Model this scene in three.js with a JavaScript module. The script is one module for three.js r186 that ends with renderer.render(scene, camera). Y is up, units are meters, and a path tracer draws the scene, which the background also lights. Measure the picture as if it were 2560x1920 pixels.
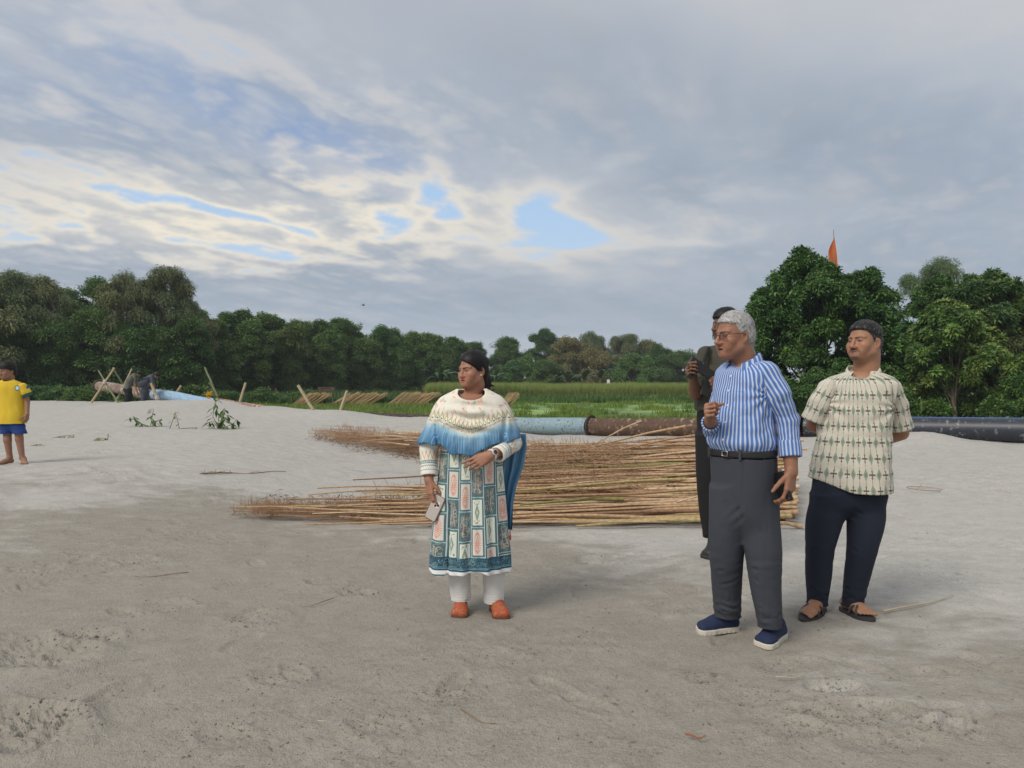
import * as THREE from 'three';
import { mergeGeometries } from 'three/addons/utils/BufferGeometryUtils.js';

// ---------------------------------------------------------------- camera, sky, sun, exposure
const F = 1850, HOR = 950, EYE = 1.36;               // lens length in photograph pixels, horizon row, eye height
const scene = new THREE.Scene();
const camera = new THREE.PerspectiveCamera(2 * Math.atan(960 / F) * 180 / Math.PI, 4 / 3, 0.1, 3000);
camera.position.set(0, EYE, 0);
camera.rotation.x = -Math.atan((960 - HOR) / F);
const renderer = new THREE.WebGLRenderer({ antialias: true });
renderer.setSize(1024, 768);
renderer.toneMapping = THREE.LinearToneMapping;
renderer.toneMappingExposure = 1.45;
renderer.shadowMap.enabled = true;
renderer.shadowMap.type = THREE.PCFSoftShadowMap;

const sun = new THREE.DirectionalLight(new THREE.Color(1.0, 0.93, 0.84), 1.5);
sun.position.set(-22, 30, 14);
sun.castShadow = true;
sun.shadow.radius = 48;
sun.shadow.mapSize.set(2048, 2048);
Object.assign(sun.shadow.camera, { left: -30, right: 30, top: 30, bottom: -30, near: 1, far: 120 });
scene.add(sun);
sun.target.position.set(0, 0, -8);
scene.add(sun.target);

// ---------------------------------------------------------------- small maths
const clamp = (x, a = 0, b = 1) => x < a ? a : x > b ? b : x;
const mix = (a, b, t) => a + (b - a) * t;
const S = (a, b, x) => { const t = clamp((x - a) / (b - a)); return t * t * (3 - 2 * t); };
const srgb = v => { v /= 255; return v <= 0.04045 ? v / 12.92 : Math.pow((v + 0.055) / 1.055, 2.4); };
const lin = (r, g, b) => [srgb(r), srgb(g), srgb(b)];
const col = (r, g, b) => new THREE.Color().setRGB(r, g, b);
const V = (x, y, z) => new THREE.Vector3(x, y, z);
function rng(seed) { let a = seed >>> 0; return () => { a = (a + 0x6D2B79F5) | 0; let t = Math.imul(a ^ (a >>> 15), 1 | a); t = (t + Math.imul(t ^ (t >>> 7), 61 | t)) ^ t; return ((t ^ (t >>> 14)) >>> 0) / 4294967296; }; }
const perm = new Uint8Array(1024);
{ const r = rng(77), p = [...Array(256).keys()]; for (let i = 255; i > 0; i--) { const j = Math.floor(r() * (i + 1)); [p[i], p[j]] = [p[j], p[i]]; } for (let i = 0; i < 1024; i++) perm[i] = p[i & 255]; }
const GX = new Float32Array(256), GY = new Float32Array(256), GZ = new Float32Array(256);
{ const r = rng(5); for (let i = 0; i < 256; i++) { const z = r() * 2 - 1, a = r() * 6.2832, q = Math.sqrt(1 - z * z); GX[i] = q * Math.cos(a); GY[i] = q * Math.sin(a); GZ[i] = z; } }
function n3(x, y, z) {                                // gradient noise, about -0.7 .. 0.7
  const xf = Math.floor(x), yf = Math.floor(y), zf = Math.floor(z), X = xf & 255, Y = yf & 255, Z = zf & 255;
  x -= xf; y -= yf; z -= zf;
  const u = x * x * x * (x * (x * 6 - 15) + 10), v = y * y * y * (y * (y * 6 - 15) + 10), w = z * z * z * (z * (z * 6 - 15) + 10);
  const A = perm[X] + Y, AA = perm[A] + Z, AB = perm[A + 1] + Z, B = perm[X + 1] + Y, BA = perm[B] + Z, BB = perm[B + 1] + Z;
  const g = (h, a, b, c) => { h = perm[h]; return GX[h] * a + GY[h] * b + GZ[h] * c; };
  const x1 = mix(g(AA, x, y, z), g(BA, x - 1, y, z), u), x2 = mix(g(AB, x, y - 1, z), g(BB, x - 1, y - 1, z), u);
  const x3 = mix(g(AA + 1, x, y, z - 1), g(BA + 1, x - 1, y, z - 1), u), x4 = mix(g(AB + 1, x, y - 1, z - 1), g(BB + 1, x - 1, y - 1, z - 1), u);
  return mix(mix(x1, x2, v), mix(x3, x4, v), w);
}
function fbm(x, y, z, o = 4, gain = 0.5) { let s = 0, a = 1; for (let i = 0; i < o; i++) { s += a * n3(x, y, z); x = x * 2.03 + 3.7; y = y * 2.03 + 1.3; z = z * 2.03 + 7.1; a *= gain; } return s; }
// a point of the place: the direction of a photograph pixel, at a distance straight ahead of the lens
const P = (px, py, d) => V((px - 1280) / F * d, EYE + (HOR - py) / F * d, -d);

// ---------------------------------------------------------------- sky: thin blue air with a broken deck of stratocumulus
{
  const W = 4096, Hh = 2048, data = new Float32Array(W * Hh * 4);
  // where the deck is thin (-) or thick (+): [u, v, half width, half height, tilt, strength]
  const B = [
    [90, 432, 300, 34, .12, -.85], [330, 495, 180, 20, .2, -.5], [620, 540, 170, 18, .2, -.6], [560, 612, 220, 16, .17, -.62], [800, 640, 130, 10, .15, -.5],
    [1060, 475, 70, 60, .5, -.75], [1365, 535, 92, 72, .1, -1.2], [1420, 585, 170, 30, .05, -.9], [860, 430, 80, 40, .3, -.5], [1700, 595, 70, 12, .1, -.45],
    [420, 85, 110, 70, .5, -.75], [310, 40, 90, 40, .4, -.3], [1240, 610, 260, 16, .0, -.55], [980, 540, 60, 30, .3, -.4], [200, 40, 260, 60, .3, -.25],
    [1500, 160, 900, 200, .3, .5], [2100, 380, 700, 280, .1, .45], [1650, 470, 200, 60, -.1, .3], [250, 330, 420, 90, .25, .35], [640, 440, 330, 26, .22, .5], [1000, 640, 260, 26, .2, .3],
    [300, 700, 1500, 55, .06, .6], [1800, 720, 1200, 110, 0, .5], [1000, 830, 2600, 60, 0, .5], [500, 200, 260, 60, .4, .25],
  ].map(b => [...b.slice(0, 4), Math.cos(b[4]), Math.sin(b[4]), b[5]]);
  const bands = [[620, 290, 420, 95, .42, .55], [900, 390, 330, 60, .3, .6], [380, 100, 150, 80, .5, .4], [150, 230, 420, 110, .22, .3]].map(b => [...b.slice(0, 4), Math.cos(b[4]), Math.sin(b[4]), b[5]]);
  const blue0 = lin(154, 188, 226), blue1 = lin(182, 203, 224), cream = lin(240, 230, 210), soft = lin(196, 196, 198), grey = lin(166, 176, 189), dark = lin(138, 151, 168), deep = lin(128, 152, 188), horizon = lin(176, 185, 196), mauve = lin(173, 176, 183);
  const SKY = .77;
  const ca = Math.cos(.53), sa = Math.sin(.53);
  for (let j = 0; j < Hh; j++) {
    const th = ((j + .5) / Hh - .5) * Math.PI, y = Math.sin(th), cy = Math.cos(th);
    for (let i = 0; i < W; i++) {
      const k = (j * W + i) * 4;
      if (y < -.02) { data[k] = .20; data[k + 1] = .20; data[k + 2] = .185; data[k + 3] = 1; continue; }
      const ph = ((i + .5) / W - .5) * 2 * Math.PI, x = Math.cos(ph) * cy, z = Math.sin(ph) * cy, w = -z;
      const yy = Math.max(y, 0);
      // the deck lies on a curved sheet; its rolls run towards a point 30 degrees to the right
      const q = 1 / (yy + .13), X = x * q, Z = z * q, a = (X * sa - Z * ca), b = (X * ca + Z * sa);
      let bias = .0, dp = 0;
      let u = 9e5, v = 0;
      if (w > .15) {
        u = 1280 + F * x / w; v = HOR - F * y / w;
        const wob = n3(X * 2.2, Z * 2.2, 4.4) * 90, wob2 = fbm(X * 5, Z * 5, 9.4, 3) * 60;
        const uu = u + wob + wob2, vv = v + wob * .5 + wob2 * .5;
        for (const e of B) { const du = uu - e[0], dv = vv - e[1], p = (du * e[4] + dv * e[5]) / e[2], r = (dv * e[4] - du * e[5]) / e[3], m = p * p + r * r; if (m < 7) bias += e[6] * Math.exp(-m); }
        for (const e of bands) { const du = uu - e[0], dv = vv - e[1], p = (du * e[4] + dv * e[5]) / e[2], r = (dv * e[4] - du * e[5]) / e[3], m = p * p + r * r; if (m < 7) dp += e[6] * Math.exp(-m); }
      }
      const wx = n3(X * 1.7, Z * 1.7, 2.2) * .5, wz = n3(X * 1.7 + 9, Z * 1.7, 6.2) * .5;
      const big = fbm(a * .5 + wx, b * 1.3 + wz, 1.7, 4, .5), fine = fbm(a * 1.5 + wx, b * 4.6 + wz, 8.3, 6, .58), puff = fbm(X * 5 + wx, Z * 5 + wz, 3.1, 5, .55);
      // left of the frame the deck is broken and streaky, to the right it closes into one smooth sheet
      const smooth = clamp(.75 + (w > .15 ? -.75 * S(1500, 700, u) + .8 * S(250, 60, v - 0) * S(300, 900, u) : 0) + .6 * S(640, 760, v));
      const D = .52 + big * .55 + (fine * 1.05 + puff * 1.0) * mix(1, .2, smooth) + bias * .85;
      const warm = w > .15 ? Math.exp(-(((u - 600) / 800) ** 2 + ((v - 545) / 140) ** 2)) : 0;
      const cov = S(-.38, .34, D), thick = S(.05, 1.05, D), heavy = S(.6, 1.3, D + big * .3);
      const up = S(.25, .55, y), glow = (fine * .75 + puff * .5) * mix(1, .45, smooth);
      const c = [0, 0, 0];
      for (let n = 0; n < 3; n++) {
        const sk = mix(blue1[n], blue0[n], S(.1, .34, y));
        const edge = mix(soft[n], cream[n], clamp(warm * 1.1)) * mix(1, .93, S(.5, 0, D));
        let body = mix(grey[n], dark[n], heavy * .6);
        body = mix(body, mauve[n], up * .55);
        body = mix(body, deep[n], clamp(dp) * (1 - .5 * clamp(glow * 2)));
        body = mix(body, mix(soft[n], cream[n], warm * .6), clamp(glow * 1.5) * .75);
        body *= 1 + .42 * Math.min(glow, 0) + .10 * big; body = mix(body, cream[n], warm * .10);
        let cl = mix(edge, body, thick);
        c[n] = mix(sk, cl, cov);
        c[n] = mix(mix(horizon[n], c[n], .35), c[n], S(.01, .16, y)) * SKY;
      }
      data[k] = c[0]; data[k + 1] = c[1]; data[k + 2] = c[2]; data[k + 3] = 1;
    }
  }
  const sky = new THREE.DataTexture(data, W, Hh, THREE.RGBAFormat, THREE.FloatType);
  sky.mapping = THREE.EquirectangularReflectionMapping;
  sky.magFilter = sky.minFilter = THREE.LinearFilter;
  sky.wrapS = THREE.RepeatWrapping;
  sky.needsUpdate = true;
  scene.background = sky;
  scene.environment = sky;
}
// ---------------------------------------------------------------- helpers for things
const taken = {};
function numbered(name) { const n = taken[name] || 0; taken[name] = n + 1; return n ? name + '_' + String(n).padStart(3, '0') : name; }
function tag(o, label, category, group, kind) { if (label) o.userData.label = label; if (category) o.userData.category = category; if (group) o.userData.group = group; if (kind) o.userData.kind = kind; return o; }
function thing(name, label, category, pos, group) { const o = new THREE.Group(); o.name = numbered(name); if (pos) o.position.copy(pos); scene.add(o); return tag(o, label, category, group); }
function part(parent, name, geo, mat, kind) { const m = new THREE.Mesh(geo, mat); m.name = name; if (kind) m.userData.kind = kind; parent.add(m); return m; }
function solo(name, geo, mat, pos, label, category, group, kind) { const m = new THREE.Mesh(geo, mat); m.name = numbered(name); if (pos) m.position.copy(pos); scene.add(m); return tag(m, label, category, group, kind); }
const std = (c, rough = .9, o = {}) => new THREE.MeshStandardMaterial({ color: c, roughness: rough, ...o });
function dataTex(w, h, fn, srgbMap = true, rep = true) {
  const d = new Uint8Array(w * h * 4);
  for (let j = 0; j < h; j++) for (let i = 0; i < w; i++) { const c = fn(i / w, j / h, i, j), k = (j * w + i) * 4; d[k] = clamp(c[0]) * 255; d[k + 1] = clamp(c[1]) * 255; d[k + 2] = clamp(c[2]) * 255; d[k + 3] = c.length > 3 ? clamp(c[3]) * 255 : 255; }
  const t = new THREE.DataTexture(d, w, h); t.magFilter = THREE.LinearFilter; t.minFilter = THREE.LinearMipmapLinearFilter; t.generateMipmaps = true;
  if (rep) t.wrapS = t.wrapT = THREE.RepeatWrapping;
  if (srgbMap) t.colorSpace = THREE.SRGBColorSpace;
  t.needsUpdate = true; return t;
}
function tiled(fn, w) {            // blend a noise field so that it tiles on the unit square
  return (u, v) => { const a = S(0, 1, u), b = S(0, 1, v); return mix(mix(fn(u, v), fn(u - 1, v), a), mix(fn(u, v - 1), fn(u - 1, v - 1), a), b); };
}

// ---------------------------------------------------------------- lie of the land
const ctrl = pts => x => { if (x <= pts[0][0]) return pts[0][1]; for (let i = 1; i < pts.length; i++) if (x < pts[i][0]) { const t = (x - pts[i - 1][0]) / (pts[i][0] - pts[i - 1][0]); return mix(pts[i - 1][1], pts[i][1], t * t * (3 - 2 * t)); } return pts[pts.length - 1][1]; };
const bermAt = ctrl([[-30, .3], [-20, .36], [-16, .42], [-13.3, .56], [-10.6, .62], [-8.6, .45], [-6.2, .37], [-5, .34], [-3.1, .30], [-1.6, .26], [-.4, .06], [.8, -.03], [1.9, .02], [4, .1], [6, .18], [8, .25], [9.3, .28], [14, .3]]);
const pipeY = ctrl([[-20, 1.2], [-18.6, 1.08], [-14.6, .76], [-11, .46], [-9.3, .30], [-7, .07], [-4.15, .15], [.2, .176], [1.92, .228], [4.2, .31], [7, .45], [9.2, .49], [14, .5]]);
const lineD = x => 19.45 - .75 * x;                    // the pipeline runs along this line
const bumps = [[7.3, 13.25, .75, .2], [6.3, 14.3, .6, .1], [-4.9, 20.3, 1.1, .2], [-6.4, 21.4, 1.0, .13], [-2.2, 19.2, .9, .12], [-9.8, 25.6, .9, .08], [-1.4, 5.2, .5, .02], [-5.6, 13.6, 1.6, .07], [-9, 17, 2.2, .1], [-3.9, 9.2, 1.5, .03], [4.6, 8.0, 1.4, .03], [6.4, 10, 1.6, .06], [1.5, 5.5, .5, .06], [-15.4, 30.2, 1.2, -.3], [-13.6, 27, 1.2, .05]];
const cuts = [[-4.1, .95, .22], [-9.5, .8, .17]];     // the pipe shows through the sand: [x, half length, depth]
function land(x, d) {
  const s = (lineD(x) - d) / 1.25;
  const near = .27 * S(4, 9.6, d) * S(-1.5, -5.5, x);
  const berm = bermAt(x);
  let h = s > 0 ? mix(near, berm, S(9, .9, s)) : mix(berm, -.12, S(0, -2.6, s));
  for (const b of bumps) { const q = ((x - b[0]) ** 2 + (d - b[1]) ** 2) / (b[2] * b[2]); if (q < 6) h += b[3] * Math.exp(-q); }
  for (const c of cuts) { const q = ((x - c[0]) / c[1]) ** 2; if (q < 5 && s > -1 && s < 1.4) h -= c[2] * Math.exp(-q * q) * Math.exp(-(((s - .28) / .42) ** 2)); }
  if (d > 24) h += fbm(x * .11, d * .11, 2) * .12 * S(24, 32, d) * S(.5, -1.5, s);
  return h;
}
const sandy = (x, d) => { const s = (lineD(x) - d) / 1.25; return S(-1.6, -.6, s + .45 * fbm(x * .9, d * .9, 5, 3)); };
// heaps of trampled clods and scrapes: [px, py, radius m, depth m]
const onGround = (px, py) => { let d = F * EYE / (py - HOR); for (let i = 0; i < 8; i++) { const x = (px - 1280) / F * d; d = mix(d, F * (EYE - land(x, d)) / (py - HOR), .7); } return [(px - 1280) / F * d, d]; };
const scuffs = [[95, 1635, .30, .05], [225, 1595, .16, .03], [45, 1820, .30, .06], [130, 1790, .14, .04], [2075, 1718, .11, .05], [2180, 1790, .2, .035], [640, 1545, .2, .02], [520, 1345, .34, .02], [880, 1480, .16, .02], [1560, 1395, .3, .025], [2370, 1820, .12, .03], [2030, 1780, .1, .02], [1990, 1820, .12, .02], [1885, 1740, .12, .02], [1760, 1695, .08, .02], [2230, 1850, .18, .02], [1110, 1740, .1, .02], [420, 1520, .22, .015], [700, 1700, .16, .02], [2360, 1440, .22, .012], [1970, 1660, .14, .02], [950, 1830, .14, .02], [560, 1850, .16, .02], [290, 1180, .4, .03], [250, 1130, .3, .03], [2330, 1340, .25, .02], [2480, 1230, .3, .03], [1700, 1520, .2, .015], [1250, 1650, .22, .012], [1480, 1600, .2, .012], [340, 1400, .2, .02], [90, 1420, .25, .02]].map(s => [...onGround(s[0], s[1]), s[2], s[3]]);
// shoe and foot prints pressed into the sand, [x, d, heading]
const prints = []; { const r = rng(31); for (let k = 0; k < 95; k++) { const d = 2.4 + 8 * Math.pow(r(), 1.3), x = (r() * 2 - 1) * .75 * (d + .4); prints.push([x, d, r() * 6.28, r() < .5 ? 1 : .8]); } }
function relief(x, d) {
  // low dunes, wind and foot scrapes, and finer grain: bump map below adds what is smaller still
  let h = fbm(x * .7, d * .7, 11, 3) * .022 + fbm(x * 2.6, d * 3.2, 4, 3) * .012;
  const tr = S(-.15, .35, fbm(x * .9, d * 1.2, 21, 2));          // trampled ground
  const rip = fbm(x * 7, d * 12, 3, 3);
  h += rip * .0035 * (.3 + tr);
  h += (1 - Math.abs(fbm(x * 13, d * 19, 8, 2)) * 2) * .0045 * tr * tr;
  if (d < 12) h += fbm(x * 32, d * 40, 2, 2) * .0022 * (.3 + tr) * S(12, 7, d);
  if (d > 5) { const a = fbm(x * 1.5 + d * .3, d * 4.2, 17, 3); h += S(5, 10, d) * (S(.05, .4, fbm(x * .8, d * .9, 40, 2) + .25)) * ((.35 - Math.abs(a)) * .035 + fbm(x * 4, d * 9, 19, 2) * .012); }
  for (const s of scuffs) { const dx = x - s[0] + .35 * s[2] * n3(x * 5, d * 5, s[0]), dz = d - s[1] + .35 * s[2] * n3(x * 5, d * 5, s[1] + 9), tl = s[0] * 9 % 1 - .5, q = ((dx + dz * tl) ** 2 * .6 + (dz - dx * tl * .6) ** 2 * 2.2) / (s[2] * s[2]); if (q < 4) { const m = Math.exp(-q * q); h += m * s[3] * .6 * (.9 * fbm(x * 16, d * 18, 14, 3) + .55 * (.5 - Math.abs(fbm(x * 24, d * 28, 6, 2)) * 2)) - s[3] * .45 * Math.exp(-q * q * 1.4) + s[3] * .35 * Math.exp(-((q - 1.2) ** 2) * 5); } }
  for (const p of prints) { const dx = x - p[0], dz = d - p[1]; if (dx * dx + dz * dz < .05) { const c = Math.cos(p[2]), n = Math.sin(p[2]), a = (dx * c + dz * n) / .135, b = (dz * c - dx * n) / .052; const q = a * a + b * b * (1 + .4 * a); h += (-.012 * (S(1.25, .75, q)) + .005 * Math.exp(-((q - 1.45) ** 2) * 6)) * p[3] * (1 + .5 * n3(x * 40, d * 40, 1)); } }
  return h;
}
const groundAt = (x, d) => land(x, d);

// dry, pale sand and the darker, still damp sand between: patches with ragged edges
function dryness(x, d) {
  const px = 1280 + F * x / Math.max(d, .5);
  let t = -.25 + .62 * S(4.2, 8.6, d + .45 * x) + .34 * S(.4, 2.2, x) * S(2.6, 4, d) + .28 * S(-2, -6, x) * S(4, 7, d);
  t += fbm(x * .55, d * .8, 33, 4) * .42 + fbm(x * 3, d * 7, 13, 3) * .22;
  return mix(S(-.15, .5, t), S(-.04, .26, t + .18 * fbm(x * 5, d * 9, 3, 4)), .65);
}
{
  const cols = 640, rows = 640, nx = cols + 1, nz = rows + 1;
  const pos = new Float32Array(nx * nz * 3), uv = new Float32Array(nx * nz * 2), clr = new Float32Array(nx * nz * 3), idx = new Uint32Array(cols * rows * 6);
  const us = []; for (let i = 0; i <= cols; i++) { const t = i / cols * 2 - 1, a = Math.abs(t); us.push(Math.sign(t) * (a < .9 ? a / .9 * .86 : .86 + 26 * Math.pow((a - .9) / .1, 2.4) + (a - .9) * .95)); }
  const ds = []; for (let j = 0; j <= rows; j++) { const t = j / rows; if (t < .03) ds.push(mix(-60, 1.3, Math.pow(t / .03, .35))); else if (t < .93) ds.push(1.3 * Math.pow(42 / 1.3, (t - .03) / .9)); else ds.push(42 * Math.pow(900 / 42, (t - .93) / .07)); }
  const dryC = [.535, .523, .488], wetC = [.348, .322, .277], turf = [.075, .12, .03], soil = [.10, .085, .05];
  for (let j = 0; j < nz; j++) for (let i = 0; i < nx; i++) {
    const k = j * nx + i, d = ds[j], x = us[i] * (Math.max(d, 1.3) + .6), s = sandy(x, d);
    const y = land(x, Math.max(d, 0)) + (d > .5 && d < 45 && Math.abs(us[i]) < 1 ? relief(x, d) * mix(.35, 1, s) : 0) ;
    pos[k * 3] = x; pos[k * 3 + 1] = y; pos[k * 3 + 2] = -d; uv[k * 2] = x / 3; uv[k * 2 + 1] = d / 3;
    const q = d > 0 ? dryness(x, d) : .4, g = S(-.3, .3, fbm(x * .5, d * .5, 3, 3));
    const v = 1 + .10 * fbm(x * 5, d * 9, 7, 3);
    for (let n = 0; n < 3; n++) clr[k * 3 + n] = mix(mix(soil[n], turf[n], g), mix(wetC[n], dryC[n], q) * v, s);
  }
  let o = 0;
  for (let j = 0; j < rows; j++) for (let i = 0; i < cols; i++) { const a = j * nx + i; idx[o++] = a; idx[o++] = a + 1; idx[o++] = a + nx; idx[o++] = a + 1; idx[o++] = a + nx + 1; idx[o++] = a + nx; }
  const g = new THREE.BufferGeometry();
  g.setAttribute('position', new THREE.BufferAttribute(pos, 3)); g.setAttribute('uv', new THREE.BufferAttribute(uv, 2)); g.setAttribute('color', new THREE.BufferAttribute(clr, 3));
  g.setIndex(new THREE.BufferAttribute(idx, 1)); g.computeVertexNormals();
  const r = rng(9), grains = new Float32Array(1024 * 1024); for (let i = 0; i < grains.length; i++) grains[i] = r();
  const nz1 = tiled((u, v) => fbm(u * 40, v * 60, 2, 4), 1), nz2 = tiled((u, v) => fbm(u * 11, v * 17, 5, 3), 1), nz3 = tiled((u, v) => fbm(u * 120, v * 150, 7, 2), 1);
  const map = dataTex(1024, 1024, (u, v, i, j) => { const a = .93 + nz2(u, v) * .06 + nz1(u, v) * .07 + (grains[j * 1024 + i] - .5) * .16 + nz3(u, v) * .07, dk = grains[(j * 1024 + i + 5173) % 1048576] > .994 ? .72 : 1; return [a * dk, a * dk * .995, a * dk * .985]; });
  const bump = dataTex(1024, 1024, (u, v, i, j) => { const pit = S(.22, .42, nz1(u + .31, v + .17)) * (.5 + nz3(u, v)), a = .5 + nz1(u, v) * .07 + nz3(u, v) * .22 + (grains[j * 1024 + i] - .5) * .3 - pit * .5; return [a, a, a]; }, false);
  solo('ground', g, new THREE.MeshStandardMaterial({ vertexColors: true, map, bumpMap: bump, bumpScale: .013, roughness: .97 }), null, 'pale trampled sand flat running back to grass', null, null, 'structure');
}
// ---------------------------------------------------------------- vegetation
function tube(pts, radii, seg = 6, caps = true) {                   // tapered tube through points
  const n = pts.length, pos = [], nor = [], uv = [], idx = []; let len = 0;
  const t = V(0, 0, 0), u = V(0, 0, 0), w = V(0, 0, 0); let ref = V(0, 1, 0);
  for (let i = 0; i < n; i++) {
    t.subVectors(pts[Math.min(n - 1, i + 1)], pts[Math.max(0, i - 1)]).normalize();
    if (Math.abs(t.dot(ref)) > .95) ref = Math.abs(t.y) > .9 ? V(1, 0, 0) : V(0, 1, 0);
    u.crossVectors(t, ref).normalize(); w.crossVectors(u, t).normalize(); ref = w.clone();
    if (i) len += pts[i].distanceTo(pts[i - 1]);
    for (let k = 0; k <= seg; k++) { const a = k / seg * Math.PI * 2, c = Math.cos(a), s = Math.sin(a), r = typeof radii === 'function' ? radii(i / (n - 1), a) : radii[i]; const nx = u.x * c + w.x * s, ny = u.y * c + w.y * s, nz = u.z * c + w.z * s; pos.push(pts[i].x + nx * r, pts[i].y + ny * r, pts[i].z + nz * r); nor.push(nx, ny, nz); uv.push(k / seg, len); }
  }
  for (let i = 0; i < n - 1; i++) for (let k = 0; k < seg; k++) { const a = i * (seg + 1) + k, b = a + seg + 1; idx.push(a, b, a + 1, a + 1, b, b + 1); }
  if (caps) for (const [e, flip] of [[0, 0], [n - 1, 1]]) { const c = pos.length / 3, b = e * (seg + 1); pos.push(pts[e].x, pts[e].y, pts[e].z); const d = V(0, 0, 0).subVectors(pts[e], pts[flip ? e - 1 : 1]).normalize(); nor.push(d.x, d.y, d.z); uv.push(.5, flip ? len : 0); for (let k = 0; k < seg; k++) flip ? idx.push(c, b + k + 1, b + k) : idx.push(c, b + k, b + k + 1); }
  const g = new THREE.BufferGeometry();
  g.setAttribute('position', new THREE.Float32BufferAttribute(pos, 3)); g.setAttribute('normal', new THREE.Float32BufferAttribute(nor, 3)); g.setAttribute('uv', new THREE.Float32BufferAttribute(uv, 2)); g.setIndex(idx);
  return g;
}
function leafGeo(leaves) {                             // leaves: [base, direction, side, length, width, droop]; each a folded blade of four triangles
  const pos = [], idx = [], nor = [];
  for (const [b, dir, side, L, Wd, droop] of leaves) {
    const o = pos.length / 3, n = V(0, 0, 0).crossVectors(side, dir).normalize();
    const m = b.clone().addScaledVector(dir, L * .5).addScaledVector(n, L * .06), t = b.clone().addScaledVector(dir, L).add(V(0, -droop * L, 0));
    const l = m.clone().addScaledVector(side, Wd * .5).addScaledVector(n, Wd * .2), r = m.clone().addScaledVector(side, -Wd * .5).addScaledVector(n, Wd * .2);
    for (const p of [b, l, m, r, t]) { pos.push(p.x, p.y, p.z); nor.push(n.x, n.y, n.z); }
    idx.push(o, o + 2, o + 1, o + 1, o + 2, o + 4, o, o + 3, o + 2, o + 3, o + 4, o + 2);
  }
  const g = new THREE.BufferGeometry();
  g.setAttribute('position', new THREE.Float32BufferAttribute(pos, 3)); g.setIndex(idx); g.computeVertexNormals();
  return g;
}
const rv = r => { const z = r() * 2 - 1, a = r() * 6.2832, q = Math.sqrt(1 - z * z); return V(q * Math.cos(a), z, q * Math.sin(a)); };
function clump(seed, n, size, L, Wd, droop, flat = .6) {
  const r = rng(seed), out = [];
  for (let k = 0; k < n; k++) { const p = rv(r).multiplyScalar(size * Math.cbrt(r())); p.y *= flat; const d = p.clone().normalize().add(rv(r).multiplyScalar(.8)); d.y = d.y * .6 - droop * .5; d.normalize(); const s = V(0, 0, 0).crossVectors(d, V(r() - .5, 1, r() - .5)).normalize(); const q = .7 + .6 * r(); out.push([p, d, s, L * q, Wd * q, droop * .3]); }
  return leafGeo(out);
}
function rosette(seed, n, L, Wd) {                     // a whorl of leaves on a twig end
  const r = rng(seed), out = [];
  for (let k = 0; k < n; k++) { const a = k / n * 6.2832 * 1.6 + r() * .5, e = .15 + .8 * (k / n) + r() * .2, d = V(Math.cos(a) * Math.cos(e), Math.sin(e), Math.sin(a) * Math.cos(e)), s = V(0, 0, 0).crossVectors(d, V(0, 1, 0)).normalize(); out.push([V(d.x * .015, k * .008, d.z * .015), d, s, L * (1.1 - .4 * k / n) * (.8 + .4 * r()), Wd, .12]); }
  return leafGeo(out);
}
const leafMat = (c, rough = .55, tr = .42) => new THREE.MeshPhysicalMaterial({ color: c, roughness: rough, transmission: tr, thickness: 0, side: THREE.DoubleSide, specularIntensity: .5 });
const white = col(1, 1, 1);
const LEAF = {
  broad: { geo: [clump(1, 30, .36, .135, .07, .25), clump(2, 30, .38, .12, .066, .3)], mat: leafMat(white, .55), tint: [[.116, .238, .055], [.157, .293, .067], [.085, .194, .055]] },
  dull: { geo: [clump(3, 18, .40, .22, .07, .6), clump(4, 18, .42, .20, .06, .7)], mat: leafMat(white, .7), tint: [[.195, .240, .089], [.240, .250, .102], [.147, .213, .074]] },
  airy: { geo: [clump(5, 22, .36, .17, .04, .7, .9), clump(6, 20, .34, .19, .036, .9, 1)], mat: leafMat(white, .7), tint: [[.176, .231, .092], [.213, .240, .102], [.147, .223, .084]] },
  near: { geo: [rosette(7, 9, .15, .055), rosette(8, 8, .14, .06), clump(9, 12, .2, .14, .055, .3)], mat: leafMat(white, .42, .35), tint: [[.067, .176, .033], [.111, .250, .048], [.053, .139, .033]] },
  whorl: { geo: [rosette(11, 11, .21, .055), rosette(12, 10, .2, .05)], mat: leafMat(white, .45, .38), tint: [[.092, .185, .041], [.185, .278, .063], [.067, .147, .037]] },
  bush: { geo: [clump(13, 20, .24, .12, .055, .3), clump(14, 20, .26, .11, .05, .35)], mat: leafMat(white, .6), tint: [[.102, .223, .048], [.157, .287, .059], [.078, .185, .048]] },
};
const barkTex = dataTex(128, 256, (u, v) => { const a = .7 + .5 * fbm(u * 14, v * 5, 3, 3); return [a, a * .97, a * .92]; });
const bark = std(col(.20, .17, .135), .95, { map: barkTex }), darkBark = std(col(.10, .085, .07), .95, { map: barkTex });
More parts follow.
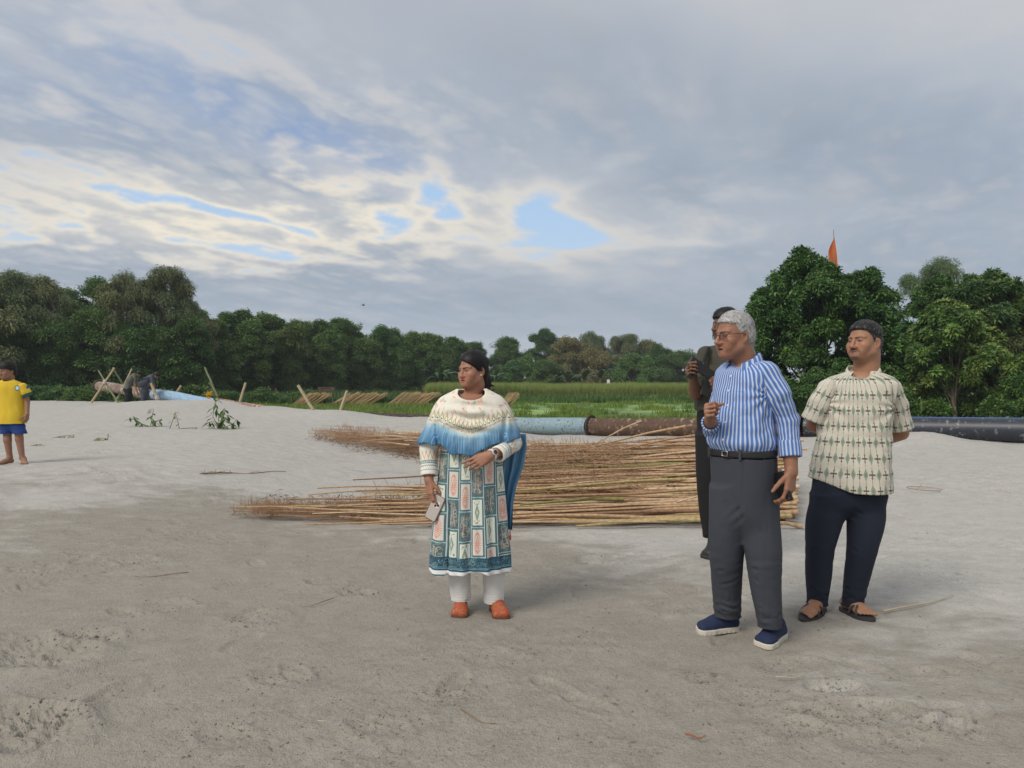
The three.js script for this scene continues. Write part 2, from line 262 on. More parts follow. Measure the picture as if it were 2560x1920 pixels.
/* a tree: base point, height, crown radius, lobes, leaf kind */
function tree(o) {
  const r = rng(o.seed), g = thing(o.name, o.label, o.cat || 'tree', o.base, o.group), K = LEAF[o.kind], h = o.h, rad = o.rad, lob = [];
  const low = o.low ?? .25;                             // where the crown starts, as a share of the height
  const lean = V((r() - .5) * .12 * h, 0, (r() - .5) * .12 * h);
  const nl = o.lobes ?? 14;
  for (let k = 0; k < nl; k++) {
    const t = k / (nl - 1), y = mix(low, .86, Math.pow(t, .85)), ring = (o.shape || (q => Math.max(.12, 1 - Math.pow(Math.abs(q - .3) / .72, 1.7))))((y - low) / (1 - low)), a = k * 2.4 + r() * .9, q = rad * ring * (.35 + .6 * r());
    const s = rad * (o.lobe ?? .33) * (.55 + .8 * r()) * (1 - .3 * t);
    lob.push([V(Math.cos(a) * q + lean.x * y, y * h, Math.sin(a) * q + lean.z * y), s]);
  }
  lob.push([V(lean.x, h * .9, lean.z), rad * .26]); lob.push([V(lean.x + rad * (r() - .5) * .7, h * (.8 + .1 * r()), lean.z + rad * (r() - .5) * .7), rad * .24]);
  const sub = [];
  for (const [c, s] of lob) for (let k = 0; k < (o.subs ?? 7); k++) { const v = rv(r); v.y = Math.abs(v.y) * .9 - .25; sub.push([c.clone().addScaledVector(v, s * (.65 + .8 * r() * r() + .1)), s * (.22 + .26 * r())]); }
  const wood = [], trunkTop = h * (o.fork ?? .55), tr = o.trunk ?? h * .018;
  const tp = []; for (let k = 0; k <= 7; k++) { const t = k / 7; tp.push(V(lean.x * t * t * .9 + n3(t * 2.2, o.seed, 1) * .04 * h, t * trunkTop - .15 * (k === 0), lean.z * t * t * .9 + n3(t * 2.2, o.seed, 8) * .04 * h)); }
  wood.push(tube(tp, t => tr * (1.25 - .7 * t + .5 * Math.exp(-t * 14)), 8));
  for (const [c, s] of lob) { const st = clamp((c.y / h - .12) / 1.1 * r() + .25, .2, .98), i = Math.min(6, Math.floor(st * 7)), a = tp[i].clone().lerp(tp[i + 1], st * 7 - i); const m = a.clone().lerp(c, .5).add(V((r() - .5) * .12 * rad, -.06 * h * r() + .04 * h, (r() - .5) * .12 * rad)); wood.push(tube([a, a.clone().lerp(m, .5).add(V(0, .01 * h, 0)), m, c], t => tr * .5 * (1 - .8 * t), 5)); for (let k = 0; k < 3; k++) { const e = c.clone().addScaledVector(rv(r), s * .9); wood.push(tube([c, c.clone().lerp(e, .5).add(V(0, .05 * s, 0)), e], t => tr * .16 * (1 - .7 * t), 4)); } }
  part(g, 'trunk', mergeGeometries(wood), o.bark || bark);
  const per = Math.ceil((o.count ?? 1000) / K.geo.length), m4 = new THREE.Matrix4(), qt = new THREE.Quaternion(), eu = new THREE.Euler(), sc = V(1, 1, 1), c3 = new THREE.Color();
  const grp = K.geo.length > 1 ? (() => { const q = new THREE.Group(); q.name = 'crown'; q.userData.kind = 'stuff'; g.add(q); return q; })() : g;
  K.geo.forEach((geo, gi) => {
    const im = new THREE.InstancedMesh(geo, K.mat, per); im.name = 'foliage'; im.userData.kind = 'stuff'; let n = 0, guard = 0;
    while (n < per && guard++ < per * 6) {
      const [c, s] = sub[Math.floor(r() * sub.length)], v = rv(r), k = Math.cbrt(.25 + .75 * r()), p = c.clone().add(V(v.x * s * k, v.y * s * k * .85, v.z * s * k));
      if (fbm(p.x * (o.gapf ?? 1.3) / Math.max(1, rad * .4), p.y * (o.gapf ?? 1.3) / Math.max(1, rad * .4), p.z + o.seed, 2) < (o.gap ?? -.16)) continue;
      if (p.y < .1) continue;
      const up = o.kind === 'near' || o.kind === 'whorl';
      if (up) { const out = v.clone().multiplyScalar(.9).add(V(0, .8, 0)).normalize(); qt.setFromUnitVectors(V(0, 1, 0), out).multiply(new THREE.Quaternion().setFromAxisAngle(V(0, 1, 0), r() * 6.28)); }
      else { eu.set((r() - .5) * .9, r() * 6.28, (r() - .5) * .9); qt.setFromEuler(eu); }
      const z = (o.leaf ?? 1) * (.7 + .6 * r()); sc.set(z, z, z);
      m4.compose(p, qt, sc); im.setMatrixAt(n, m4);
      const a = K.tint[Math.floor(r() * K.tint.length)], hue = fbm(p.x * .5 + o.seed, p.y * .5, p.z * .5, 2) * .35 + (o.seed * .37 % 1 - .5) * .25, b = (.75 + .5 * r()) * (o.tone ?? 1), w = o.warm ?? 0, y = o.fresh && r() < o.fresh ? 1.9 : 1;
      c3.setRGB(a[0] * b * (1 + w + hue) * y * 1.1, a[1] * b * y * (1 + hue * .25), a[2] * b * y); im.setColorAt(n, c3); n++;
    }
    im.count = n; im.instanceMatrix.needsUpdate = true; grp.add(im);
  });
  return g;
}
{
  // far belt on the left: [px, py of top, d, crown half width px, kind, name, label, options]
  const r = rng(404), gL = 'trees along the far left edge of the sand', gC = 'trees beyond the far field', gR = 'trees beside the black pipe';
  const sky0 = ctrlT([[480, 740], [520, 772], [560, 765], [590, 772], [618, 758], [655, 776], [690, 785], [715, 766], [742, 790], [768, 784], [805, 802], [850, 786], [890, 800], [915, 815], [935, 808], [965, 820], [985, 815], [1020, 828], [1045, 822], [1080, 832], [1110, 836], [1150, 850]]);
  function ctrlT(p) { return x => { for (let i = 1; i < p.length; i++) if (x < p[i][0]) return mix(p[i - 1][1], p[i][1], (x - p[i - 1][0]) / (p[i][0] - p[i - 1][0])); return p[p.length - 1][1]; }; }
  const nth = ['first', 'second', 'third', 'fourth', 'fifth', 'sixth', 'seventh', 'eighth', 'ninth', 'tenth', 'eleventh', 'twelfth', 'thirteenth', 'fourteenth', 'fifteenth', 'sixteenth', 'seventeenth', 'eighteenth', 'nineteenth', 'twentieth', 'twenty-first', 'twenty-second', 'twenty-third', 'twenty-fourth'];
  const belt = []; for (let k = 0; k < 21; k++) { const px = 508 + k * 31, tall = k % 3 !== 1, d = 51 + k * 1.15 + (tall ? 3 : 0); belt.push([px, sky0(px) + (tall ? 0 : 22 + 20 * r()), d, 36 + 8 * r(), 'broad', 'broadleaf_tree', 'green tree in the long far wood, ' + nth[k] + ' one right of the feathery pair', { low: .04, col: 1, tone: .95 + .3 * r(), warm: .15 * r() }, gL]); }
  const spots = [
    [-60, 690, 44, 130, 'dull', 'feathery_tree', 'brownish feathery tree at the very left edge behind the boy', { warm: -.1, gap: -.12 }, gL],
    [35, 662, 46, 85, 'airy', 'feathery_tree', 'tall thin-leaved brown-green tree above the boy in yellow', { warm: -.1, gap: -.05, low: .3 }, gL],
    [125, 688, 47, 80, 'airy', 'feathery_tree', 'brown-tinged thin tree with sky showing through, second from the left edge', { warm: -.1, gap: -.05, low: .3 }, gL],
    [225, 692, 52, 100, 'broad', 'broadleaf_tree', 'dark green leafy tree left of the two tall feathery trees', { low: .35 }, gL],
    [335, 672, 47, 75, 'airy', 'tall_feathery_tree', 'tall drooping feathery tree, left one of the pair above the bamboo tripod', { warm: -.1, gap: -.06, low: .3 }, gL],
    [432, 660, 48, 70, 'airy', 'tall_feathery_tree', 'tall drooping feathery tree, right one of the pair above the workers', { gap: -.06, low: .32 }, gL],
    [20, 800, 44, 60, 'broad', 'broadleaf_tree', 'dark tree standing directly behind the boy\'s head', { tone: 1, low: .05, col: 1 }, gL],
    [75, 780, 45, 55, 'broad', 'broadleaf_tree', 'dark green tree just right of the boy\'s head', { tone: 1, low: .05, col: 1 }, gL],
    [150, 800, 45, 60, 'broad', 'broadleaf_tree', 'dark tree below the thin brown-tinged tree', { tone: 1, low: .05, col: 1 }, gL],
    [215, 770, 46, 55, 'broad', 'broadleaf_tree', 'dark tree left of the bamboo tripod', { tone: 1, low: .05, col: 1 }, gL],
    [285, 800, 46, 55, 'broad', 'broadleaf_tree', 'dark green tree right behind the bamboo tripod', { tone: 1, low: .05, col: 1 }, gL],
    [350, 810, 46, 55, 'broad', 'broadleaf_tree', 'dark tree behind the two bent workers', { tone: 1, low: .05, col: 1 }, gL],
    [410, 815, 46, 50, 'broad', 'broadleaf_tree', 'dark green tree right of the two workers', { tone: 1, low: .05, col: 1 }, gL],
    [465, 790, 47, 50, 'broad', 'broadleaf_tree', 'dark tree below the right tall feathery tree', { tone: 1, low: .05, col: 1 }, gL],
    ...belt,
    [1180, 855, 92, 45, 'broad', 'broadleaf_tree', 'small tree showing over the woman\'s head', { low: .05 }, gC],
    [1268, 846, 95, 50, 'broad', 'broadleaf_tree', 'rounded green tree right of the woman\'s head', { low: .05, tone: 1.1 }, gC],
    [1360, 824, 100, 55, 'broad', 'broadleaf_tree', 'tallest dark tree of the middle group', { low: .05, tone: 1 }, gC],
    [1300, 900, 84, 60, 'bush', 'broadleaf_tree', 'low yellow-green tree left of the banana clump', { low: .03, leaf: 1.8, tone: 1.15 }, gC],
    [1425, 845, 92, 60, 'dull', 'broadleaf_tree', 'brown-green tree with rusty tufts above the banana clump', { low: .05, warm: .15 }, gC],
    [1480, 832, 100, 50, 'airy', 'feathery_tree', 'thin open-topped tree right of the brown-green tree', { low: .3, gap: -.02 }, gC],
    [1490, 880, 90, 60, 'dull', 'broadleaf_tree', 'low brown-green tree above the white hut roof', { low: .03, warm: .2 }, gC],
    [1565, 834, 104, 45, 'airy', 'feathery_tree', 'open-topped tree left of the guard\'s raised hand', { low: .25, gap: -.02 }, gC],
    [1625, 852, 104, 50, 'dull', 'feathery_tree', 'dull grey-green tree behind the bright green one', { low: .1, gap: -.1 }, gC],
    [1580, 890, 88, 55, 'bush', 'broadleaf_tree', 'bright green leafy tree behind the white hut', { low: .03, leaf: 1.7, tone: 1.25 }, gC],
    [1650, 870, 95, 60, 'broad', 'broadleaf_tree', 'dark tree left of the guard\'s elbow', { low: .03, tone: 1 }, gC],
    [1715, 885, 92, 70, 'broad', 'broadleaf_tree', 'broad flat dark tree behind the guard\'s rifle', { low: .03, tone: 1 }, gC],
    [1800, 890, 96, 60, 'broad', 'broadleaf_tree', 'dark tree between the guard and the leafy mango tree', { low: .03, tone: 1 }, gC],
    [1370, 905, 80, 45, 'broad', 'broadleaf_tree', 'small round tree behind the banana clump', { low: .03, tone: 1 }, gC],
  ];
  let sd = 100;
  for (const [px, py, d, hw, kind, name, label, opt, group] of spots) {
    const x = (px - 1280) / F * d, y0 = land(x, d) - .1, top = EYE + (HOR - py) / F * d, rad = hw / F * d;
    tree({ name, label, group, base: V(x, y0, -d), h: top - y0, rad: rad * (opt.col ? 1.0 : 1.15), kind, seed: sd += 7, count: Math.round(900 + 78 * rad * (top - y0) * (opt.low < .2 ? 1.3 : 1)), trunk: .13 + .01 * (top - y0), leaf: .8 + d / 200, lobes: opt.col ? 22 : 16, ...(opt.col ? { shape: q => Math.max(.3, 1 - Math.pow(Math.abs(q - .38) / .78, 2.4)), lobe: .42, subs: 8 } : {}), ...opt });
  }
}
// ---------------------------------------------------------------- trees and scrub on the right
{
  const gR = 'trees beside the black pipe';
  const at = (px, d) => { const x = (px - 1280) / F * d; return V(x, land(x, d) - .08, -d); }, top = (py, d, b) => EYE + (HOR - py) / F * d - b.y;
  let b = at(2040, 26);
  tree({ name: 'leafy_tree', label: 'large dense dark green tree behind the two men on the sand', group: gR, base: b, h: top(632, 26, b), rad: 2.7, kind: 'near', seed: 901, count: 15500, low: .13, lobes: 24, subs: 9, lobe: .34, trunk: .13, fork: .4, gap: -.24, leaf: .95, bark: darkBark });
  b = at(1925, 27);
  tree({ name: 'leafy_tree', label: 'lower dark green tree at the gap beside the grey-haired man', group: gR, base: b, h: top(705, 27, b), rad: 1.15, kind: 'near', seed: 907, count: 4200, low: .15, lobes: 15, subs: 8, trunk: .08, gap: -.3, leaf: 1.1, bark: darkBark });
  b = at(2185, 25.5);
  tree({ name: 'leafy_tree', label: 'dark green tree behind the head of the man in the printed shirt', group: gR, base: b, h: top(655, 25.5, b), rad: 1.5, kind: 'near', seed: 911, count: 6800, low: .1, lobes: 16, subs: 8, trunk: .08, gap: -.22, leaf: .98, bark: darkBark });
  b = at(2480, 25);
  tree({ name: 'leafy_tree', label: 'tall dark green tree behind the tree of pale leaf whorls', group: gR, base: b, h: top(680, 25, b), rad: 2.1, kind: 'whorl', seed: 919, count: 7000, low: .2, lobes: 18, subs: 8, trunk: .1, gap: -.2, leaf: .95, tone: 1, bark: darkBark });
  b = at(2330, 27);
  tree({ name: 'leafy_tree', label: 'green tree filling the middle between the two large trees', group: gR, base: b, h: top(690, 27, b), rad: 2.0, kind: 'near', seed: 923, count: 6800, low: .1, lobes: 15, subs: 8, trunk: .09, gap: -.22, leaf: .98, tone: 1.05, bark: darkBark });
  b = at(2388, 22);
  tree({ name: 'whorl_leaved_tree', label: 'tree of pale-tipped leaf whorls on a thin grey trunk by the black pipe', group: gR, base: b, h: top(752, 22, b), rad: 1.45, kind: 'whorl', seed: 929, count: 5600, low: .42, lobes: 16, subs: 8, trunk: .062, fork: .5, gap: -.22, leaf: .92, tone: 1.2, fresh: .12, bark: std(col(.30, .27, .22), .9, { map: barkTex }) });
  b = at(2295, 22.5);
  tree({ name: 'sapling_tree', label: 'slender bare-stemmed sapling left of the pale whorl tree', group: gR, base: b, h: top(880, 22.5, b), rad: .55, kind: 'whorl', seed: 937, count: 420, low: .45, lobes: 8, trunk: .03, fork: .7, leaf: .9, bark: std(col(.28, .25, .2), .9, { map: barkTex }) });
  b = at(2620, 24);
  tree({ name: 'leafy_tree', label: 'dark tree cut by the right edge of the photograph', group: gR, base: b, h: top(750, 24, b), rad: 1.3, kind: 'dull', seed: 941, count: 2600, low: .1, lobes: 14, trunk: .1, leaf: .6 });
  b = at(2325, 52);
  tree({ name: 'feathery_tree', label: 'grey-green feathery tree rising above the right-hand thicket', base: b, h: top(640, 52, b), rad: 3.0, kind: 'airy', seed: 947, warm: -.2, count: 2400, low: .4, lobes: 14, trunk: .14, gap: -.06, leaf: .9, tone: 1.1 });
  b = at(2440, 55);
  tree({ name: 'feathery_tree', label: 'small feathery tree top behind the right-hand thicket', base: b, h: top(690, 55, b), rad: 1.5, kind: 'airy', seed: 953, count: 700, low: .4, lobes: 12, trunk: .12, gap: -.04 });
  b = at(2575, 40);
  tree({ name: 'feathery_tree', label: 'thin feathery tree at the right edge of the photograph', base: b, h: top(700, 40, b), rad: 1.6, kind: 'airy', seed: 957, count: 900, low: .3, lobes: 12, trunk: .1, gap: -.04 });
  const shrubs = [[1880, 940, 22.5, 70, 1], [1960, 960, 22, 70, 1], [2060, 930, 23, 90, .95], [2150, 940, 22.5, 80, 1], [2240, 975, 21.5, 55, 1.1], [2335, 1012, 21.8, 45, 1.3], [2455, 985, 22.5, 60, 1], [2520, 960, 21, 65, 1.0], [2570, 945, 19.5, 60, 1.1], [2200, 990, 20.5, 50, 1], [1840, 985, 24, 60, 1], [2490, 1010, 18.5, 50, 1]];
  const words = ['under the big tree behind the grey-haired man', 'left of the printed shirt\'s short sleeve', 'behind the printed shirt\'s collar', 'behind the shoulder of the printed shirt', 'bright, right of the printed shirt sleeve', 'yellowish, left of the thin grey trunk', 'right of the thin grey trunk', 'tall, right of the thin grey trunk', 'at the right edge above the pipe', 'low, touching the printed sleeve', 'low, right of the striped shirt', 'low, just above the black pipe at right'];
  shrubs.forEach(([px, py, d, hw, tone], i) => { const p = at(px, d); tree({ name: 'leafy_shrub', cat: 'shrub', label: 'green leafy shrub ' + words[i], group: 'shrubs under the right-hand trees', base: p, h: Math.max(.5, top(py, d, p)), rad: hw / F * d * 1.1, kind: 'bush', seed: 1000 + i * 3, count: 1000, low: .05, lobes: 11, trunk: .03, fork: .4, leaf: .75, tone, fresh: .05 }); });
  const lowL = [[40, 985, 36], [130, 975, 37], [215, 985, 36], [300, 975, 37], [405, 985, 37], [480, 975, 38], [560, 985, 39], [650, 985, 41], [760, 985, 44]];
  const lw = ['behind the boy', 'right of the boy', 'left of the bamboo tripod', 'under the raised rusty pipe', 'behind the second worker', 'behind the short bamboo stub', 'left of the flower stalk', 'right of the brick wall end', 'left of the first stack of stalks'];
  lowL.forEach(([px, py, d], i) => { const p = at(px, d); tree({ name: 'leafy_shrub', cat: 'shrub', label: 'dark green shrub at the wood edge ' + lw[i], group: 'shrubs along the wood edge', base: p, h: Math.max(.6, top(py + 2, d, p)), rad: 1.4, kind: 'bush', seed: 1100 + i * 3, count: 800, low: .04, lobes: 11, trunk: .03, fork: .4, leaf: .9, tone: 1 }); });
}
// ---------------------------------------------------------------- banana clump, grass, crop, pond
{
  const leafB = leafMat(col(.06, .13, .03), .5), stemB = std(col(.12, .16, .06), .7);
  const frond = (L, Wd, bend) => { const n = 8, pos = [], idx = []; for (let i = 0; i <= n; i++) { const t = i / n, a = bend * t * t, w = Wd * Math.sin(Math.PI * Math.min(1, .08 + t * .95)) * .5, y = L * t * Math.cos(a * .7), z = L * t * Math.sin(a * .7); pos.push(-w, y - w * .3, z, 0, y, z, w, y - w * .3, z); if (i) { const b = i * 3, c = b - 3; idx.push(c, c + 1, b, c + 1, b + 1, b, c + 1, c + 2, b + 1, c + 2, b + 2, b + 1); } } const g = new THREE.BufferGeometry(); g.setAttribute('position', new THREE.Float32BufferAttribute(pos, 3)); g.setIndex(idx); g.computeVertexNormals(); return g; };
  const fr = [frond(2.1, .55, 1.3), frond(1.8, .5, 1.9), frond(2.2, .45, .8)], r = rng(66);
  const spots = [[1395, 78, 'leftmost of the clump'], [1420, 76, 'in the middle of the clump'], [1440, 79, 'with the tallest leaf in the clump'], [1460, 77, 'at the right end of the clump'], [1500, 80, 'standing apart left of the white hut'], [1235, 80, 'beside the woman\'s loose hair'], [1100, 62, 'left of the woman\'s face by the wood']];
  for (const [px, d, w] of spots) {
    const x = (px - 1280) / F * d, y = land(x, d), g = thing('banana_plant', 'green banana plant ' + w, 'banana plant', V(x, y, -d), 'banana plants beyond the field'), h = 1.2 + .7 * r();
    part(g, 'stem', tube([V(0, 0, 0), V(.03, h * .5, 0), V(0, h, 0)], [.14, .12, .08], 7), stemB);
    for (let k = 0; k < 9; k++) { const m = part(g, 'leaf', fr[k % 3], leafB); m.position.set(0, h * .92, 0); m.rotation.set(.25 + .5 * r(), 0, 0); m.rotation.order = 'YXZ'; m.rotation.y = k * 2.4 + r(); m.scale.setScalar(.75 + .4 * r()); }
  }
  // blades: a tuft is a fan of thin bent blades
  const tuft = (seed, n, h, spread, w) => { const q = rng(seed), pos = [], idx = []; for (let k = 0; k < n; k++) { const a = q() * 6.28, bx = (q() - .5) * spread, bz = (q() - .5) * spread, hh = h * (.6 + .6 * q()), l = hh * (.15 + .5 * q()), o = pos.length / 3, c = Math.cos(a), s = Math.sin(a); pos.push(bx - s * w, 0, bz + c * w, bx + s * w, 0, bz - c * w, bx + c * l * .35 - s * w * .8, hh * .6, bz + s * l * .35 + c * w * .8, bx + c * l * .35 + s * w * .8, hh * .6, bz + s * l * .35 - c * w * .8, bx + c * l, hh, bz + s * l); idx.push(o, o + 1, o + 2, o + 1, o + 3, o + 2, o + 2, o + 3, o + 4); } const g = new THREE.BufferGeometry(); g.setAttribute('position', new THREE.Float32BufferAttribute(pos, 3)); g.setIndex(idx); g.computeVertexNormals(); return g; };
  const scatter = (name, label, cat, geo, mat, n, place, seed) => { const q = rng(seed), im = new THREE.InstancedMesh(geo, mat, n), m4 = new THREE.Matrix4(), c3 = new THREE.Color(); let k = 0, guard = 0; while (k < n && guard++ < n * 8) { const p = place(q); if (!p) continue; m4.compose(p.at, new THREE.Quaternion().setFromEuler(new THREE.Euler((q() - .5) * .3, q() * 6.28, (q() - .5) * .3)), V(p.s, p.s * (p.t || 1), p.s)); im.setMatrixAt(k, m4); c3.setRGB(...p.c); im.setColorAt(k, c3); k++; } im.count = k; im.name = name; scene.add(im); tag(im, label, cat, null, 'stuff'); };
  const gmat = leafMat(white, .75, .3);
  scatter('bank_grass', 'low green grass on the bank behind the pipes', 'grass', tuft(3, 12, .26, .34, .012), gmat, 30000, q => { const d = 20 + 32 * Math.pow(q(), 1.3), x = (q() * 2 - 1) * .8 * d; if (sandy(x, d) > .3) return null; if (d > 27 && d < 46 && x > pondL(d) && fbm(x * .5, d * .5, 9, 3) < .16) return null; const b = .7 + .6 * q(), y = fbm(x * .3, d * .3, 4, 2) > .05 ? 1.25 : 1; return { at: V(x, land(x, d) - .02, -d), s: .6 + .8 * q(), c: [.17 * b * y, .27 * b, .05 * b] }; }, 51);
  function pondL(d) { return -1.5 - (46 - d) * .12; }
  scatter('bank_undergrowth', 'rank dark weeds at the foot of the far left wood', 'undergrowth', tuft(4, 12, .6, .5, .03), gmat, 9000, q => { const d = 34 + 26 * q(), x = -.72 * d + (q() * .72) * d; if (x > -.02 * d) return null; if (d < 36 + (x + .72 * d) * .25) return null; const b = .7 + .6 * q(); return { at: V(x, land(x, d) - .05, -d), s: .5 + .7 * q(), c: [.08 * b, .15 * b, .04 * b] }; }, 52);
  scatter('jute_crop', 'tall standing field of yellow-green crop beyond the pond', 'crop', tuft(5, 12, 1.02, .5, .014), gmat, 20000, q => { const d = 50 + 16 * q(), x = mix(-6.2, 13.5, q()) * (d / 55); if (d < 52 + 2.5 * Math.sin(x * .35) + (x > 8 ? (x - 8) * .8 : 0)) return null; const b = .75 + .5 * q(), y = q() < .06 ? 1.5 : 1; return { at: V(x, land(x, d) - .05, -d), s: .85 + .3 * q() + .2 * fbm(x * .3, d * .3, 7, 2), c: [.27 * b * y, .34 * b, .09 * b] }; }, 53);
  scatter('pond_edge_grass', 'dark green water weeds along the pond edge', 'grass', tuft(6, 12, .4, .5, .02), gmat, 4200, q => { const d = 46 + 6 * q(), x = (q() * 2 - 1) * .4 * d; if (x < -9) return null; const b = .7 + .6 * q(); return { at: V(x, land(x, d) - .04, -d), s: .6 + .7 * q(), c: [.10 * b, .19 * b, .045 * b] }; }, 54);
  // pond, its surface mostly grown over with lime-green duckweed
  const W = 120, H = 60, pos = [], clr = [], idx = [];
  for (let j = 0; j <= H; j++) for (let i = 0; i <= W; i++) { const d = mix(26.5, 47, j / H), x = mix(pondL(d) - 1 + 1.2 * n3(d * .3, 3, 1), 17 * (d / 35), i / W), w = S(-.1, .14, fbm(x * .35, d * .9, 17, 4)); pos.push(x, -.07 + .006 * n3(x * 2, d * 2, 1), -d); clr.push(mix(.07, .25, w), mix(.15, .40, w), mix(.03, .045, w)); if (i && j) { const a = (j - 1) * (W + 1) + i - 1, b = a + W + 1; idx.push(a, a + 1, b, a + 1, b + 1, b); } }
  const g = new THREE.BufferGeometry(); g.setAttribute('position', new THREE.Float32BufferAttribute(pos, 3)); g.setAttribute('color', new THREE.Float32BufferAttribute(clr, 3)); g.setIndex(idx); g.computeVertexNormals();
  solo('pond_water', g, new THREE.MeshStandardMaterial({ vertexColors: true, roughness: .5 }), null, 'shallow pond grown over with lime green duckweed', null, null, 'structure');
}
// ---------------------------------------------------------------- pipeline
const weather = (base, spots, scale, cover) => dataTex(512, 512, (() => { const f1 = tiled((u, v) => fbm(u * scale, v * scale * 1.6, 3, 5, .58), 1), f2 = tiled((u, v) => fbm(u * scale * 3, v * scale * 3, 9, 4), 1); return (u, v) => { const a = S(cover, cover + .25, f1(u, v) + .25 * f2(u, v)), k = 1 + .25 * f2(u, v) + .12 * f1(u, v); return [0, 1, 2].map(n => mix(base[n], spots[n], a) / 255 * k); }; })());
{
  const pt = x => V(x, pipeY(x), -lineD(x));
  const seg = (x0, x1, R, mat, n = 24) => { const p = []; for (let i = 0; i <= n; i++) p.push(pt(mix(x0, x1, i / n))); const g = tube(p, t => R, 40, false); const uv = g.attributes.uv; for (let i = 0; i < uv.count; i++) uv.setXY(i, uv.getX(i) * 1.32 / 1.32, uv.getY(i) / 1.32); return g; };
  const flange = (x, R) => { const c = pt(x), dir = pt(x + .05).sub(pt(x - .05)).normalize(); const g = new THREE.LatheGeometry([[R - .018, -.022], [R + .068, -.022], [R + .075, -.015], [R + .075, .015], [R + .068, .022], [R - .018, .022]].map(p => new THREE.Vector2(...p)), 44); g.applyQuaternion(new THREE.Quaternion().setFromUnitVectors(V(0, 1, 0), dir)); g.translate(c.x, c.y, c.z); return [g, c, dir]; };
  const bolts = (parent, x, R, mat, base) => { const [, c, dir] = flange(x, R), q = new THREE.Quaternion().setFromUnitVectors(V(0, 1, 0), dir), bg = new THREE.CylinderGeometry(.016, .016, .075, 6).applyQuaternion(q), u = V(0, 1, 0).cross(dir).normalize(), w = dir.clone().cross(u); for (let k = 0; k < 14; k++) { const a = k / 14 * 6.2832, m = part(parent, 'bolt', bg, mat); m.position.copy(c).addScaledVector(u, Math.cos(a) * (R + .048)).addScaledVector(w, Math.sin(a) * (R + .048)).sub(base); } };
  const blueM = new THREE.MeshStandardMaterial({ map: weather([136, 160, 170], [100, 98, 92], 11, .16), bumpMap: weather([150, 150, 150], [70, 70, 70], 7, .16), bumpScale: .004, roughness: .55 });
  const skyM = new THREE.MeshStandardMaterial({ map: weather([150, 180, 206], [124, 132, 140], 5, .3), roughness: .5 });
  const rustM = new THREE.MeshStandardMaterial({ map: weather([92, 70, 55], [138, 122, 104], 6, .14), bumpMap: weather([120, 120, 120], [200, 200, 200], 9, .1), bumpScale: .005, roughness: .78 });
  const palerust = new THREE.MeshStandardMaterial({ map: weather([138, 118, 104], [166, 154, 140], 5, .02), roughness: .8 });
  const redrust = new THREE.MeshStandardMaterial({ map: weather([146, 112, 96], [176, 166, 152], 5, .05), roughness: .85 });
  const darkM = new THREE.MeshStandardMaterial({ map: weather([60, 48, 42], [96, 80, 68], 8, .1), roughness: .8 });
  const blackM = new THREE.MeshStandardMaterial({ map: weather([48, 53, 62], [104, 106, 108], 9, .2), roughness: .42 });
  const stripeM = std(col(.06, .16, .52), .45);
  const R = .21, c0 = (x0, x1) => pt((x0 + x1) / 2).setY(land((x0 + x1) / 2, lineD((x0 + x1) / 2)));
  const make = (name, label, x0, x1, mat, r = R, n = 24) => { const b = c0(x0, x1), t = thing(name, label, 'pipe', b, 'sections of the dredging pipeline'); part(t, 'barrel', mergeGeometries([seg(x0, x1, r, mat, n), seg(x0, x1, r - .018, mat, n)]).translate(-b.x, -b.y, -b.z), mat); return [t, b]; };
  let [t, b] = make('steel_pipe', 'pale blue painted steel pipe lying behind the woman', -1.6, 1.86, blueM);
  // weld seam on the blue pipe
  for (const x of [.62, 1.80]) { const p = pt(x), d = pt(x + .05).sub(pt(x - .05)).normalize(); part(t, 'weld_seam', new THREE.TorusGeometry(R + .002, .006, 6, 40).applyQuaternion(new THREE.Quaternion().setFromUnitVectors(V(0, 0, 1), d)).translate(p.x - b.x, p.y - b.y, p.z - b.z), blueM); }
  [t, b] = make('steel_pipe', 'dark rusty brown steel pipe with bolted flange behind the stalk heap', 1.90, 5.9, rustM);
  { const [g] = flange(1.93, R); part(t, 'flange', g.translate(-b.x, -b.y, -b.z), darkM); bolts(t, 1.93, R, darkM, b); const [g2] = flange(5.86, R); part(t, 'flange', g2.translate(-b.x, -b.y, -b.z), darkM); bolts(t, 5.86, R, darkM, b); }
  [t, b] = make('plastic_pipe', 'thick black plastic pipe with blue stripes at the right', 5.95, 13, blackM);
  for (const a of [.62, -.62, 2.5, -2.5, 1.57]) { const p = []; for (let i = 0; i <= 30; i++) { const x = mix(5.96, 12.98, i / 30), c = pt(x); p.push(c.add(V(Math.cos(a) * R * .6, Math.sin(a) * R, Math.cos(a) * R * .8).setLength(R + .001))); } part(t, 'blue_stripe', tube(p, t => .007, 5).translate(-b.x, -b.y, -b.z), stripeM); }
  make('steel_pipe', 'dark brown pipe showing in a trench left of the woman', -5.6, -1.65, darkM);
  make('steel_pipe', 'reddish rusty pipe top half buried right of the flower stalk', -11.05, -5.65, redrust);
  make('steel_pipe', 'light blue pipe sloping down into the sand beside the workers', -14.75, -11.1, skyM);
  [t, b] = make('steel_pipe', 'pale rusty pipe end raised on crossed bamboo poles', -18.7, -14.8, palerust);
  { const [g] = flange(-18.66, R); part(t, 'flange', g.translate(-b.x, -b.y, -b.z), rustM); }
}
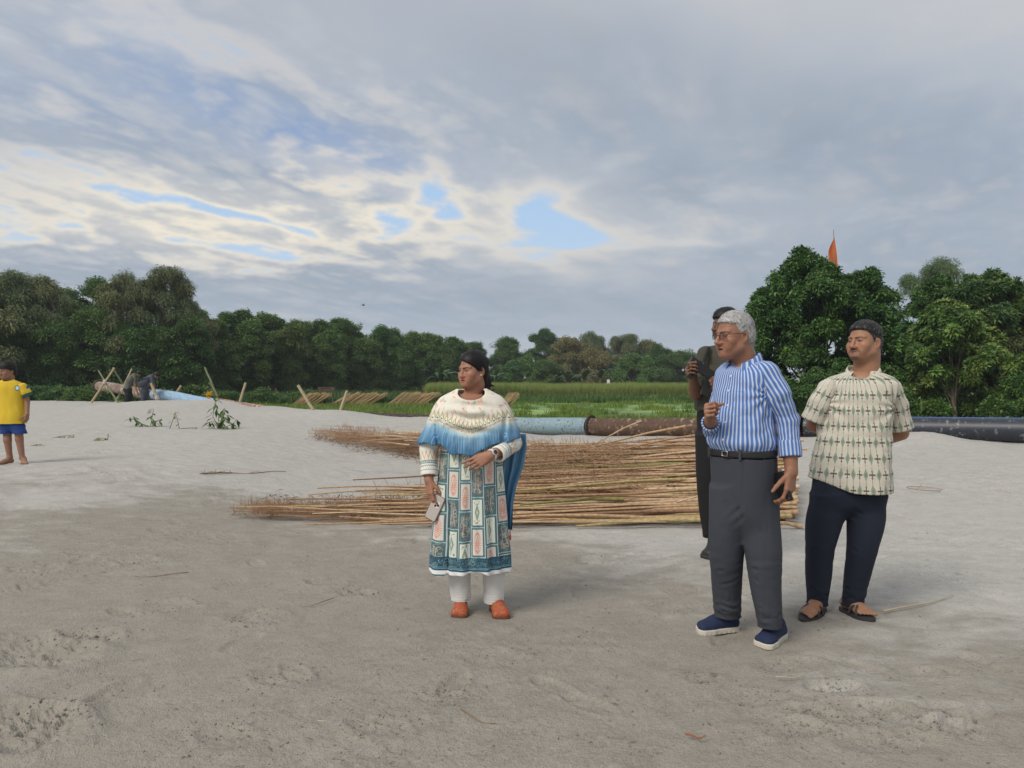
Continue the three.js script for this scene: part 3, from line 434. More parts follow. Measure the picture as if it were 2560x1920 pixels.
// ---------------------------------------------------------------- bamboo poles
{
  const mats = [std(col(.40, .31, .17), .65), std(col(.46, .38, .23), .65), std(col(.20, .22, .11), .65)], rope = std(col(.55, .53, .48), .95), cut = std(col(.6, .52, .36), .9);
  const pole = (a, b, R0, m, label, tie) => { const R = R0 * .82;
    const o = a.clone(), t = thing('bamboo_pole', label, 'bamboo pole', o, 'bamboo poles along the pipeline'), n = 26, p = []; const L = a.distanceTo(b), dir = b.clone().sub(a).normalize(), sd = a.x * 3.1;
    for (let i = 0; i <= n; i++) { const q = a.clone().lerp(b, i / n).sub(o); q.x += n3(i * .2, sd, 1) * .02; p.push(q.addScaledVector(dir, i === 0 ? -.25 : 0)); }
    part(t, 'culm', tube(p, q => R * (1 - .18 * q), 9), mats[m]);
    for (let k = .18; k < L; k += .3 + .06 * n3(k, sd, 2)) { const c = a.clone().addScaledVector(dir, k).sub(o); part(t, 'node_ring', new THREE.TorusGeometry(R * (1 - .18 * k / L) + .001, R * .22, 5, 12).applyQuaternion(new THREE.Quaternion().setFromUnitVectors(V(0, 0, 1), dir)).translate(c.x, c.y, c.z), mats[m]); }
    part(t, 'cut_end', new THREE.CircleGeometry(R * .78, 10).applyQuaternion(new THREE.Quaternion().setFromUnitVectors(V(0, 0, 1), dir)).translate(b.x - o.x + dir.x * .004, b.y - o.y + dir.y * .004, b.z - o.z + dir.z * .004), cut);
    if (tie !== undefined) { const c = a.clone().addScaledVector(dir, tie * L).sub(o), gs = []; for (let k = -2; k <= 2; k++) gs.push(new THREE.TorusGeometry(R * 1.35, R * .28, 5, 14).applyQuaternion(new THREE.Quaternion().setFromUnitVectors(V(0, 0, 1), dir)).translate(c.x + dir.x * k * R * .5, c.y + dir.y * k * R * .5, c.z + dir.z * k * R * .5)); gs.push(tube([c.clone(), c.clone().add(V(.08, -.1, .06)), c.clone().add(V(.05, -.2, .05))], [.012, .012, .006], 5)); part(t, 'rope_lashing', mergeGeometries(gs.map(g => { g.deleteAttribute('uv'); return g.index ? g.toNonIndexed() : g; })), rope); }
  };
  pole(P(218, 1022, 31), P(286, 920, 32), .06, 0, 'long tan bamboo leg leaning over the raised rusty pipe end', .62);
  pole(P(300, 1016, 31.4), P(247, 928, 31.8), .05, 2, 'green bamboo crossing the long tan leg at the pipe end', .72);
  pole(P(312, 968, 32.6), P(282, 920, 32.2), .05, 2, 'thin green bamboo running down from the tripod top');
  pole(P(284, 1015, 32.6), P(330, 922, 33), .05, 1, 'bamboo rising behind the worker in the grey-green shirt');
  pole(P(397, 1006, 29.2), P(377, 958, 29.2), .065, 1, 'short bamboo stake in front of the light blue pipe', .25);
  pole(P(429, 1000, 30.2), P(453, 964, 30.4), .07, 0, 'short bamboo stub leaning right above the light blue pipe');
  pole(P(553, 1014, 26.4), P(512, 918, 26.4), .05, 2, 'long dark bamboo leaning left behind the yellow flower');
  pole(P(597, 1014, 27), P(614, 957, 27), .06, 1, 'bamboo stake right of the flowering stalk');
  pole(P(789, 1036, 22.8), P(745, 963, 22.8), .065, 1, 'thick bamboo stake leaning left before the first stack of stalks');
  pole(P(850, 1030, 23), P(868, 977, 23), .06, 1, 'bamboo stake leaning right between the first two stacks');
}
// ---------------------------------------------------------------- far stacks of cut stalks, brick wall, hut, flag, bird
{
  const q = rng(71), tan = new THREE.MeshStandardMaterial({ vertexColors: true, roughness: .85 });
  const stack = (px0, px1, d, len, label, n) => {
    const x0 = (px0 - 1280) / F * d, x1 = (px1 - 1280) / F * d, b = V((x0 + x1) / 2, land((x0 + x1) / 2, d) - .02, -d), gs = [];
    for (let k = 0; k < n; k++) { const x = mix(x0, x1, q()) - b.x, z = (q() - .5) * 1.2, h0 = .04 + .1 * q(), h = .62 + .24 * q() - .15 * Math.abs(z), lean = len * (.55 + .2 * q()), g = tube([V(x - lean * .6, h0, z + .3), V(x - lean * .1, h * .55, z + .1), V(x + lean * .4, h, z - .2)], [.012, .017, .02], 5); const c = .8 + .5 * q(), tt = q() < .2 ? 1 : 0, ar = new Float32Array(g.attributes.position.count * 3); for (let i = 0; i < ar.length; i += 3) { ar[i] = .40 * c * (1 - .3 * tt); ar[i + 1] = .27 * c; ar[i + 2] = .13 * c; } g.setAttribute('color', new THREE.BufferAttribute(ar, 3)); gs.push(g); }
    solo('jute_stalk_stack', mergeGeometries(gs), tan, b, label, 'stalk stack', 'stacks of cut stalks on the far bank', 'stuff');
  };
  stack(752, 815, 41, 1.2, 'leftmost row of cut tan stalks leaning on the far bank', 150);
  stack(850, 950, 41.5, 1.5, 'middle row of cut stalks leaning on the far bank between bamboo stakes', 190);
  stack(990, 1085, 40.5, 1.2, 'densest reddish row of cut stalks, nearest the woman\'s shoulder', 300);
  stack(1262, 1290, 41, .9, 'small heap of cut stalks showing right of the woman\'s shoulder', 70);
  const brick = dataTex(256, 256, (u, v) => { const a = 1 + .3 * fbm(u * 20, v * 20, 3, 4); return [.42 * a, .32 * a, .26 * a]; });
  const wm = new THREE.MeshStandardMaterial({ map: brick, roughness: .95 }), d = 58;
  const wall = (px0, px1, py0, label) => { const a = P(px0, py0, d), b = P(px1, py0, d), y0 = land(a.x, d) - .1, L = b.x - a.x, t = thing('brick_wall', label, 'wall', V(a.x, y0, -d)), h = a.y - y0; const panelN = Math.max(1, Math.round(L / 2.2)); for (let k = 0; k < panelN; k++) { part(t, 'wall_panel', new THREE.BoxGeometry(L / panelN - .28, h, .2).translate((k + .5) * L / panelN, h / 2, 0), wm); } for (let k = 0; k <= panelN; k++) part(t, 'pier', new THREE.BoxGeometry(.3, h + .08, .3).translate(k * L / panelN, (h + .08) / 2, 0), wm); part(t, 'coping', new THREE.BoxGeometry(L, .06, .26).translate(L / 2, h + .03, 0), wm); };
  wall(515, 700, 962, 'dark red brick garden wall under the wood');
  wall(800, 832, 970, 'short orange brick wall panel between dark low trees');
  { const a = P(1518, 962, 70), t = thing('field_hut', 'small white-walled hut roof showing above the crop', 'hut', V(a.x, land(a.x, 70), -70)), w = P(1572, 962, 70).x - a.x, h = a.y - land(a.x, 70); part(t, 'wall', new THREE.BoxGeometry(w, h, 2).translate(w / 2, h / 2, 0), std(col(.5, .5, .46), .9)); part(t, 'roof', new THREE.BoxGeometry(w + .2, .12, 2.3).translate(w / 2, h + .06, 0), std(col(.62, .62, .58), .8)); part(t, 'roof_vent', new THREE.BoxGeometry(.25, .4, .25).translate(.1, h + .3, 0), std(col(.62, .62, .6), .8)); }
  { const d2 = 27.6, b = P(2092, 1000, d2), t = thing('flag_pole', 'orange cloth flag hanging from a thin pole above the big tree', 'flag', b), top = P(2083, 574, d2).sub(b); part(t, 'pole', tube([V(0, -.8, 0), top.clone().multiplyScalar(.5), top], [.025, .02, .012], 6), std(col(.35, .3, .2), .7));
    const n = 14, m = 5, pos = [], idx = [], f0 = P(2085, 592, d2).sub(b), f1 = P(2093, 668, d2).sub(b); for (let i = 0; i <= n; i++) for (let j = 0; j <= m; j++) { const t1 = i / n, s = j / m, c = f0.clone().lerp(f1, t1 * (1 - .12 * s)); pos.push(c.x - s * (.06 + .24 * Math.sin(Math.min(1, t1 * 1.3) * 2.2)) , c.y - s * .16, c.z + .07 * Math.sin(s * 7 + t1 * 3) * (.3 + t1)); if (i && j) { const e = i * (m + 1) + j, f = e - m - 1; idx.push(f - 1, e - 1, f, f, e - 1, e); } } const g = new THREE.BufferGeometry(); g.setAttribute('position', new THREE.Float32BufferAttribute(pos, 3)); g.setIndex(idx); g.computeVertexNormals(); part(t, 'flag_cloth', g, new THREE.MeshPhysicalMaterial({ color: col(.72, .17, .04), roughness: .9, transmission: .35, thickness: 0, side: THREE.DoubleSide })); }
  { const p = P(909, 763, 60), t = thing('flying_bird', 'tiny dark bird flying in the grey sky above the wood', 'bird', p), m = std(col(.04, .04, .045), .9); part(t, 'body', new THREE.SphereGeometry(.06, 10, 8).scale(1.9, .8, .8), m); const wg = new THREE.BufferGeometry(); wg.setAttribute('position', new THREE.Float32BufferAttribute([0, .03, -.05, 0, .03, .06, .22, .12, .05, 0, .02, .06, 0, .02, -.05, .22, .11, .05], 3)); wg.computeVertexNormals(); for (const s of [-1, 1]) { const w = part(t, 'wing', wg, m); w.rotation.y = s * 1.57; } part(t, 'tail', new THREE.ConeGeometry(.03, .12, 6).rotateZ(-1.57).translate(-.14, 0, 0), m); }
}

// thin evening haze
scene.fog = new THREE.FogExp2(new THREE.Color(.62, .67, .72), .0007);
// ---------------------------------------------------------------- modelling by distance fields
const smin = (a, b, k) => { if (k <= 0) return Math.min(a, b); const h = Math.max(k - Math.abs(a - b), 0) / k; return Math.min(a, b) - h * h * k * .25; };
const smax = (a, b, k) => -smin(-a, -b, k);
const cap = (a, b, ra, rb) => { const dx = b.x - a.x, dy = b.y - a.y, dz = b.z - a.z, L = dx * dx + dy * dy + dz * dz || 1e-9; return (x, y, z) => { const px = x - a.x, py = y - a.y, pz = z - a.z, t = clamp((px * dx + py * dy + pz * dz) / L), qx = px - dx * t, qy = py - dy * t, qz = pz - dz * t; return Math.sqrt(qx * qx + qy * qy + qz * qz) - ra - (rb - ra) * t; }; };
const ell = (c, rx, ry, rz) => (x, y, z) => { const a = (x - c.x) / rx, b = (y - c.y) / ry, d = (z - c.z) / rz, k0 = Math.sqrt(a * a + b * b + d * d), e = a / rx, f = b / ry, g = d / rz, k1 = Math.sqrt(e * e + f * f + g * g); return k1 < 1e-6 ? -Math.min(rx, ry, rz) : k0 * (k0 - 1) / k1; };
// an upright body of elliptical sections, rows [y, cx, cz, rx, rz], turned by yaw about its axis
function loft(rows, yaw = 0, pw = 2.2) {
  rows = rows.slice().sort((a, b) => a[0] - b[0]); const c = Math.cos(yaw), s = Math.sin(yaw), n = rows.length;
  return (x, y, z) => {
    let i = 0; while (i < n - 2 && y > rows[i + 1][0]) i++;
    const A = rows[i], B = rows[i + 1], t0 = clamp((y - A[0]) / (B[0] - A[0])), Z = rows[Math.max(0, i - 1)], C = rows[Math.min(n - 1, i + 2)];
    const g = k => { const m0 = i ? (B[k] - Z[k]) / (B[0] - Z[0]) * (B[0] - A[0]) : B[k] - A[k], m1 = i < n - 2 ? (C[k] - A[k]) / (C[0] - A[0]) * (B[0] - A[0]) : B[k] - A[k], t2 = t0 * t0, t3 = t2 * t0; return (2 * t3 - 3 * t2 + 1) * A[k] + (t3 - 2 * t2 + t0) * m0 + (-2 * t3 + 3 * t2) * B[k] + (t3 - t2) * m1; };
    const dx = x - g(1), dz = z - g(2), rx = g(3), rz = g(4), u = Math.abs(dx * c - dz * s) / rx, v = Math.abs(dx * s + dz * c) / rz;
    const q = Math.pow(Math.pow(u, pw) + Math.pow(v, pw), 1 / pw);
    return Math.max((q - 1) * Math.min(rx, rz) * (q < 1 ? 1 : mix(1, Math.max(rx, rz) / Math.min(rx, rz), .3)), y - rows[n - 1][0], rows[0][0] - y);
  };
}
const union = (list) => (x, y, z) => { let d = 1e3; for (const [f, k] of list) d = smin(d, f(x, y, z), k); return d; };
const U = (k, ...fs) => union(fs.map(f => [f, k]));
const carve = (f, g, k = .004) => (x, y, z) => smax(f(x, y, z), -g(x, y, z), k);
function nets(f, lo, hi, cell, opt = {}) {
  const nx = Math.ceil((hi.x - lo.x) / cell) + 1, ny = Math.ceil((hi.y - lo.y) / cell) + 1, nz = Math.ceil((hi.z - lo.z) / cell) + 1, B = 5;
  const val = new Float32Array(nx * ny * nz), ix = (i, j, k) => (k * ny + j) * nx + i, reach = B * cell * .87 * (opt.slack || 1.7) + (opt.pad || .012);
  for (let k = 0; k < nz; k += B) for (let j = 0; j < ny; j += B) for (let i = 0; i < nx; i += B) {
    const m = f(lo.x + (i + B / 2) * cell, lo.y + (j + B / 2) * cell, lo.z + (k + B / 2) * cell), far = Math.abs(m) > reach;
    for (let c = k; c < Math.min(nz, k + B); c++) for (let b = j; b < Math.min(ny, j + B); b++) for (let a = i; a < Math.min(nx, i + B); a++) val[ix(a, b, c)] = far ? m : f(lo.x + a * cell, lo.y + b * cell, lo.z + c * cell);
  }
  const id = new Int32Array(nx * ny * nz).fill(-1), pos = [], idx = [];
  const E = [[0, 1], [2, 3], [4, 5], [6, 7], [0, 2], [1, 3], [4, 6], [5, 7], [0, 4], [1, 5], [2, 6], [3, 7]], v = new Float32Array(8);
  for (let k = 0; k < nz - 1; k++) for (let j = 0; j < ny - 1; j++) for (let i = 0; i < nx - 1; i++) {
    let m = 0; for (let c = 0; c < 8; c++) { v[c] = val[ix(i + (c & 1), j + (c >> 1 & 1), k + (c >> 2))]; if (v[c] < 0) m |= 1 << c; }
    if (m === 0 || m === 255) continue;
    let x = 0, y = 0, z = 0, n = 0;
    for (const [a, b] of E) if ((m >> a & 1) !== (m >> b & 1)) { const t = v[a] / (v[a] - v[b]); x += (a & 1) + t * ((b & 1) - (a & 1)); y += (a >> 1 & 1) + t * ((b >> 1 & 1) - (a >> 1 & 1)); z += (a >> 2) + t * ((b >> 2) - (a >> 2)); n++; }
    id[ix(i, j, k)] = pos.length / 3; pos.push(lo.x + (i + x / n) * cell, lo.y + (j + y / n) * cell, lo.z + (k + z / n) * cell);
  }
  const quad = (a, b, c, d, flip) => { if (a < 0 || b < 0 || c < 0 || d < 0) return; flip ? idx.push(a, c, b, b, c, d) : idx.push(a, b, c, b, d, c); };
  for (let k = 1; k < nz - 1; k++) for (let j = 1; j < ny - 1; j++) for (let i = 1; i < nx - 1; i++) {
    const s = val[ix(i, j, k)] < 0;
    if (s !== (val[ix(i + 1, j, k)] < 0)) quad(id[ix(i, j - 1, k - 1)], id[ix(i, j, k - 1)], id[ix(i, j - 1, k)], id[ix(i, j, k)], !s);
    if (s !== (val[ix(i, j + 1, k)] < 0)) quad(id[ix(i - 1, j, k - 1)], id[ix(i, j, k - 1)], id[ix(i - 1, j, k)], id[ix(i, j, k)], s);
    if (s !== (val[ix(i, j, k + 1)] < 0)) quad(id[ix(i - 1, j - 1, k)], id[ix(i, j - 1, k)], id[ix(i - 1, j, k)], id[ix(i, j, k)], !s);
  }
  const g = new THREE.BufferGeometry(); g.setAttribute('position', new THREE.Float32BufferAttribute(pos, 3)); g.setIndex(idx);
  const n = pos.length / 3;
  if (opt.color) { const c = new Float32Array(n * 3); for (let i = 0; i < n; i++) { const q = opt.color(pos[i * 3], pos[i * 3 + 1], pos[i * 3 + 2]); c[i * 3] = q[0]; c[i * 3 + 1] = q[1]; c[i * 3 + 2] = q[2]; } g.setAttribute('color', new THREE.BufferAttribute(c, 3)); }
  if (opt.uv) { const c = new Float32Array(n * 2); for (let i = 0; i < n; i++) { const q = opt.uv(pos[i * 3], pos[i * 3 + 1], pos[i * 3 + 2]); c[i * 2] = q[0]; c[i * 2 + 1] = q[1]; } g.setAttribute('uv', new THREE.BufferAttribute(c, 2)); }
  g.computeVertexNormals(); return g;
}
const box = (pts, m) => { const b = new THREE.Box3().setFromPoints(pts); return [b.min.addScalar(-m), b.max.addScalar(m)]; };

// ---------------------------------------------------------------- heads
// local frame: z ahead, y up from the eye line, x to the person's own left; metres
const ctrlL = pts => y => { if (y <= pts[0][0]) return pts[0][1]; for (let i = 1; i < pts.length; i++) if (y < pts[i][0]) return mix(pts[i - 1][1], pts[i][1], (y - pts[i - 1][0]) / (pts[i][0] - pts[i - 1][0])); return pts[pts.length - 1][1]; };
function headField(o) {
  const w = o.wide ?? 1, jaw = o.jaw ?? 1, nose = o.nose ?? 1, nzz = o.noseZ ?? 0, sy = o.chin ?? 0, fat = o.fat ?? 0;
  const cran = ell(V(0, .033, -.014), .0735 * w, .086, .093), nape = cap(V(0, -.02, -.045), V(0, -.09, -.045), .055, .05);
  const face = ell(V(0, -.034, .030), .062 * w, .085 + sy * .4, .062);
  const prim = [[cran, 0], [nape, .03], [face, .03], [cap(V(0, -.093 - sy, .071), V(0, -.09 - sy, .05), .021 * jaw, .03), .03]];
  for (const s of [-1, 1]) {
    prim.push([cap(V(s * .05 * w * jaw, -.066 - sy * .6, .004), V(s * .016, -.094 - sy, .058), .02 + fat * .5, .017 + fat * .4), .028]);
    prim.push([ell(V(s * .042 * w, -.03, .058), .024 + fat, .022 + fat * 1.2, .022 + fat), .022]);
    prim.push([ell(V(s * .032, -.062, .066), .018 + fat, .02, .016 + fat), .02]);
    prim.push([cap(V(s * .010, .0205, .0875), V(s * .046 * w, .0205, .066), .0085, .008), .012]);
  }
  let f = union(prim);
  for (const s of [-1, 1]) { f = carve(f, ell(V(s * .031, .001, .0965), .0165, .0105, .013), .014); }
  const eye = [-1, 1].map(s => ell(V(s * .031, -.001, .0745), .0155, .0118, .0118));
  const nz = [[cap(V(0, .012, .087), V(0, -.034, .1105 + nzz), .0070, .0112 * nose), 0], [ell(V(0, -.037, .107 + nzz), .0125 * nose, .0105, .011), .008]];
  for (const s of [-1, 1]) nz.push([ell(V(s * .0125 * nose, -.04, .0965), .0088 * nose, .0085, .0105), .008]);
  const nosef = union(nz), nost = [-1, 1].map(s => ell(V(s * .0068 * nose, -.0495, .102), .0036, .004, .005));
  const my = -.0665 - sy * .35, mo = o.mouth ?? 0, mw = o.mouthW ?? .024;
  const lipU = U(.006, cap(V(-mw * .9, my - .001, .079), V(-.007, my + .0055, .0915), .0035, .0052), cap(V(mw * .9, my - .001, .079), V(.007, my + .0055, .0915), .0035, .0052), cap(V(-.007, my + .0055, .0915), V(.007, my + .0055, .0915), .005, .005));
  const lipL = U(.006, cap(V(-mw * .8, my - .003 - mo * .4, .078), V(0, my - .0085 - mo, .090), .0035, .0062), cap(V(mw * .8, my - .003 - mo * .4, .078), V(0, my - .0085 - mo, .090), .0035, .0062));
  const gap = U(.002, ell(V(0, my - .001 - mo * .45, .093), mw * .92, .0009 + mo * .62, .016));
  const ears = [-1, 1].map(s => { const q = new THREE.Matrix4().makeRotationFromEuler(new THREE.Euler(.0, s * -.45, s * -.12)).setPosition(s * .0745 * w, -.012, -.014).invert().elements, body = ell(V(0, 0, 0), .0075, .031, .0185), bowl = ell(V(s * .007, .003, .002), .006, .019, .010), lobe = ell(V(0, -.026, .006), .006, .009, .008), rim = carve(U(.006, body, lobe), bowl, .004); return (x, y, z) => rim(q[0] * x + q[4] * y + q[8] * z + q[12], q[1] * x + q[5] * y + q[9] * z + q[13], q[2] * x + q[6] * y + q[10] * z + q[14]); });
  const skull = f, furrow = o.furrow ?? 0;
  return { skull, cran, ears, my, mo, mw, f: (x, y, z) => {
    let d = skull(x, y, z);
    if (z > .04) { d = smin(d, eye[0](x, y, z), .004); d = smin(d, eye[1](x, y, z), .004); d = smin(d, nosef(x, y, z), .012); d = smin(d, lipU(x, y, z), .006); d = smin(d, lipL(x, y, z), .006); d = smax(d, -gap(x, y, z), .002); d = smax(d, -nost[0](x, y, z), .002); d = smax(d, -nost[1](x, y, z), .002);
      // smile folds beside the nose, and frown lines between the brows
      const ax = Math.abs(x), fl = Math.hypot(ax - (.021 + (-.04 - y) * .38), 0); if (y < -.036 && y > -.075) d += .0022 * Math.exp(-((fl / .0035) ** 2)) * S(-.036, -.044, y) * S(-.078, -.066, y);
      if (furrow && y > .012 && y < .05) d += furrow * .0018 * Math.exp(-(((ax - .007) / .0022) ** 2)) * S(.012, .02, y) * S(.048, .03, y);
      if (furrow && y > .03) d += furrow * .0009 * Math.sin(y * 620) * S(.03, .04, y) * S(.075, .06, y);
    }
    d = smin(d, ears[0](x, y, z), .006); return smin(d, ears[1](x, y, z), .006);
  } };
}
function headColor(o, H) {
  const sk = o.skin, lip = o.lip || [sk[0] * .85, sk[1] * .62, sk[2] * .65], hair = o.browC || [.02, .016, .014];
  const set = (c, t, a) => { for (let n = 0; n < 3; n++) c[n] = mix(c[n], t[n], a); };
  return (x, y, z) => {
    const v = 1 + .07 * fbm(x * 60, y * 60, z * 60, 3) + .05 * fbm(x * 16, y * 16, z * 16, 2), c = [sk[0] * v, sk[1] * v, sk[2] * v], ax = Math.abs(x);
    const red = Math.exp(-(((ax - .04) / .022) ** 2 + ((y + .032) / .02) ** 2)) * (z > .03 ? 1 : 0) + .8 * Math.exp(-((x / .014) ** 2 + ((y + .036) / .012) ** 2)) * (z > .09 ? 1 : 0);
    c[0] *= 1 + .08 * red; c[1] *= 1 - .06 * red; c[2] *= 1 - .08 * red;
    if (z > .05) {
      const ex = ax - .031, al = .0046 * (o.squint ?? 1) * Math.max(0, 1 - (ex / .0142) ** 2), yy = y + .0012 + ex * (o.slant ?? -.05);
      const ring = Math.exp(-((ex / .017) ** 2 + ((y + .003) / .0125) ** 2)); c[0] *= 1 - .2 * ring; c[1] *= 1 - .26 * ring; c[2] *= 1 - .25 * ring;   // skin about the eyes is darker
      if (al > 0 && Math.abs(yy) < al) { const gx = ex - (x > 0 ? 1 : -1) * (o.gaze ?? 0), r2 = gx * gx + yy * yy; set(c, r2 < .0052 ** 2 ? [.016, .010, .008] : [.40, .35, .31], 1); }
      if (Math.abs(yy - al) < .0016 + (o.lash ?? 0) && Math.abs(ex) < .0155 && yy > -.001) set(c, [.015, .012, .01], .9);
      if (Math.abs(yy + al) < .001 && Math.abs(ex) < .0135) set(c, [.06, .035, .028], .5);
      const bt = (ax - .011) / .036, by = .0185 + (o.browUp ?? 0) + .0055 * Math.sin(clamp(bt) * 2.2) - .004 * clamp(bt) - (o.frown ?? 0) * .006 * (1 - clamp(bt * 1.6)), bw = .0034 * (o.brow ?? 1) * (1 - .55 * clamp(bt)) ;
      if (bt > -.08 && bt < 1.04) set(c, hair, clamp(S(bw * 1.5, bw * .4, Math.abs(y - by)) * (.85 + .4 * n3(x * 700, y * 260, 3))) * (o.browA ?? .95));
      const my = H.my, mo = H.mo, mw = H.mw;
      if (ax < mw * 1.02 && y < my + .0105 && y > my - .0155 - mo && z > .07) {
        const e = 1 - (ax / (mw * 1.02)) ** 2, upper = y > my - .001 - mo * .45, lim = upper ? my + .0095 * e : my - .0025 - mo - .0115 * e;
        if (upper ? y < lim + .001 : y > lim) set(c, lip, .85);
        const gh = (.0010 + mo * .75) * (1 - (ax / (mw * .95)) ** 2), gy = y - (my - .001 - mo * .45);
        if (Math.abs(gy) < gh) set(c, gy > gh * .1 && mo > .003 && ax < mw * .7 ? [.62, .58, .5] : [.035, .012, .010], 1);
      }
      const st = o.stubble ?? 0; if (st) { const a = S(-.045, -.06, y) * (1 - Math.exp(-((ax / (mw * 1.05)) ** 2 + ((y - my) / .010) ** 2) * 1.2)); set(c, [.05, .04, .036], clamp(a * st * (.7 + .6 * n3(x * 500, y * 500, z * 500)))); }
      if (o.moustache) { const t = ax / .034, cy = my + .0145 - .012 * t * t - (t > .8 ? (t - .8) * .05 : 0), a = S(.0075, .003, Math.abs(y - cy)) * S(1.12, .9, t) * S(.02, .3, t + .18); set(c, [.028, .022, .02], a * o.moustache); const chin = Math.exp(-(((ax) / .03) ** 4 + ((y - (my - .036)) / .011) ** 2)); set(c, [.028, .022, .02], clamp(chin * 1.25) * o.moustache * .95); }
    }
    if (o.hairline && !o.bareScalp) { const g = o.hairline(x, y, z) + .006 * n3(x * 190, y * 80, z * 190), q = Math.min(y > -.11 ? 1 : 0, S(.002, -.008, g)); let ear = 1; for (const e of H.ears) ear = Math.min(ear, S(.0, .004, e(x, y, z))); if (q > 0) set(c, o.hairC(x, y, z), q * ear * clamp(.82 + .35 * n3(x * 300, y * 120, z * 300))); }
    for (const m of o.moles || []) if ((x - m[0]) ** 2 + (y - m[1]) ** 2 < m[2] ** 2 && z > .02) set(c, [.05, .02, .018], .85);
    return c;
  };
}
const skinMat = new THREE.MeshPhysicalMaterial({ vertexColors: true, roughness: .52, sheen: .15, sheenRoughness: .5, sheenColor: col(.5, .3, .22) });
// hair: a shell over the skull, cut at the hairline, with loose locks laid over it
function hairGeo(o, H) {
  const t = o.hairT ?? .008, line = o.hairline, tip = o.hairTip, nape = ell(V(0, -.01, -.05), .062, .085, .055);
  const f = (x, y, z) => { const g = line(x, y, z) + .005 * (o.edge ?? 1) * n3(x * 170, y * 60, z * 170); let d = smin(H.skull(x, y, z), nape(x, y, z), .02) - (.0015 + t * (o.hairTop ? o.hairTop(x, y, z) : 1) * clamp(-g / (o.taper ?? .022))); d += .0022 * (o.rough ?? 1) * fbm(x * 70, y * 46, z * 46, 2) * clamp(-g / .01, .1, 1); d = smax(d, g * .8, .008); for (const e of H.ears) d = smax(d, -(e(x, y, z) - .003), .003); return tip ? smin(d, tip(x, y, z), .012) : d; };
  const [lo, hi] = o.hairBox || [V(-.1, -.14, -.14), V(.1, .15, .12)];
  return [nets(f, lo, hi, .003, { color: (x, y, z) => o.hairC(x, y, z) }), f];
}
function locks(geo, o, n, L, wd, dirf, seed) {         // thin tapered locks that follow the hair surface
  const r = rng(seed), pos = geo.attributes.position, nor = geo.attributes.normal, P3 = [], N3 = [], C3 = [], I3 = [], cl = geo.attributes.color, nv = pos.count;
  for (let k = 0; k < n; k++) {
    const i = Math.floor(r() * nv), p = V(pos.getX(i), pos.getY(i), pos.getZ(i)), nn = V(nor.getX(i), nor.getY(i), nor.getZ(i)), d = dirf(p).add(rv(r).multiplyScalar(o.mess ?? .25)); d.addScaledVector(nn, -d.dot(nn)).normalize();
    const s = V(0, 0, 0).crossVectors(d, nn).normalize(), l = L * (.6 + .8 * r()), w = wd * (.6 + .8 * r()), b = .75 + .7 * r(), base = P3.length / 3, lift = (o.lift ?? .002) * (.4 + r()), steps = 3;
    for (let q = 0; q <= steps; q++) { const t = q / steps, c = p.clone().addScaledVector(d, l * (t - .35)).addScaledVector(nn, lift * (.4 + 1.2 * t) - l * l * (t - .35) ** 2 * 4.5), ww = w * (1 - t * .85) * (q === 0 ? .4 : 1); for (const e of [-1, 0, 1]) { P3.push(c.x + s.x * ww * e, c.y + s.y * ww * e, c.z + s.z * ww * e); if (e === 0) { P3[P3.length - 3] += nn.x * ww * .4; P3[P3.length - 2] += nn.y * ww * .4; P3[P3.length - 1] += nn.z * ww * .4; } const m = nn.clone().addScaledVector(s, e * .35).normalize(); N3.push(m.x, m.y, m.z); C3.push(cl.getX(i) * b, cl.getY(i) * b, cl.getZ(i) * b); } if (q) { const a = base + q * 3, e = a - 3; I3.push(e, e + 1, a, e + 1, a + 1, a, e + 1, e + 2, a + 1, e + 2, a + 2, a + 1); } }
  }
  const g = new THREE.BufferGeometry(); g.setAttribute('position', new THREE.Float32BufferAttribute(P3, 3)); g.setAttribute('normal', new THREE.Float32BufferAttribute(N3, 3)); g.setAttribute('color', new THREE.Float32BufferAttribute(C3, 3)); g.setIndex(I3);
  return g;
}
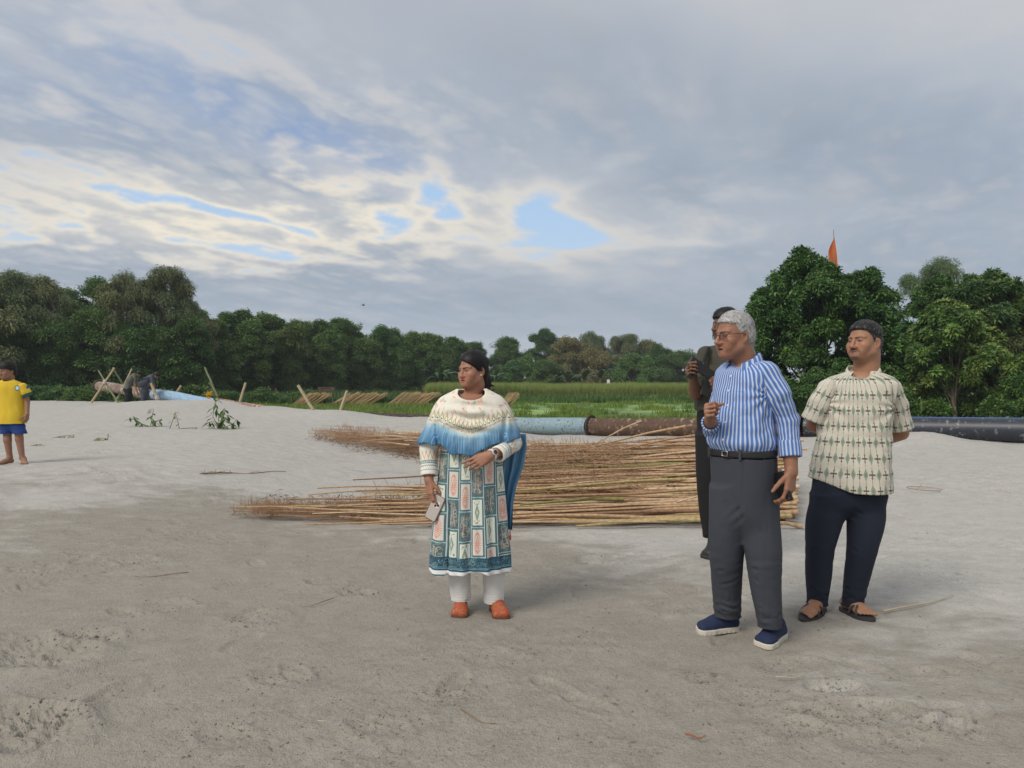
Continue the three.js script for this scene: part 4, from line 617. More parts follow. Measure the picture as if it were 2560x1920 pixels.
// ---------------------------------------------------------------- hands: palm, four fingers of unequal length, thumb from the side of the palm
function hand(o) {     // wrist, dir (to knuckles), palm (out of the palm), thumb (towards thumb side), curl [[mcp,pip,dip] x4], th {out, fwd, pal, bend}
  const s = o.s ?? 1, D = o.dir.clone().normalize(), T = o.thumb.clone().addScaledVector(D, -o.thumb.dot(D)).normalize(), N = o.palm.clone().addScaledVector(D, -o.palm.dot(D)); N.addScaledVector(T, -N.dot(T)).normalize();
  const at = (d, t, n) => o.wrist.clone().addScaledVector(D, d * s).addScaledVector(T, t * s).addScaledVector(N, n * s);
  const lat = [.0285, .0095, -.0095, -.027], kn = [.088, .091, .086, .077], LL = [[.042, .026, .021], [.046, .029, .022], [.043, .027, .021], [.033, .021, .019]], rr = [.0092, .0094, .0088, .0078];
  const pts = [o.wrist], palm = [], fingers = [], tips = [];
  palm.push([ell(at(.048, .0, -.001), 1, 1, 1), 0]); palm.pop();
  for (let i = 0; i < 4; i++) { pts.push(at(kn[i], lat[i], 0), at(kn[i], lat[i], -.012)); palm.push([cap(at(-.004, lat[i] * .55, 0), at(kn[i] - .006, lat[i], i === 0 || i === 3 ? .002 : -.001), .0145 * s, .0112 * s), .012 * s]); }
  palm.push([cap(at(.02, .018, .008), at(.05, .026, .010), .014 * s, .010 * s), .012 * s]); palm.push([cap(at(.02, -.016, .007), at(.06, -.022, .006), .012 * s, .010 * s), .012 * s]);
  for (let i = 0; i < 4; i++) {
    let p = at(kn[i] - .004, lat[i], 0), a = 0, ch = [], sp = (o.spread ?? .06) * (1.5 - i) * .5; const side = T.clone().multiplyScalar(Math.sin(sp));
    for (let j = 0; j < 3; j++) { a += o.curl[i][j]; const d = D.clone().multiplyScalar(Math.cos(a)).addScaledVector(N, Math.sin(a)).addScaledVector(side, j ? .6 : 1).normalize(), q = p.clone().addScaledVector(d, LL[i][j] * s); ch.push([cap(p, q, (rr[i] - j * .0008) * s, (rr[i] - (j + 1) * .0009) * s), .004 * s]); if (j < 2) ch.push([ell(q, rr[i] * s * .98, rr[i] * s * .98, rr[i] * s * .98), .003 * s]); p = q; pts.push(q); if (j === 2) tips.push([p, d]); }
    fingers.push(union(ch));
  }
  const th = o.th || {}; let p = at(.022, .024, .008), d = V(0, 0, 0).addScaledVector(T, th.out ?? .7).addScaledVector(D, th.fwd ?? .7).addScaledVector(N, th.pal ?? .35).normalize(); const bend = th.bend ?? .25, ch = [];
  for (const [j, l] of [.043, .033, .027].entries()) { const q = p.clone().addScaledVector(d, l * s); ch.push([cap(p, q, [.0135, .0108, .0095][j] * s, [.0108, .0096, .0078][j] * s), .005 * s]); p = q; pts.push(q); d = d.clone().addScaledVector(T, -bend).addScaledVector(N, bend * (th.inw ?? .4)).addScaledVector(D, bend * .6).normalize(); }
  fingers.push(union(ch)); tips.push([p, d]);
  const pf = union(palm);
  return { pts, tips, at, f: (x, y, z) => { let e = 1e3; for (const g of fingers) e = smin(e, g(x, y, z), .0025 * s); return smin(pf(x, y, z), e, .007 * s); } };
}
const skinTone = sk => (x, y, z) => { const v = 1 + .08 * fbm(x * 40, y * 40, z * 40, 3); return [sk[0] * v, sk[1] * v, sk[2] * v]; };
function limbMesh(f, pts, m, cell, sk, tips) { const [lo, hi] = box(pts, m), base = skinTone(sk); return nets(f, lo, hi, cell, { color: (x, y, z) => { const c = base(x, y, z); if (tips) for (const [p, d] of tips) { const q = (x - p.x) ** 2 + (y - p.y) ** 2 + (z - p.z) ** 2; if (q < .011 ** 2) { const e = 1 - .35 * S(.011 ** 2, 0, q); c[0] = mix(c[0] * 1.2, c[0], e); c[1] = mix(c[1] * 1.35, c[1], e); c[2] = mix(c[2] * 1.35, c[2], e); } } return c; } }); }
const headMatrix = (c, yaw, pitch, roll, s) => new THREE.Matrix4().makeRotationFromEuler(new THREE.Euler(pitch, yaw, roll, 'YXZ')).scale(V(s, s, s)).setPosition(c);
// the head with its neck down to a point in the world, and the hair
function makeHead(o) {
  const M = headMatrix(o.at, o.yaw, o.pitch || 0, o.roll || 0, o.s || 1), inv = M.clone().invert(), H = headField(o), nb = o.neckBase.clone().applyMatrix4(inv), nr = o.neckR ?? .054;
  const neck = cap(V(0, -.045, -.03), nb, nr, nr * 1.12), f = (x, y, z) => smin(H.f(x, y, z), neck(x, y, z), .022);
  const lo = V(Math.min(-.1, nb.x - .07), Math.min(-.14, nb.y - .03), Math.min(-.125, nb.z - .07)), hi = V(Math.max(.1, nb.x + .07), .14, Math.max(.135, nb.z + .07));
  const geo = nets(f, lo, hi, o.cell || .0024, { color: headColor(o, H) }).applyMatrix4(M);
  const out = { geo, M, H };
  if (o.hairline) { const [hg] = hairGeo(o, H), all = [hg]; if (o.locks) all.push(locks(hg, o, ...o.locks)); out.hair = mergeGeometries(all.map(g => { const q = g.clone(); q.deleteAttribute('uv'); return q; })).applyMatrix4(M); }
  return out;
}
const hairMat = new THREE.MeshPhysicalMaterial({ vertexColors: true, roughness: .48, specularIntensity: .6 });
const cloth = (map, c, o = {}) => new THREE.MeshPhysicalMaterial({ map: map || null, color: c || white, roughness: .88, sheen: .06, sheenRoughness: .6, sheenColor: col(.3, .3, .3), side: THREE.DoubleSide, ...o });
const weaveBump = dataTex(256, 256, (u, v, i, j) => { const a = .5 + .25 * Math.sin(i * Math.PI / 2) * Math.cos(j * Math.PI / 2) + .2 * n3(i * .2, j * .2, 3); return [a, a, a]; }, false);
function canvasTex(w, h, draw) { const c = document.createElement('canvas'); c.width = w; c.height = h; const g = c.getContext('2d'); draw(g, w, h); const t = new THREE.CanvasTexture(c); t.colorSpace = THREE.SRGBColorSpace; t.wrapS = t.wrapT = THREE.RepeatWrapping; t.magFilter = THREE.LinearFilter; t.anisotropy = 8; return t; }
const foldLines = list => { const L = list.map(([a, b, w, dp]) => [cap(a, b, 0, 0), w, dp]); return (x, y, z) => { let e = 0; for (const [f, w, dp] of L) { const d = f(x, y, z); if (d < w * 3) e += dp * (Math.exp(-((d / w) ** 2)) - .55 * Math.exp(-(((d - w * 1.7) / w) ** 2))); } return e; }; };
// creases: ridged noise stretched across the pull of the cloth
const crease = (x, y, z, fx, fy, fz, amp, sd = 0) => { const a = n3(x * fx + sd, y * fy, z * fz), b = n3(x * fx * 2.1 + 4, y * fy * 2.1 + sd, z * fz * 2.1); return amp * ((1 - 2.2 * Math.abs(a)) * .7 + b * .5); };
const relGeo = (g, b) => g.translate(-b.x, -b.y, -b.z);
// ---------------------------------------------------------------- prints on cloth
const hex = (r, g, b) => `rgb(${r},${g},${b})`;
const kurtaTex = canvasTex(1536, 1280, (g, w, h) => {   // 1.257 m round the body, 1.03 m high
  const r = rng(12), sx = w / 1.257, sy = h / 1.03; g.fillStyle = hex(204, 216, 216); g.fillRect(0, 0, w, h);
  const teal = hex(80, 112, 118), cw = .0967, ph = .168;
  const scrib = (x, y, a, b, n, cols, lw) => { g.lineWidth = lw; for (let k = 0; k < n; k++) { g.strokeStyle = cols[Math.floor(r() * cols.length)]; g.beginPath(); const px = x + r() * a, py = y + r() * b, q = 5 + r() * 11; g.arc(px, py, q, r() * 6, r() * 6 + 3.4); g.stroke(); } };
  for (let c = 0; c < 13; c++) for (let k = -1; k < 7; k++) {
    const x = c * cw * sx, y = (k * ph + (c % 2) * ph * .45 + (c % 3) * .012) * sy, W = cw * sx, H = ph * sy, type = (k + c * 2) % 3;
    g.fillStyle = teal; g.fillRect(x + 3, y + 3, W - 6, H - 6);
    scrib(x + 6, y + 4, W - 12, 14, 12, [hex(120, 160, 160)], 1.4); scrib(x + 6, y + H - 18, W - 12, 14, 12, [hex(120, 160, 160)], 1.4);
    const m = 15, X = x + m, Y = y + m, A = W - 2 * m, Bq = H - 2 * m;
    if (type === 0) { g.fillStyle = hex(222, 214, 204); g.fillRect(X, Y, A, Bq); g.strokeStyle = hex(212, 128, 100); g.save(); g.translate(X + A / 2, Y + Bq * .52); for (let q = 0; q < 26; q++) { const a = q / 26 * 6.2832, cx = Math.cos(a) * A * .26, cy = Math.sin(a) * Bq * .32; g.lineWidth = 4.5; g.beginPath(); g.moveTo(cx, cy); g.lineTo(cx * 1.55, cy * 1.32); g.stroke(); } g.lineWidth = 4; for (const e of [1, .62, .3]) { g.beginPath(); g.ellipse(0, Bq * .05, A * .2 * e, Bq * .25 * e, .15, 0, 6.3); g.stroke(); } g.beginPath(); g.moveTo(0, -Bq * .2); g.quadraticCurveTo(A * .22, -Bq * .36, A * .03, -Bq * .4); g.stroke(); g.restore(); }
    else if (type === 1) { g.fillStyle = hex(96, 116, 116); g.fillRect(X, Y, A, Bq); scrib(X + 8, Y + 8, A - 16, Bq - 16, 150, [hex(196, 200, 190), hex(140, 160, 150), hex(205, 150, 130), hex(34, 64, 76)], 2.2); g.strokeStyle = hex(205, 206, 196); g.lineWidth = 3; g.beginPath(); g.moveTo(X + A * .2, Y + Bq * .9); g.quadraticCurveTo(X + A * .5, Y + Bq * .5, X + A * .3, Y + Bq * .1); g.moveTo(X + A * .8, Y + Bq * .9); g.quadraticCurveTo(X + A * .5, Y + Bq * .5, X + A * .7, Y + Bq * .1); g.stroke(); }
    else { g.fillStyle = hex(222, 228, 214); g.fillRect(X, Y, A, Bq); g.strokeStyle = hex(60, 100, 96); g.lineWidth = 3.4; g.save(); g.translate(X + A / 2, Y + Bq / 2); for (const e of [1, .7, .4]) { g.strokeStyle = e < .6 ? hex(150, 170, 70) : hex(58, 98, 100); g.beginPath(); g.moveTo(0, -Bq * .3 * e); g.lineTo(A * .24 * e, 0); g.lineTo(0, Bq * .3 * e); g.lineTo(-A * .24 * e, 0); g.closePath(); g.stroke(); } for (let q = 0; q < 16; q++) { g.fillStyle = q % 3 ? hex(90, 120, 84) : hex(220, 150, 100); g.beginPath(); g.arc((r() - .5) * A * .7, (r() < .5 ? -1 : 1) * Bq * (.3 + .14 * r()), 3.6, 0, 6.3); g.fill(); } g.restore(); }
  }
  const y0 = h - .098 * sy; g.fillStyle = hex(38, 84, 106); g.fillRect(0, y0, w, .075 * sy); scrib(0, y0 + 8, w, .05 * sy, 900, [hex(104, 140, 150), hex(26, 60, 82), hex(150, 176, 180), hex(90, 110, 104)], 2);
  g.fillStyle = hex(170, 200, 206); g.fillRect(0, h - .036 * sy, w, 3); g.fillRect(0, h - .043 * sy, w, 2);
  g.fillStyle = hex(236, 236, 236); g.fillRect(0, h - .022 * sy, w, .03 * sy);
});
const shawlTex = canvasTex(1400, 1000, (g, w, h) => {   // 1.4 m round, 0.5 m high: v from +0.3 (top) to -0.2
  const r = rng(8), sx = w / 1.4, sy = h / .5, Y = v => (.3 - v) * sy; g.fillStyle = hex(232, 227, 212); g.fillRect(0, 0, w, h);
  for (let k = 0; k < 95; k++) { const x = r() * w, y = Y(.055 + .24 * r()), t = r(); g.save(); g.translate(x, y); g.rotate(r() * 1.2 - .3); if (t < .42) { g.fillStyle = hex(234, 178, 150); g.beginPath(); g.ellipse(0, 0, 21, 10, .4, 0, 6.3); g.fill(); } else { g.strokeStyle = t < .7 ? hex(140, 150, 116) : hex(150, 140, 120); g.lineWidth = 3.2; g.beginPath(); g.ellipse(0, 0, 15, 12, 0, 0, 6.3); g.stroke(); g.beginPath(); g.arc(4, -2, 5, 0, 4); g.stroke(); } g.restore(); }
  for (let k = 0; k < 40; k++) { const x = k * 35; g.lineWidth = 5.5; for (const [o, c] of [[0, hex(206, 188, 156)], [5, hex(224, 182, 158)], [10, hex(168, 178, 128)]]) { g.strokeStyle = c; g.beginPath(); g.moveTo(x, Y(.004)); g.lineTo(x + 17, Y(.056) + o * 3); g.lineTo(x + 35, Y(.004)); g.stroke(); } g.fillStyle = k % 3 ? hex(120, 110, 90) : hex(70, 100, 60); g.beginPath(); g.arc(x + 17, Y(.008), 8, 0, 6.3); g.fill(); if (k % 2) { g.strokeStyle = hex(150, 140, 124); g.lineWidth = 2.4; g.beginPath(); g.ellipse(x + 17, Y(.07), 7, 15, 0, 0, 6.3); g.stroke(); } }
  g.fillStyle = hex(216, 212, 200); g.fillRect(0, Y(0), w, .017 * sy); g.lineWidth = 2.6; for (let k = 0; k < 260; k++) { g.strokeStyle = r() < .5 ? hex(130, 124, 116) : hex(170, 160, 150); g.beginPath(); g.arc(r() * w, Y(-.002 - .013 * r()), 5 + 4 * r(), r() * 6, r() * 6 + 3); g.stroke(); }
  const gr = g.createLinearGradient(0, Y(-.017), 0, Y(-.2)); gr.addColorStop(0, hex(222, 216, 190)); gr.addColorStop(.12, hex(160, 196, 214)); gr.addColorStop(.28, hex(112, 156, 188)); gr.addColorStop(.52, hex(78, 128, 166)); gr.addColorStop(1, hex(62, 108, 142)); g.fillStyle = gr; g.fillRect(0, Y(-.017), w, .19 * sy);
  for (let k = 0; k < 520; k++) { const x = r() * w, y = -.02 - .04 * r(); g.fillStyle = r() < .55 ? `rgba(200,226,240,${.12 + .25 * r()})` : `rgba(24,84,140,${.1 + .22 * r()})`; g.fillRect(x, Y(y), 1.5 + 2.5 * r(), (.04 + .15 * r()) * sy); }
});
const stripeTex = canvasTex(512, 512, (g, w, h) => {    // 0.164 m square, eight stripes
  g.fillStyle = hex(86, 122, 186); g.fillRect(0, 0, w, h); for (let k = 0; k < 8; k++) { const x = k * 64; g.fillStyle = hex(198, 207, 222); g.fillRect(x, 0, 25, h); g.fillStyle = hex(156, 178, 210); g.fillRect(x + 8, 0, 3, h); g.fillStyle = hex(120, 152, 206); g.fillRect(x - 3, 0, 3, h); g.fillRect(x + 23, 0, 3, h); if (k % 2) { g.fillStyle = hex(72, 108, 174); g.fillRect(x + 38, 0, 10, h); } }
  const r = rng(2); for (let k = 0; k < 2500; k++) { g.fillStyle = `rgba(255,255,255,${r() * .07})`; g.fillRect(r() * w, r() * h, 1, 8 * r()); }
});
const motifTex = canvasTex(704, 1024, (g, w, h) => {    // 0.11 x 0.16 m
  const s = 6400; g.fillStyle = hex(206, 200, 184); g.fillRect(0, 0, w, h);
  const diamond = (x, y) => { g.fillStyle = hex(150, 160, 142); g.beginPath(); g.moveTo(x, y - 230); g.bezierCurveTo(x + 40, y - 120, x + 90, y - 90, x + 150, y); g.bezierCurveTo(x + 90, y + 90, x + 40, y + 120, x, y + 230); g.bezierCurveTo(x - 40, y + 120, x - 90, y + 90, x - 150, y); g.bezierCurveTo(x - 90, y - 90, x - 40, y - 120, x, y - 230); g.fill(); g.strokeStyle = hex(86, 108, 92); g.lineWidth = 9; for (const e of [52, 24]) { g.beginPath(); g.arc(x, y, e, 0, 6.3); g.stroke(); } g.fillStyle = hex(70, 92, 80); for (let k = -9; k <= 9; k++) for (let j = -3; j <= 3; j++) if (Math.abs(j) * 26 < 86 * (1 - Math.abs(k) / 10)) { g.beginPath(); g.arc(x + j * 26, y + k * 22, 5, 0, 6.3); g.fill(); } };
  const cross = (x, y) => { g.fillStyle = hex(92, 89, 80); g.strokeStyle = hex(92, 89, 80); g.lineWidth = 24; g.beginPath(); g.moveTo(x - 120, y); g.lineTo(x + 120, y); g.moveTo(x, y - 175); g.lineTo(x, y + 165); g.stroke(); for (const [a, b, q] of [[-125, 0, 34], [125, 0, 34], [-62, 0, 32], [62, 0, 32], [0, 0, 40], [0, -62, 30], [0, 62, 30], [0, -130, 24], [0, 130, 24]]) { g.beginPath(); g.arc(x + a, y + b, q, 0, 6.3); g.fill(); } g.lineWidth = 18; for (const b of [-105, 105]) { g.beginPath(); g.moveTo(x - 62, y + b); g.lineTo(x + 62, y + b); g.stroke(); } for (let k = 0; k < 6; k++) for (const e of [-1, 1]) { g.beginPath(); g.arc(x, y + e * (190 + k * 24), 13, 0, 6.3); g.fill(); } };
  for (const dx of [0, w]) { diamond(dx, 256); } diamond(w / 2, 768); cross(w / 2, 256); for (const dx of [0, w]) cross(dx, 768);
});
const cuffTex = canvasTex(512, 512, (g, w, h) => {      // printed sleeve: 0.4 m round, 0.4 m long, cuff at the bottom
  const r = rng(3); g.fillStyle = hex(232, 230, 220); g.fillRect(0, 0, w, h);
  for (let y = 60; y < 300; y += 38) { g.strokeStyle = hex(150, 158, 150); g.lineWidth = 3; g.setLineDash([14, 7]); g.beginPath(); g.moveTo(0, y); g.lineTo(w, y); g.stroke(); } g.setLineDash([]);
  for (let k = 0; k < 14; k++) { const x = k * 37; g.strokeStyle = k % 2 ? hex(232, 168, 136) : hex(190, 186, 140); g.lineWidth = 7; g.beginPath(); g.moveTo(x, 400); g.lineTo(x + 18, 340); g.lineTo(x + 37, 400); g.stroke(); }
  g.strokeStyle = hex(90, 120, 124); g.lineWidth = 4; for (const y of [408, 428, 476]) { g.beginPath(); g.moveTo(0, y); g.lineTo(w, y); g.stroke(); } for (let k = 0; k < 26; k++) { g.beginPath(); g.arc(k * 20, 452, 9, 3.2, 6.2); g.stroke(); g.beginPath(); g.arc(k * 20 + 10, 418, 6, 0, 6.3); g.stroke(); }
});
function jerseyTex() { return canvasTex(512, 512, (g, w, h) => { g.fillStyle = hex(224, 190, 52); g.fillRect(0, 0, w, h); const r = rng(4); for (let k = 0; k < 3000; k++) { g.fillStyle = `rgba(${r() < .5 ? '255,230,120' : '190,150,10'},.10)`; g.fillRect(r() * w, r() * h, 2, 2); } }); }

const Yat = (py, d) => EYE + (HOR - py) / F * d;
const ang = (x, z, cx, cz, yaw) => { const dx = x - cx, dz = z - cz, c = Math.cos(yaw), s = Math.sin(yaw); return Math.atan2(dx * c - dz * s, dx * s + dz * c); };
const UPV = V(0, 1, 0);
const handOf = (side, o) => { const D = o.dir.clone().normalize(), N = o.palm.clone(); N.addScaledVector(D, -N.dot(D)).normalize(); o.thumb = side === 'right' ? V(0, 0, 0).crossVectors(D, N) : V(0, 0, 0).crossVectors(N, D); o.palm = N; return hand(o); };
// a bare foot on the ground from heel to toe; toes as five short capsules
function footField(heel, toe, ankle, w = 1, toes = true) {
  const d = toe.clone().sub(heel), L = d.length(); d.normalize(); const side = V(d.z, 0, -d.x), at = (t, s, y) => heel.clone().addScaledVector(d, t * L).addScaledVector(side, s).add(V(0, y, 0));
  const l = [[cap(at(.13, 0, .034), at(.5, .004, .034), .034 * w, .03 * w), 0], [cap(at(.45, 0, .036), at(.70, .006, .022), .034 * w, .026 * w), .02], [cap(at(.60, -.02 * w, .018), at(.70, -.026 * w, .017), .02, .018), .02], [cap(at(.60, .022 * w, .02), at(.74, .026 * w, .019), .022, .019), .02], [cap(ankle, at(.30, 0, .06), .036 * w, .036 * w), .02]];
  if (toes) for (let k = 0; k < 5; k++) { const s = (.033 - k * .0165) * w, q = .985 - k * .045; l.push([cap(at(.72, s * .95, .018), at(q, s, .0125), .0125 - k * .0012, (k ? .0088 : .0125) - k * .0006), .006]); }
  const f = union(l); return { f: (x, y, z) => smax(f(x, y, z), heel.y - y, .006), pts: [heel, toe, ankle, at(.6, .05, .06), at(.6, -.05, 0)] };
}
function sleeveGeo(pts, radii, o) {                      // a sleeve of bones with an open end; uv round and along
  const fs = []; for (let i = 0; i < pts.length - 1; i++) fs.push([cap(pts[i], pts[i + 1], radii[i], radii[i + 1]), .012]);
  const n = pts.length - 1, end = pts[n], dir = end.clone().sub(pts[n - 1]).normalize(), t = o.t ?? .012, all = union(fs);
  const f = (x, y, z) => { let d = all(x, y, z); const e = (x - end.x) * dir.x + (y - end.y) * dir.y + (z - end.z) * dir.z; d += o.fold ? o.fold(x, y, z, e) * (.35 + .65 * S(0, -.05, e)) : 0; const d0 = d; d = smax(d, e, .004); return e > -(o.deep ?? .06) ? smax(d, -(d0 + t), .003) : d; };
  const [lo, hi] = box(pts, Math.max(...radii) + .03), ref = o.ref || V(0, 0, 1);
  const lens = [0]; for (let i = 1; i <= n; i++) lens.push(lens[i - 1] + pts[i].distanceTo(pts[i - 1]));
  return nets(f, lo, hi, o.cell || .0055, { uv: (x, y, z) => { let best = 1e9, bi = 0, bt = 0; for (let i = 0; i < n; i++) { const a = pts[i], b = pts[i + 1], ab = b.clone().sub(a), q = V(x, y, z), tt = clamp(q.clone().sub(a).dot(ab) / ab.lengthSq()), dd = q.distanceTo(a.clone().addScaledVector(ab, tt)); if (dd < best) { best = dd; bi = i; bt = tt; } } const ab = pts[bi + 1].clone().sub(pts[bi]).normalize(), c = pts[bi].clone().lerp(pts[bi + 1], bt), q = V(x, y, z).sub(c), u = V(0, 0, 0).crossVectors(ref, ab).normalize(), w = V(0, 0, 0).crossVectors(ab, u), a = Math.atan2(q.dot(u), q.dot(w)), len = mix(lens[bi], lens[bi + 1], bt); return [a * (o.ur ?? .06) / (o.uw ?? 1), (o.fromEnd ? lens[n] - len : len) / (o.vw ?? 1)]; } });
}
function person(label, base, skinParts, group) { const t = thing('person', label, 'person', base, group); part(t, 'body', relGeo(mergeGeometries(skinParts.map(g => { const q = g.clone(); q.deleteAttribute('uv'); return q; })), base), skinMat); return t; }
const add = (t, base, name, geo, mat) => part(t, name, relGeo(geo, base), mat);
const core = (bones, sk, cell = .016) => { const f = union(bones.map(b => [cap(...b), .04])), pts = bones.flatMap(b => [b[0], b[1]]), [lo, hi] = box(pts, .14); return nets(f, lo, hi, cell, { color: skinTone(sk) }); };

// ================================================================ the woman in the printed tunic and blue-bordered shawl
{
  const d = 4.3, q = (px, py, dz = 0) => P(px, py, d - dz), Y = py => Yat(py, d), sk = [.365, .175, .108], X = px => (px - 1280) / F * d;
  const base = V(X(1180), land(X(1180), d), -d), cx = X(1178), cz = -d;
  const Hd = makeHead({ at: q(1181, 926, .0), yaw: -.76, pitch: .03, roll: .03, s: .86, skin: sk, wide: 1.05, fat: .003, chin: -.002, jaw: 1.0, nose: .84, noseZ: -.005, lip: [.36, .07, .06], mouth: .0012, mouthW: .022, brow: 1.35, frown: 1, furrow: .6, squint: 1.05, lash: .0016, gaze: -.002, slant: -.10, moles: [[.004, .043, .0035]],
    neckBase: q(1178, 1012, -.02), neckR: .06, hairT: .011, hairTop: (x, y, z) => 1 + .7 * S(.02, .09, y) , rough: .4, edge: .6, lift: .0006, mess: .1,
    hairline: (x, y, z) => { const yh = ctrlL([[-.14, -.075], [-.10, -.06], [-.05, -.035], [-.03, -.018], [-.005, .018], [.03, .044], [.05, .062 - .0], [.066, .085], [.078, .14]])(y + x * .34 * S(-.02, .05, y)); return z - yh; },
    hairC: (x, y, z) => { const v = .8 + .5 * n3(x * 160, y * 30 + z * 30, z * 20); return [.014 * v, .011 * v, .012 * v]; },
    hairTip: union([[cap(V(0, -.01, -.105), V(.012, -.075, -.112), .036, .034), .02], [cap(V(.012, -.075, -.112), V(.03, -.125, -.10), .034, .022), .02], [cap(V(.03, -.125, -.10), V(.062, -.15, -.10), .018, .006), .01], [cap(V(.02, -.1, -.11), V(.075, -.112, -.125), .015, .004), .01], [cap(V(.062, -.15, -.1), V(.082, -.135, -.12), .006, .003), .006]]), hairBox: [V(-.1, -.18, -.17), V(.11, .16, .12)],
    locks: [1500, .034, .0009, p => V(.3 * Math.sign(p.x), -.35, -.9), 5] });
  const sR = q(1112, 1026), eR = q(1072, 1122, .0), wR = q(1072, 1200, .06), sL = q(1250, 1024), eL = q(1284, 1108, .02), wL = q(1226, 1139, .2);
  const hR = handOf('right', { wrist: wR, dir: V(.08, -1, .22), palm: V(.8, .05, -.6), curl: [[.25, .45, .3], [.3, .55, .35], [.35, .6, .4], [.4, .6, .4]], s: .92, th: { out: .45, fwd: .8, pal: .5, bend: .25 } });
  const hL = handOf('left', { wrist: wL, dir: V(-.86, -.42, .1), palm: V(-.1, -.3, -1), curl: [[.12, .3, .2], [.3, .45, .25], [.4, .5, .3], [.45, .5, .3]], s: .95, spread: .16, th: { out: .3, fwd: .85, pal: .45, bend: .12 } });
  const arm = (h, e, w) => limbMesh((x, y, z) => smin(h.f(x, y, z), cap(e, w, .038, .026)(x, y, z), .014), [...h.pts, w, w.clone().lerp(e, .5)], .03, .0028, sk, h.tips);
  const feet = [[q(1150, 1500, -.08), V(X(1153), .006, -4.40), V(X(1149), .004, -4.185)], [q(1236, 1504, -.08), V(X(1232), .006, -4.40), V(X(1262) , .004, -4.15)]].map(([a, h, t]) => ({ ...footField(h, t, a.setY(.1), .95, false), h, t, a }));
  const skin = [Hd.geo, arm(hR, eR, wR), arm(hL, eL, wL), ...feet.map(f => limbMesh(f.f, [...f.pts, f.a.clone().add(V(0, .05, 0))], .05, .005, sk)), core([[q(1178, 1010, -.02), q(1178, 1150), .075, .10], [q(1178, 1150), q(1178, 1230), .10, .105], [sR, eR, .045, .04], [eR, wR, .038, .026], [sL, eL, .045, .04], [eL, wL, .038, .026], [q(1145, 1240), q(1150, 1480, -.06), .075, .04], [q(1225, 1240), q(1235, 1480, -.06), .075, .04], [q(1125, 1026), q(1235, 1026), .05, .05], [q(1152, 1016, .022), q(1204, 1016, .022), .066, .066]], sk)];
  const t = person('woman in white and blue shawl and printed tunic standing in front of the stalk heap', base, skin);
  add(t, base, 'hair', Hd.hair, hairMat);
  // tunic
  const rows = [[Y(985), X(1178), cz, .07, .06], [Y(1000), X(1178), cz, .13, .085], [Y(1022), X(1178), cz, .165, .10], [Y(1075), X(1179), cz, .175, .122], [Y(1130), X(1178), cz, .18, .128], [Y(1195), X(1177), cz, .192, .132], [Y(1285), X(1175), cz, .208, .138], [Y(1370), X(1174), cz, .222, .146], [Y(1432), X(1173), cz, .231, .152]];
  const kl = loft(rows, 0, 2.3);
  const hem = x => Y(1424) + .012 * Math.sin((x - cx) * 17 + 1.0) + .006 * Math.sin((x - cx) * 41);
  const kf = (x, y, z) => { const a = ang(x, z, cx, cz, 0), lowf = S(1.0, .35, y); let e = kl(x, y, z) + lowf * (.010 * Math.sin(a * 7 + 1.3 * Math.sin(y * 3)) + .006 * Math.sin(a * 15 + 2)) + crease(x, y, z, 9, 4, 9, .005) + (Math.abs(a + .86) < .05 && y < .66 ? .012 * S(.05, 0, Math.abs(a + .86)) : 0); if (y < .6) e = smax(e, -(e + .013), .002); return smax(e, hem(x) - y, .004); };
  add(t, base, 'tunic', nets(carve(kf, U(.01, ell(q(1176, 982, .12), .082, .075, .1), cap(q(1173, 1000, .12), q(1172, 1016, .13), .013, .004)), .004), V(cx - .27, .24, cz - .18), V(cx + .27, Y(1058), cz + .19), .0062, { uv: (x, y, z) => [ang(x, z, cx, cz, 0) * .2 / 1.257 + .53, 1 - (Y(1424) + 1.03 - .0 - y) / 1.03 + .0] }), cloth(kurtaTex, null, { bumpMap: weaveBump, bumpScale: .0004 }));
  // shawl thrown over both shoulders
  const sc = X(1178), srows = [[Y(971), X(1180), cz, .085, .075], [Y(980), X(1180), cz, .125, .09], [Y(993), X(1179), cz, .183, .115], [Y(1021), X(1179), cz, .236, .14], [Y(1043), X(1179), cz, .258, .152], [Y(1075), X(1179), cz, .286, .166], [Y(1100), X(1176), cz, .306, .174], [Y(1140), X(1176), cz, .318, .178]];
  const sl = loft(srows, 0, 2.15);
  const shem = (x, z) => { const p = 1280 + (x / d) * F; return z > cz - .02 ? Y(1131 - 24 * S(20, 68, Math.abs(p - 1166)) - 10 * S(1230, 1300, p)) + .006 * Math.sin(x * 60) : Y(1120); };
  const sf = (x, y, z) => { const dx = x - sc, cowl = Math.exp(-((dx / .1) ** 2)) * S(1.02, 1.08, y) * S(1.27, 1.2, y); const yy = y - 2.6 * dx * dx * S(.0, .12, .14 - Math.abs(dx));
    let e = sl(x, y, z); if (z > cz - .05) { e += .017 * cowl * Math.sin(yy * 84 + dx * 8) + crease(dx + (y - 1.2) * .55 * Math.sign(dx), yy, z, 16, 7, 5, .008, 2) * S(1.3, 1.24, y) + .004 * Math.sin(dx * 70 + 4 * n3(dx * 8, y * 6, 2)) * S(1.08, .98, y);
      const grooveL = Math.abs(dx + .185 + (y - 1.05) * .12), grooveR = Math.abs(dx - .19 - (y - 1.05) * .10); e += .016 * S(1.2, 1.08, y) * (S(.022, 0, grooveL) + S(.022, 0, grooveR)); }
    e = smax(e, -(e + .012), .002); return smax(e, shem(x, z) - y, .004); };
  const yb = dx => 1.073 + .066 * Math.pow(clamp(Math.abs(dx) / .17), 1.25);
  const neckCut = U(.01, ell(q(1177, 976, .12), .086, .056, .13), ell(q(1178, 964, .0), .088, .045, .085), cap(q(1173, 993, .15), q(1172, 1009, .16), .012, .003));
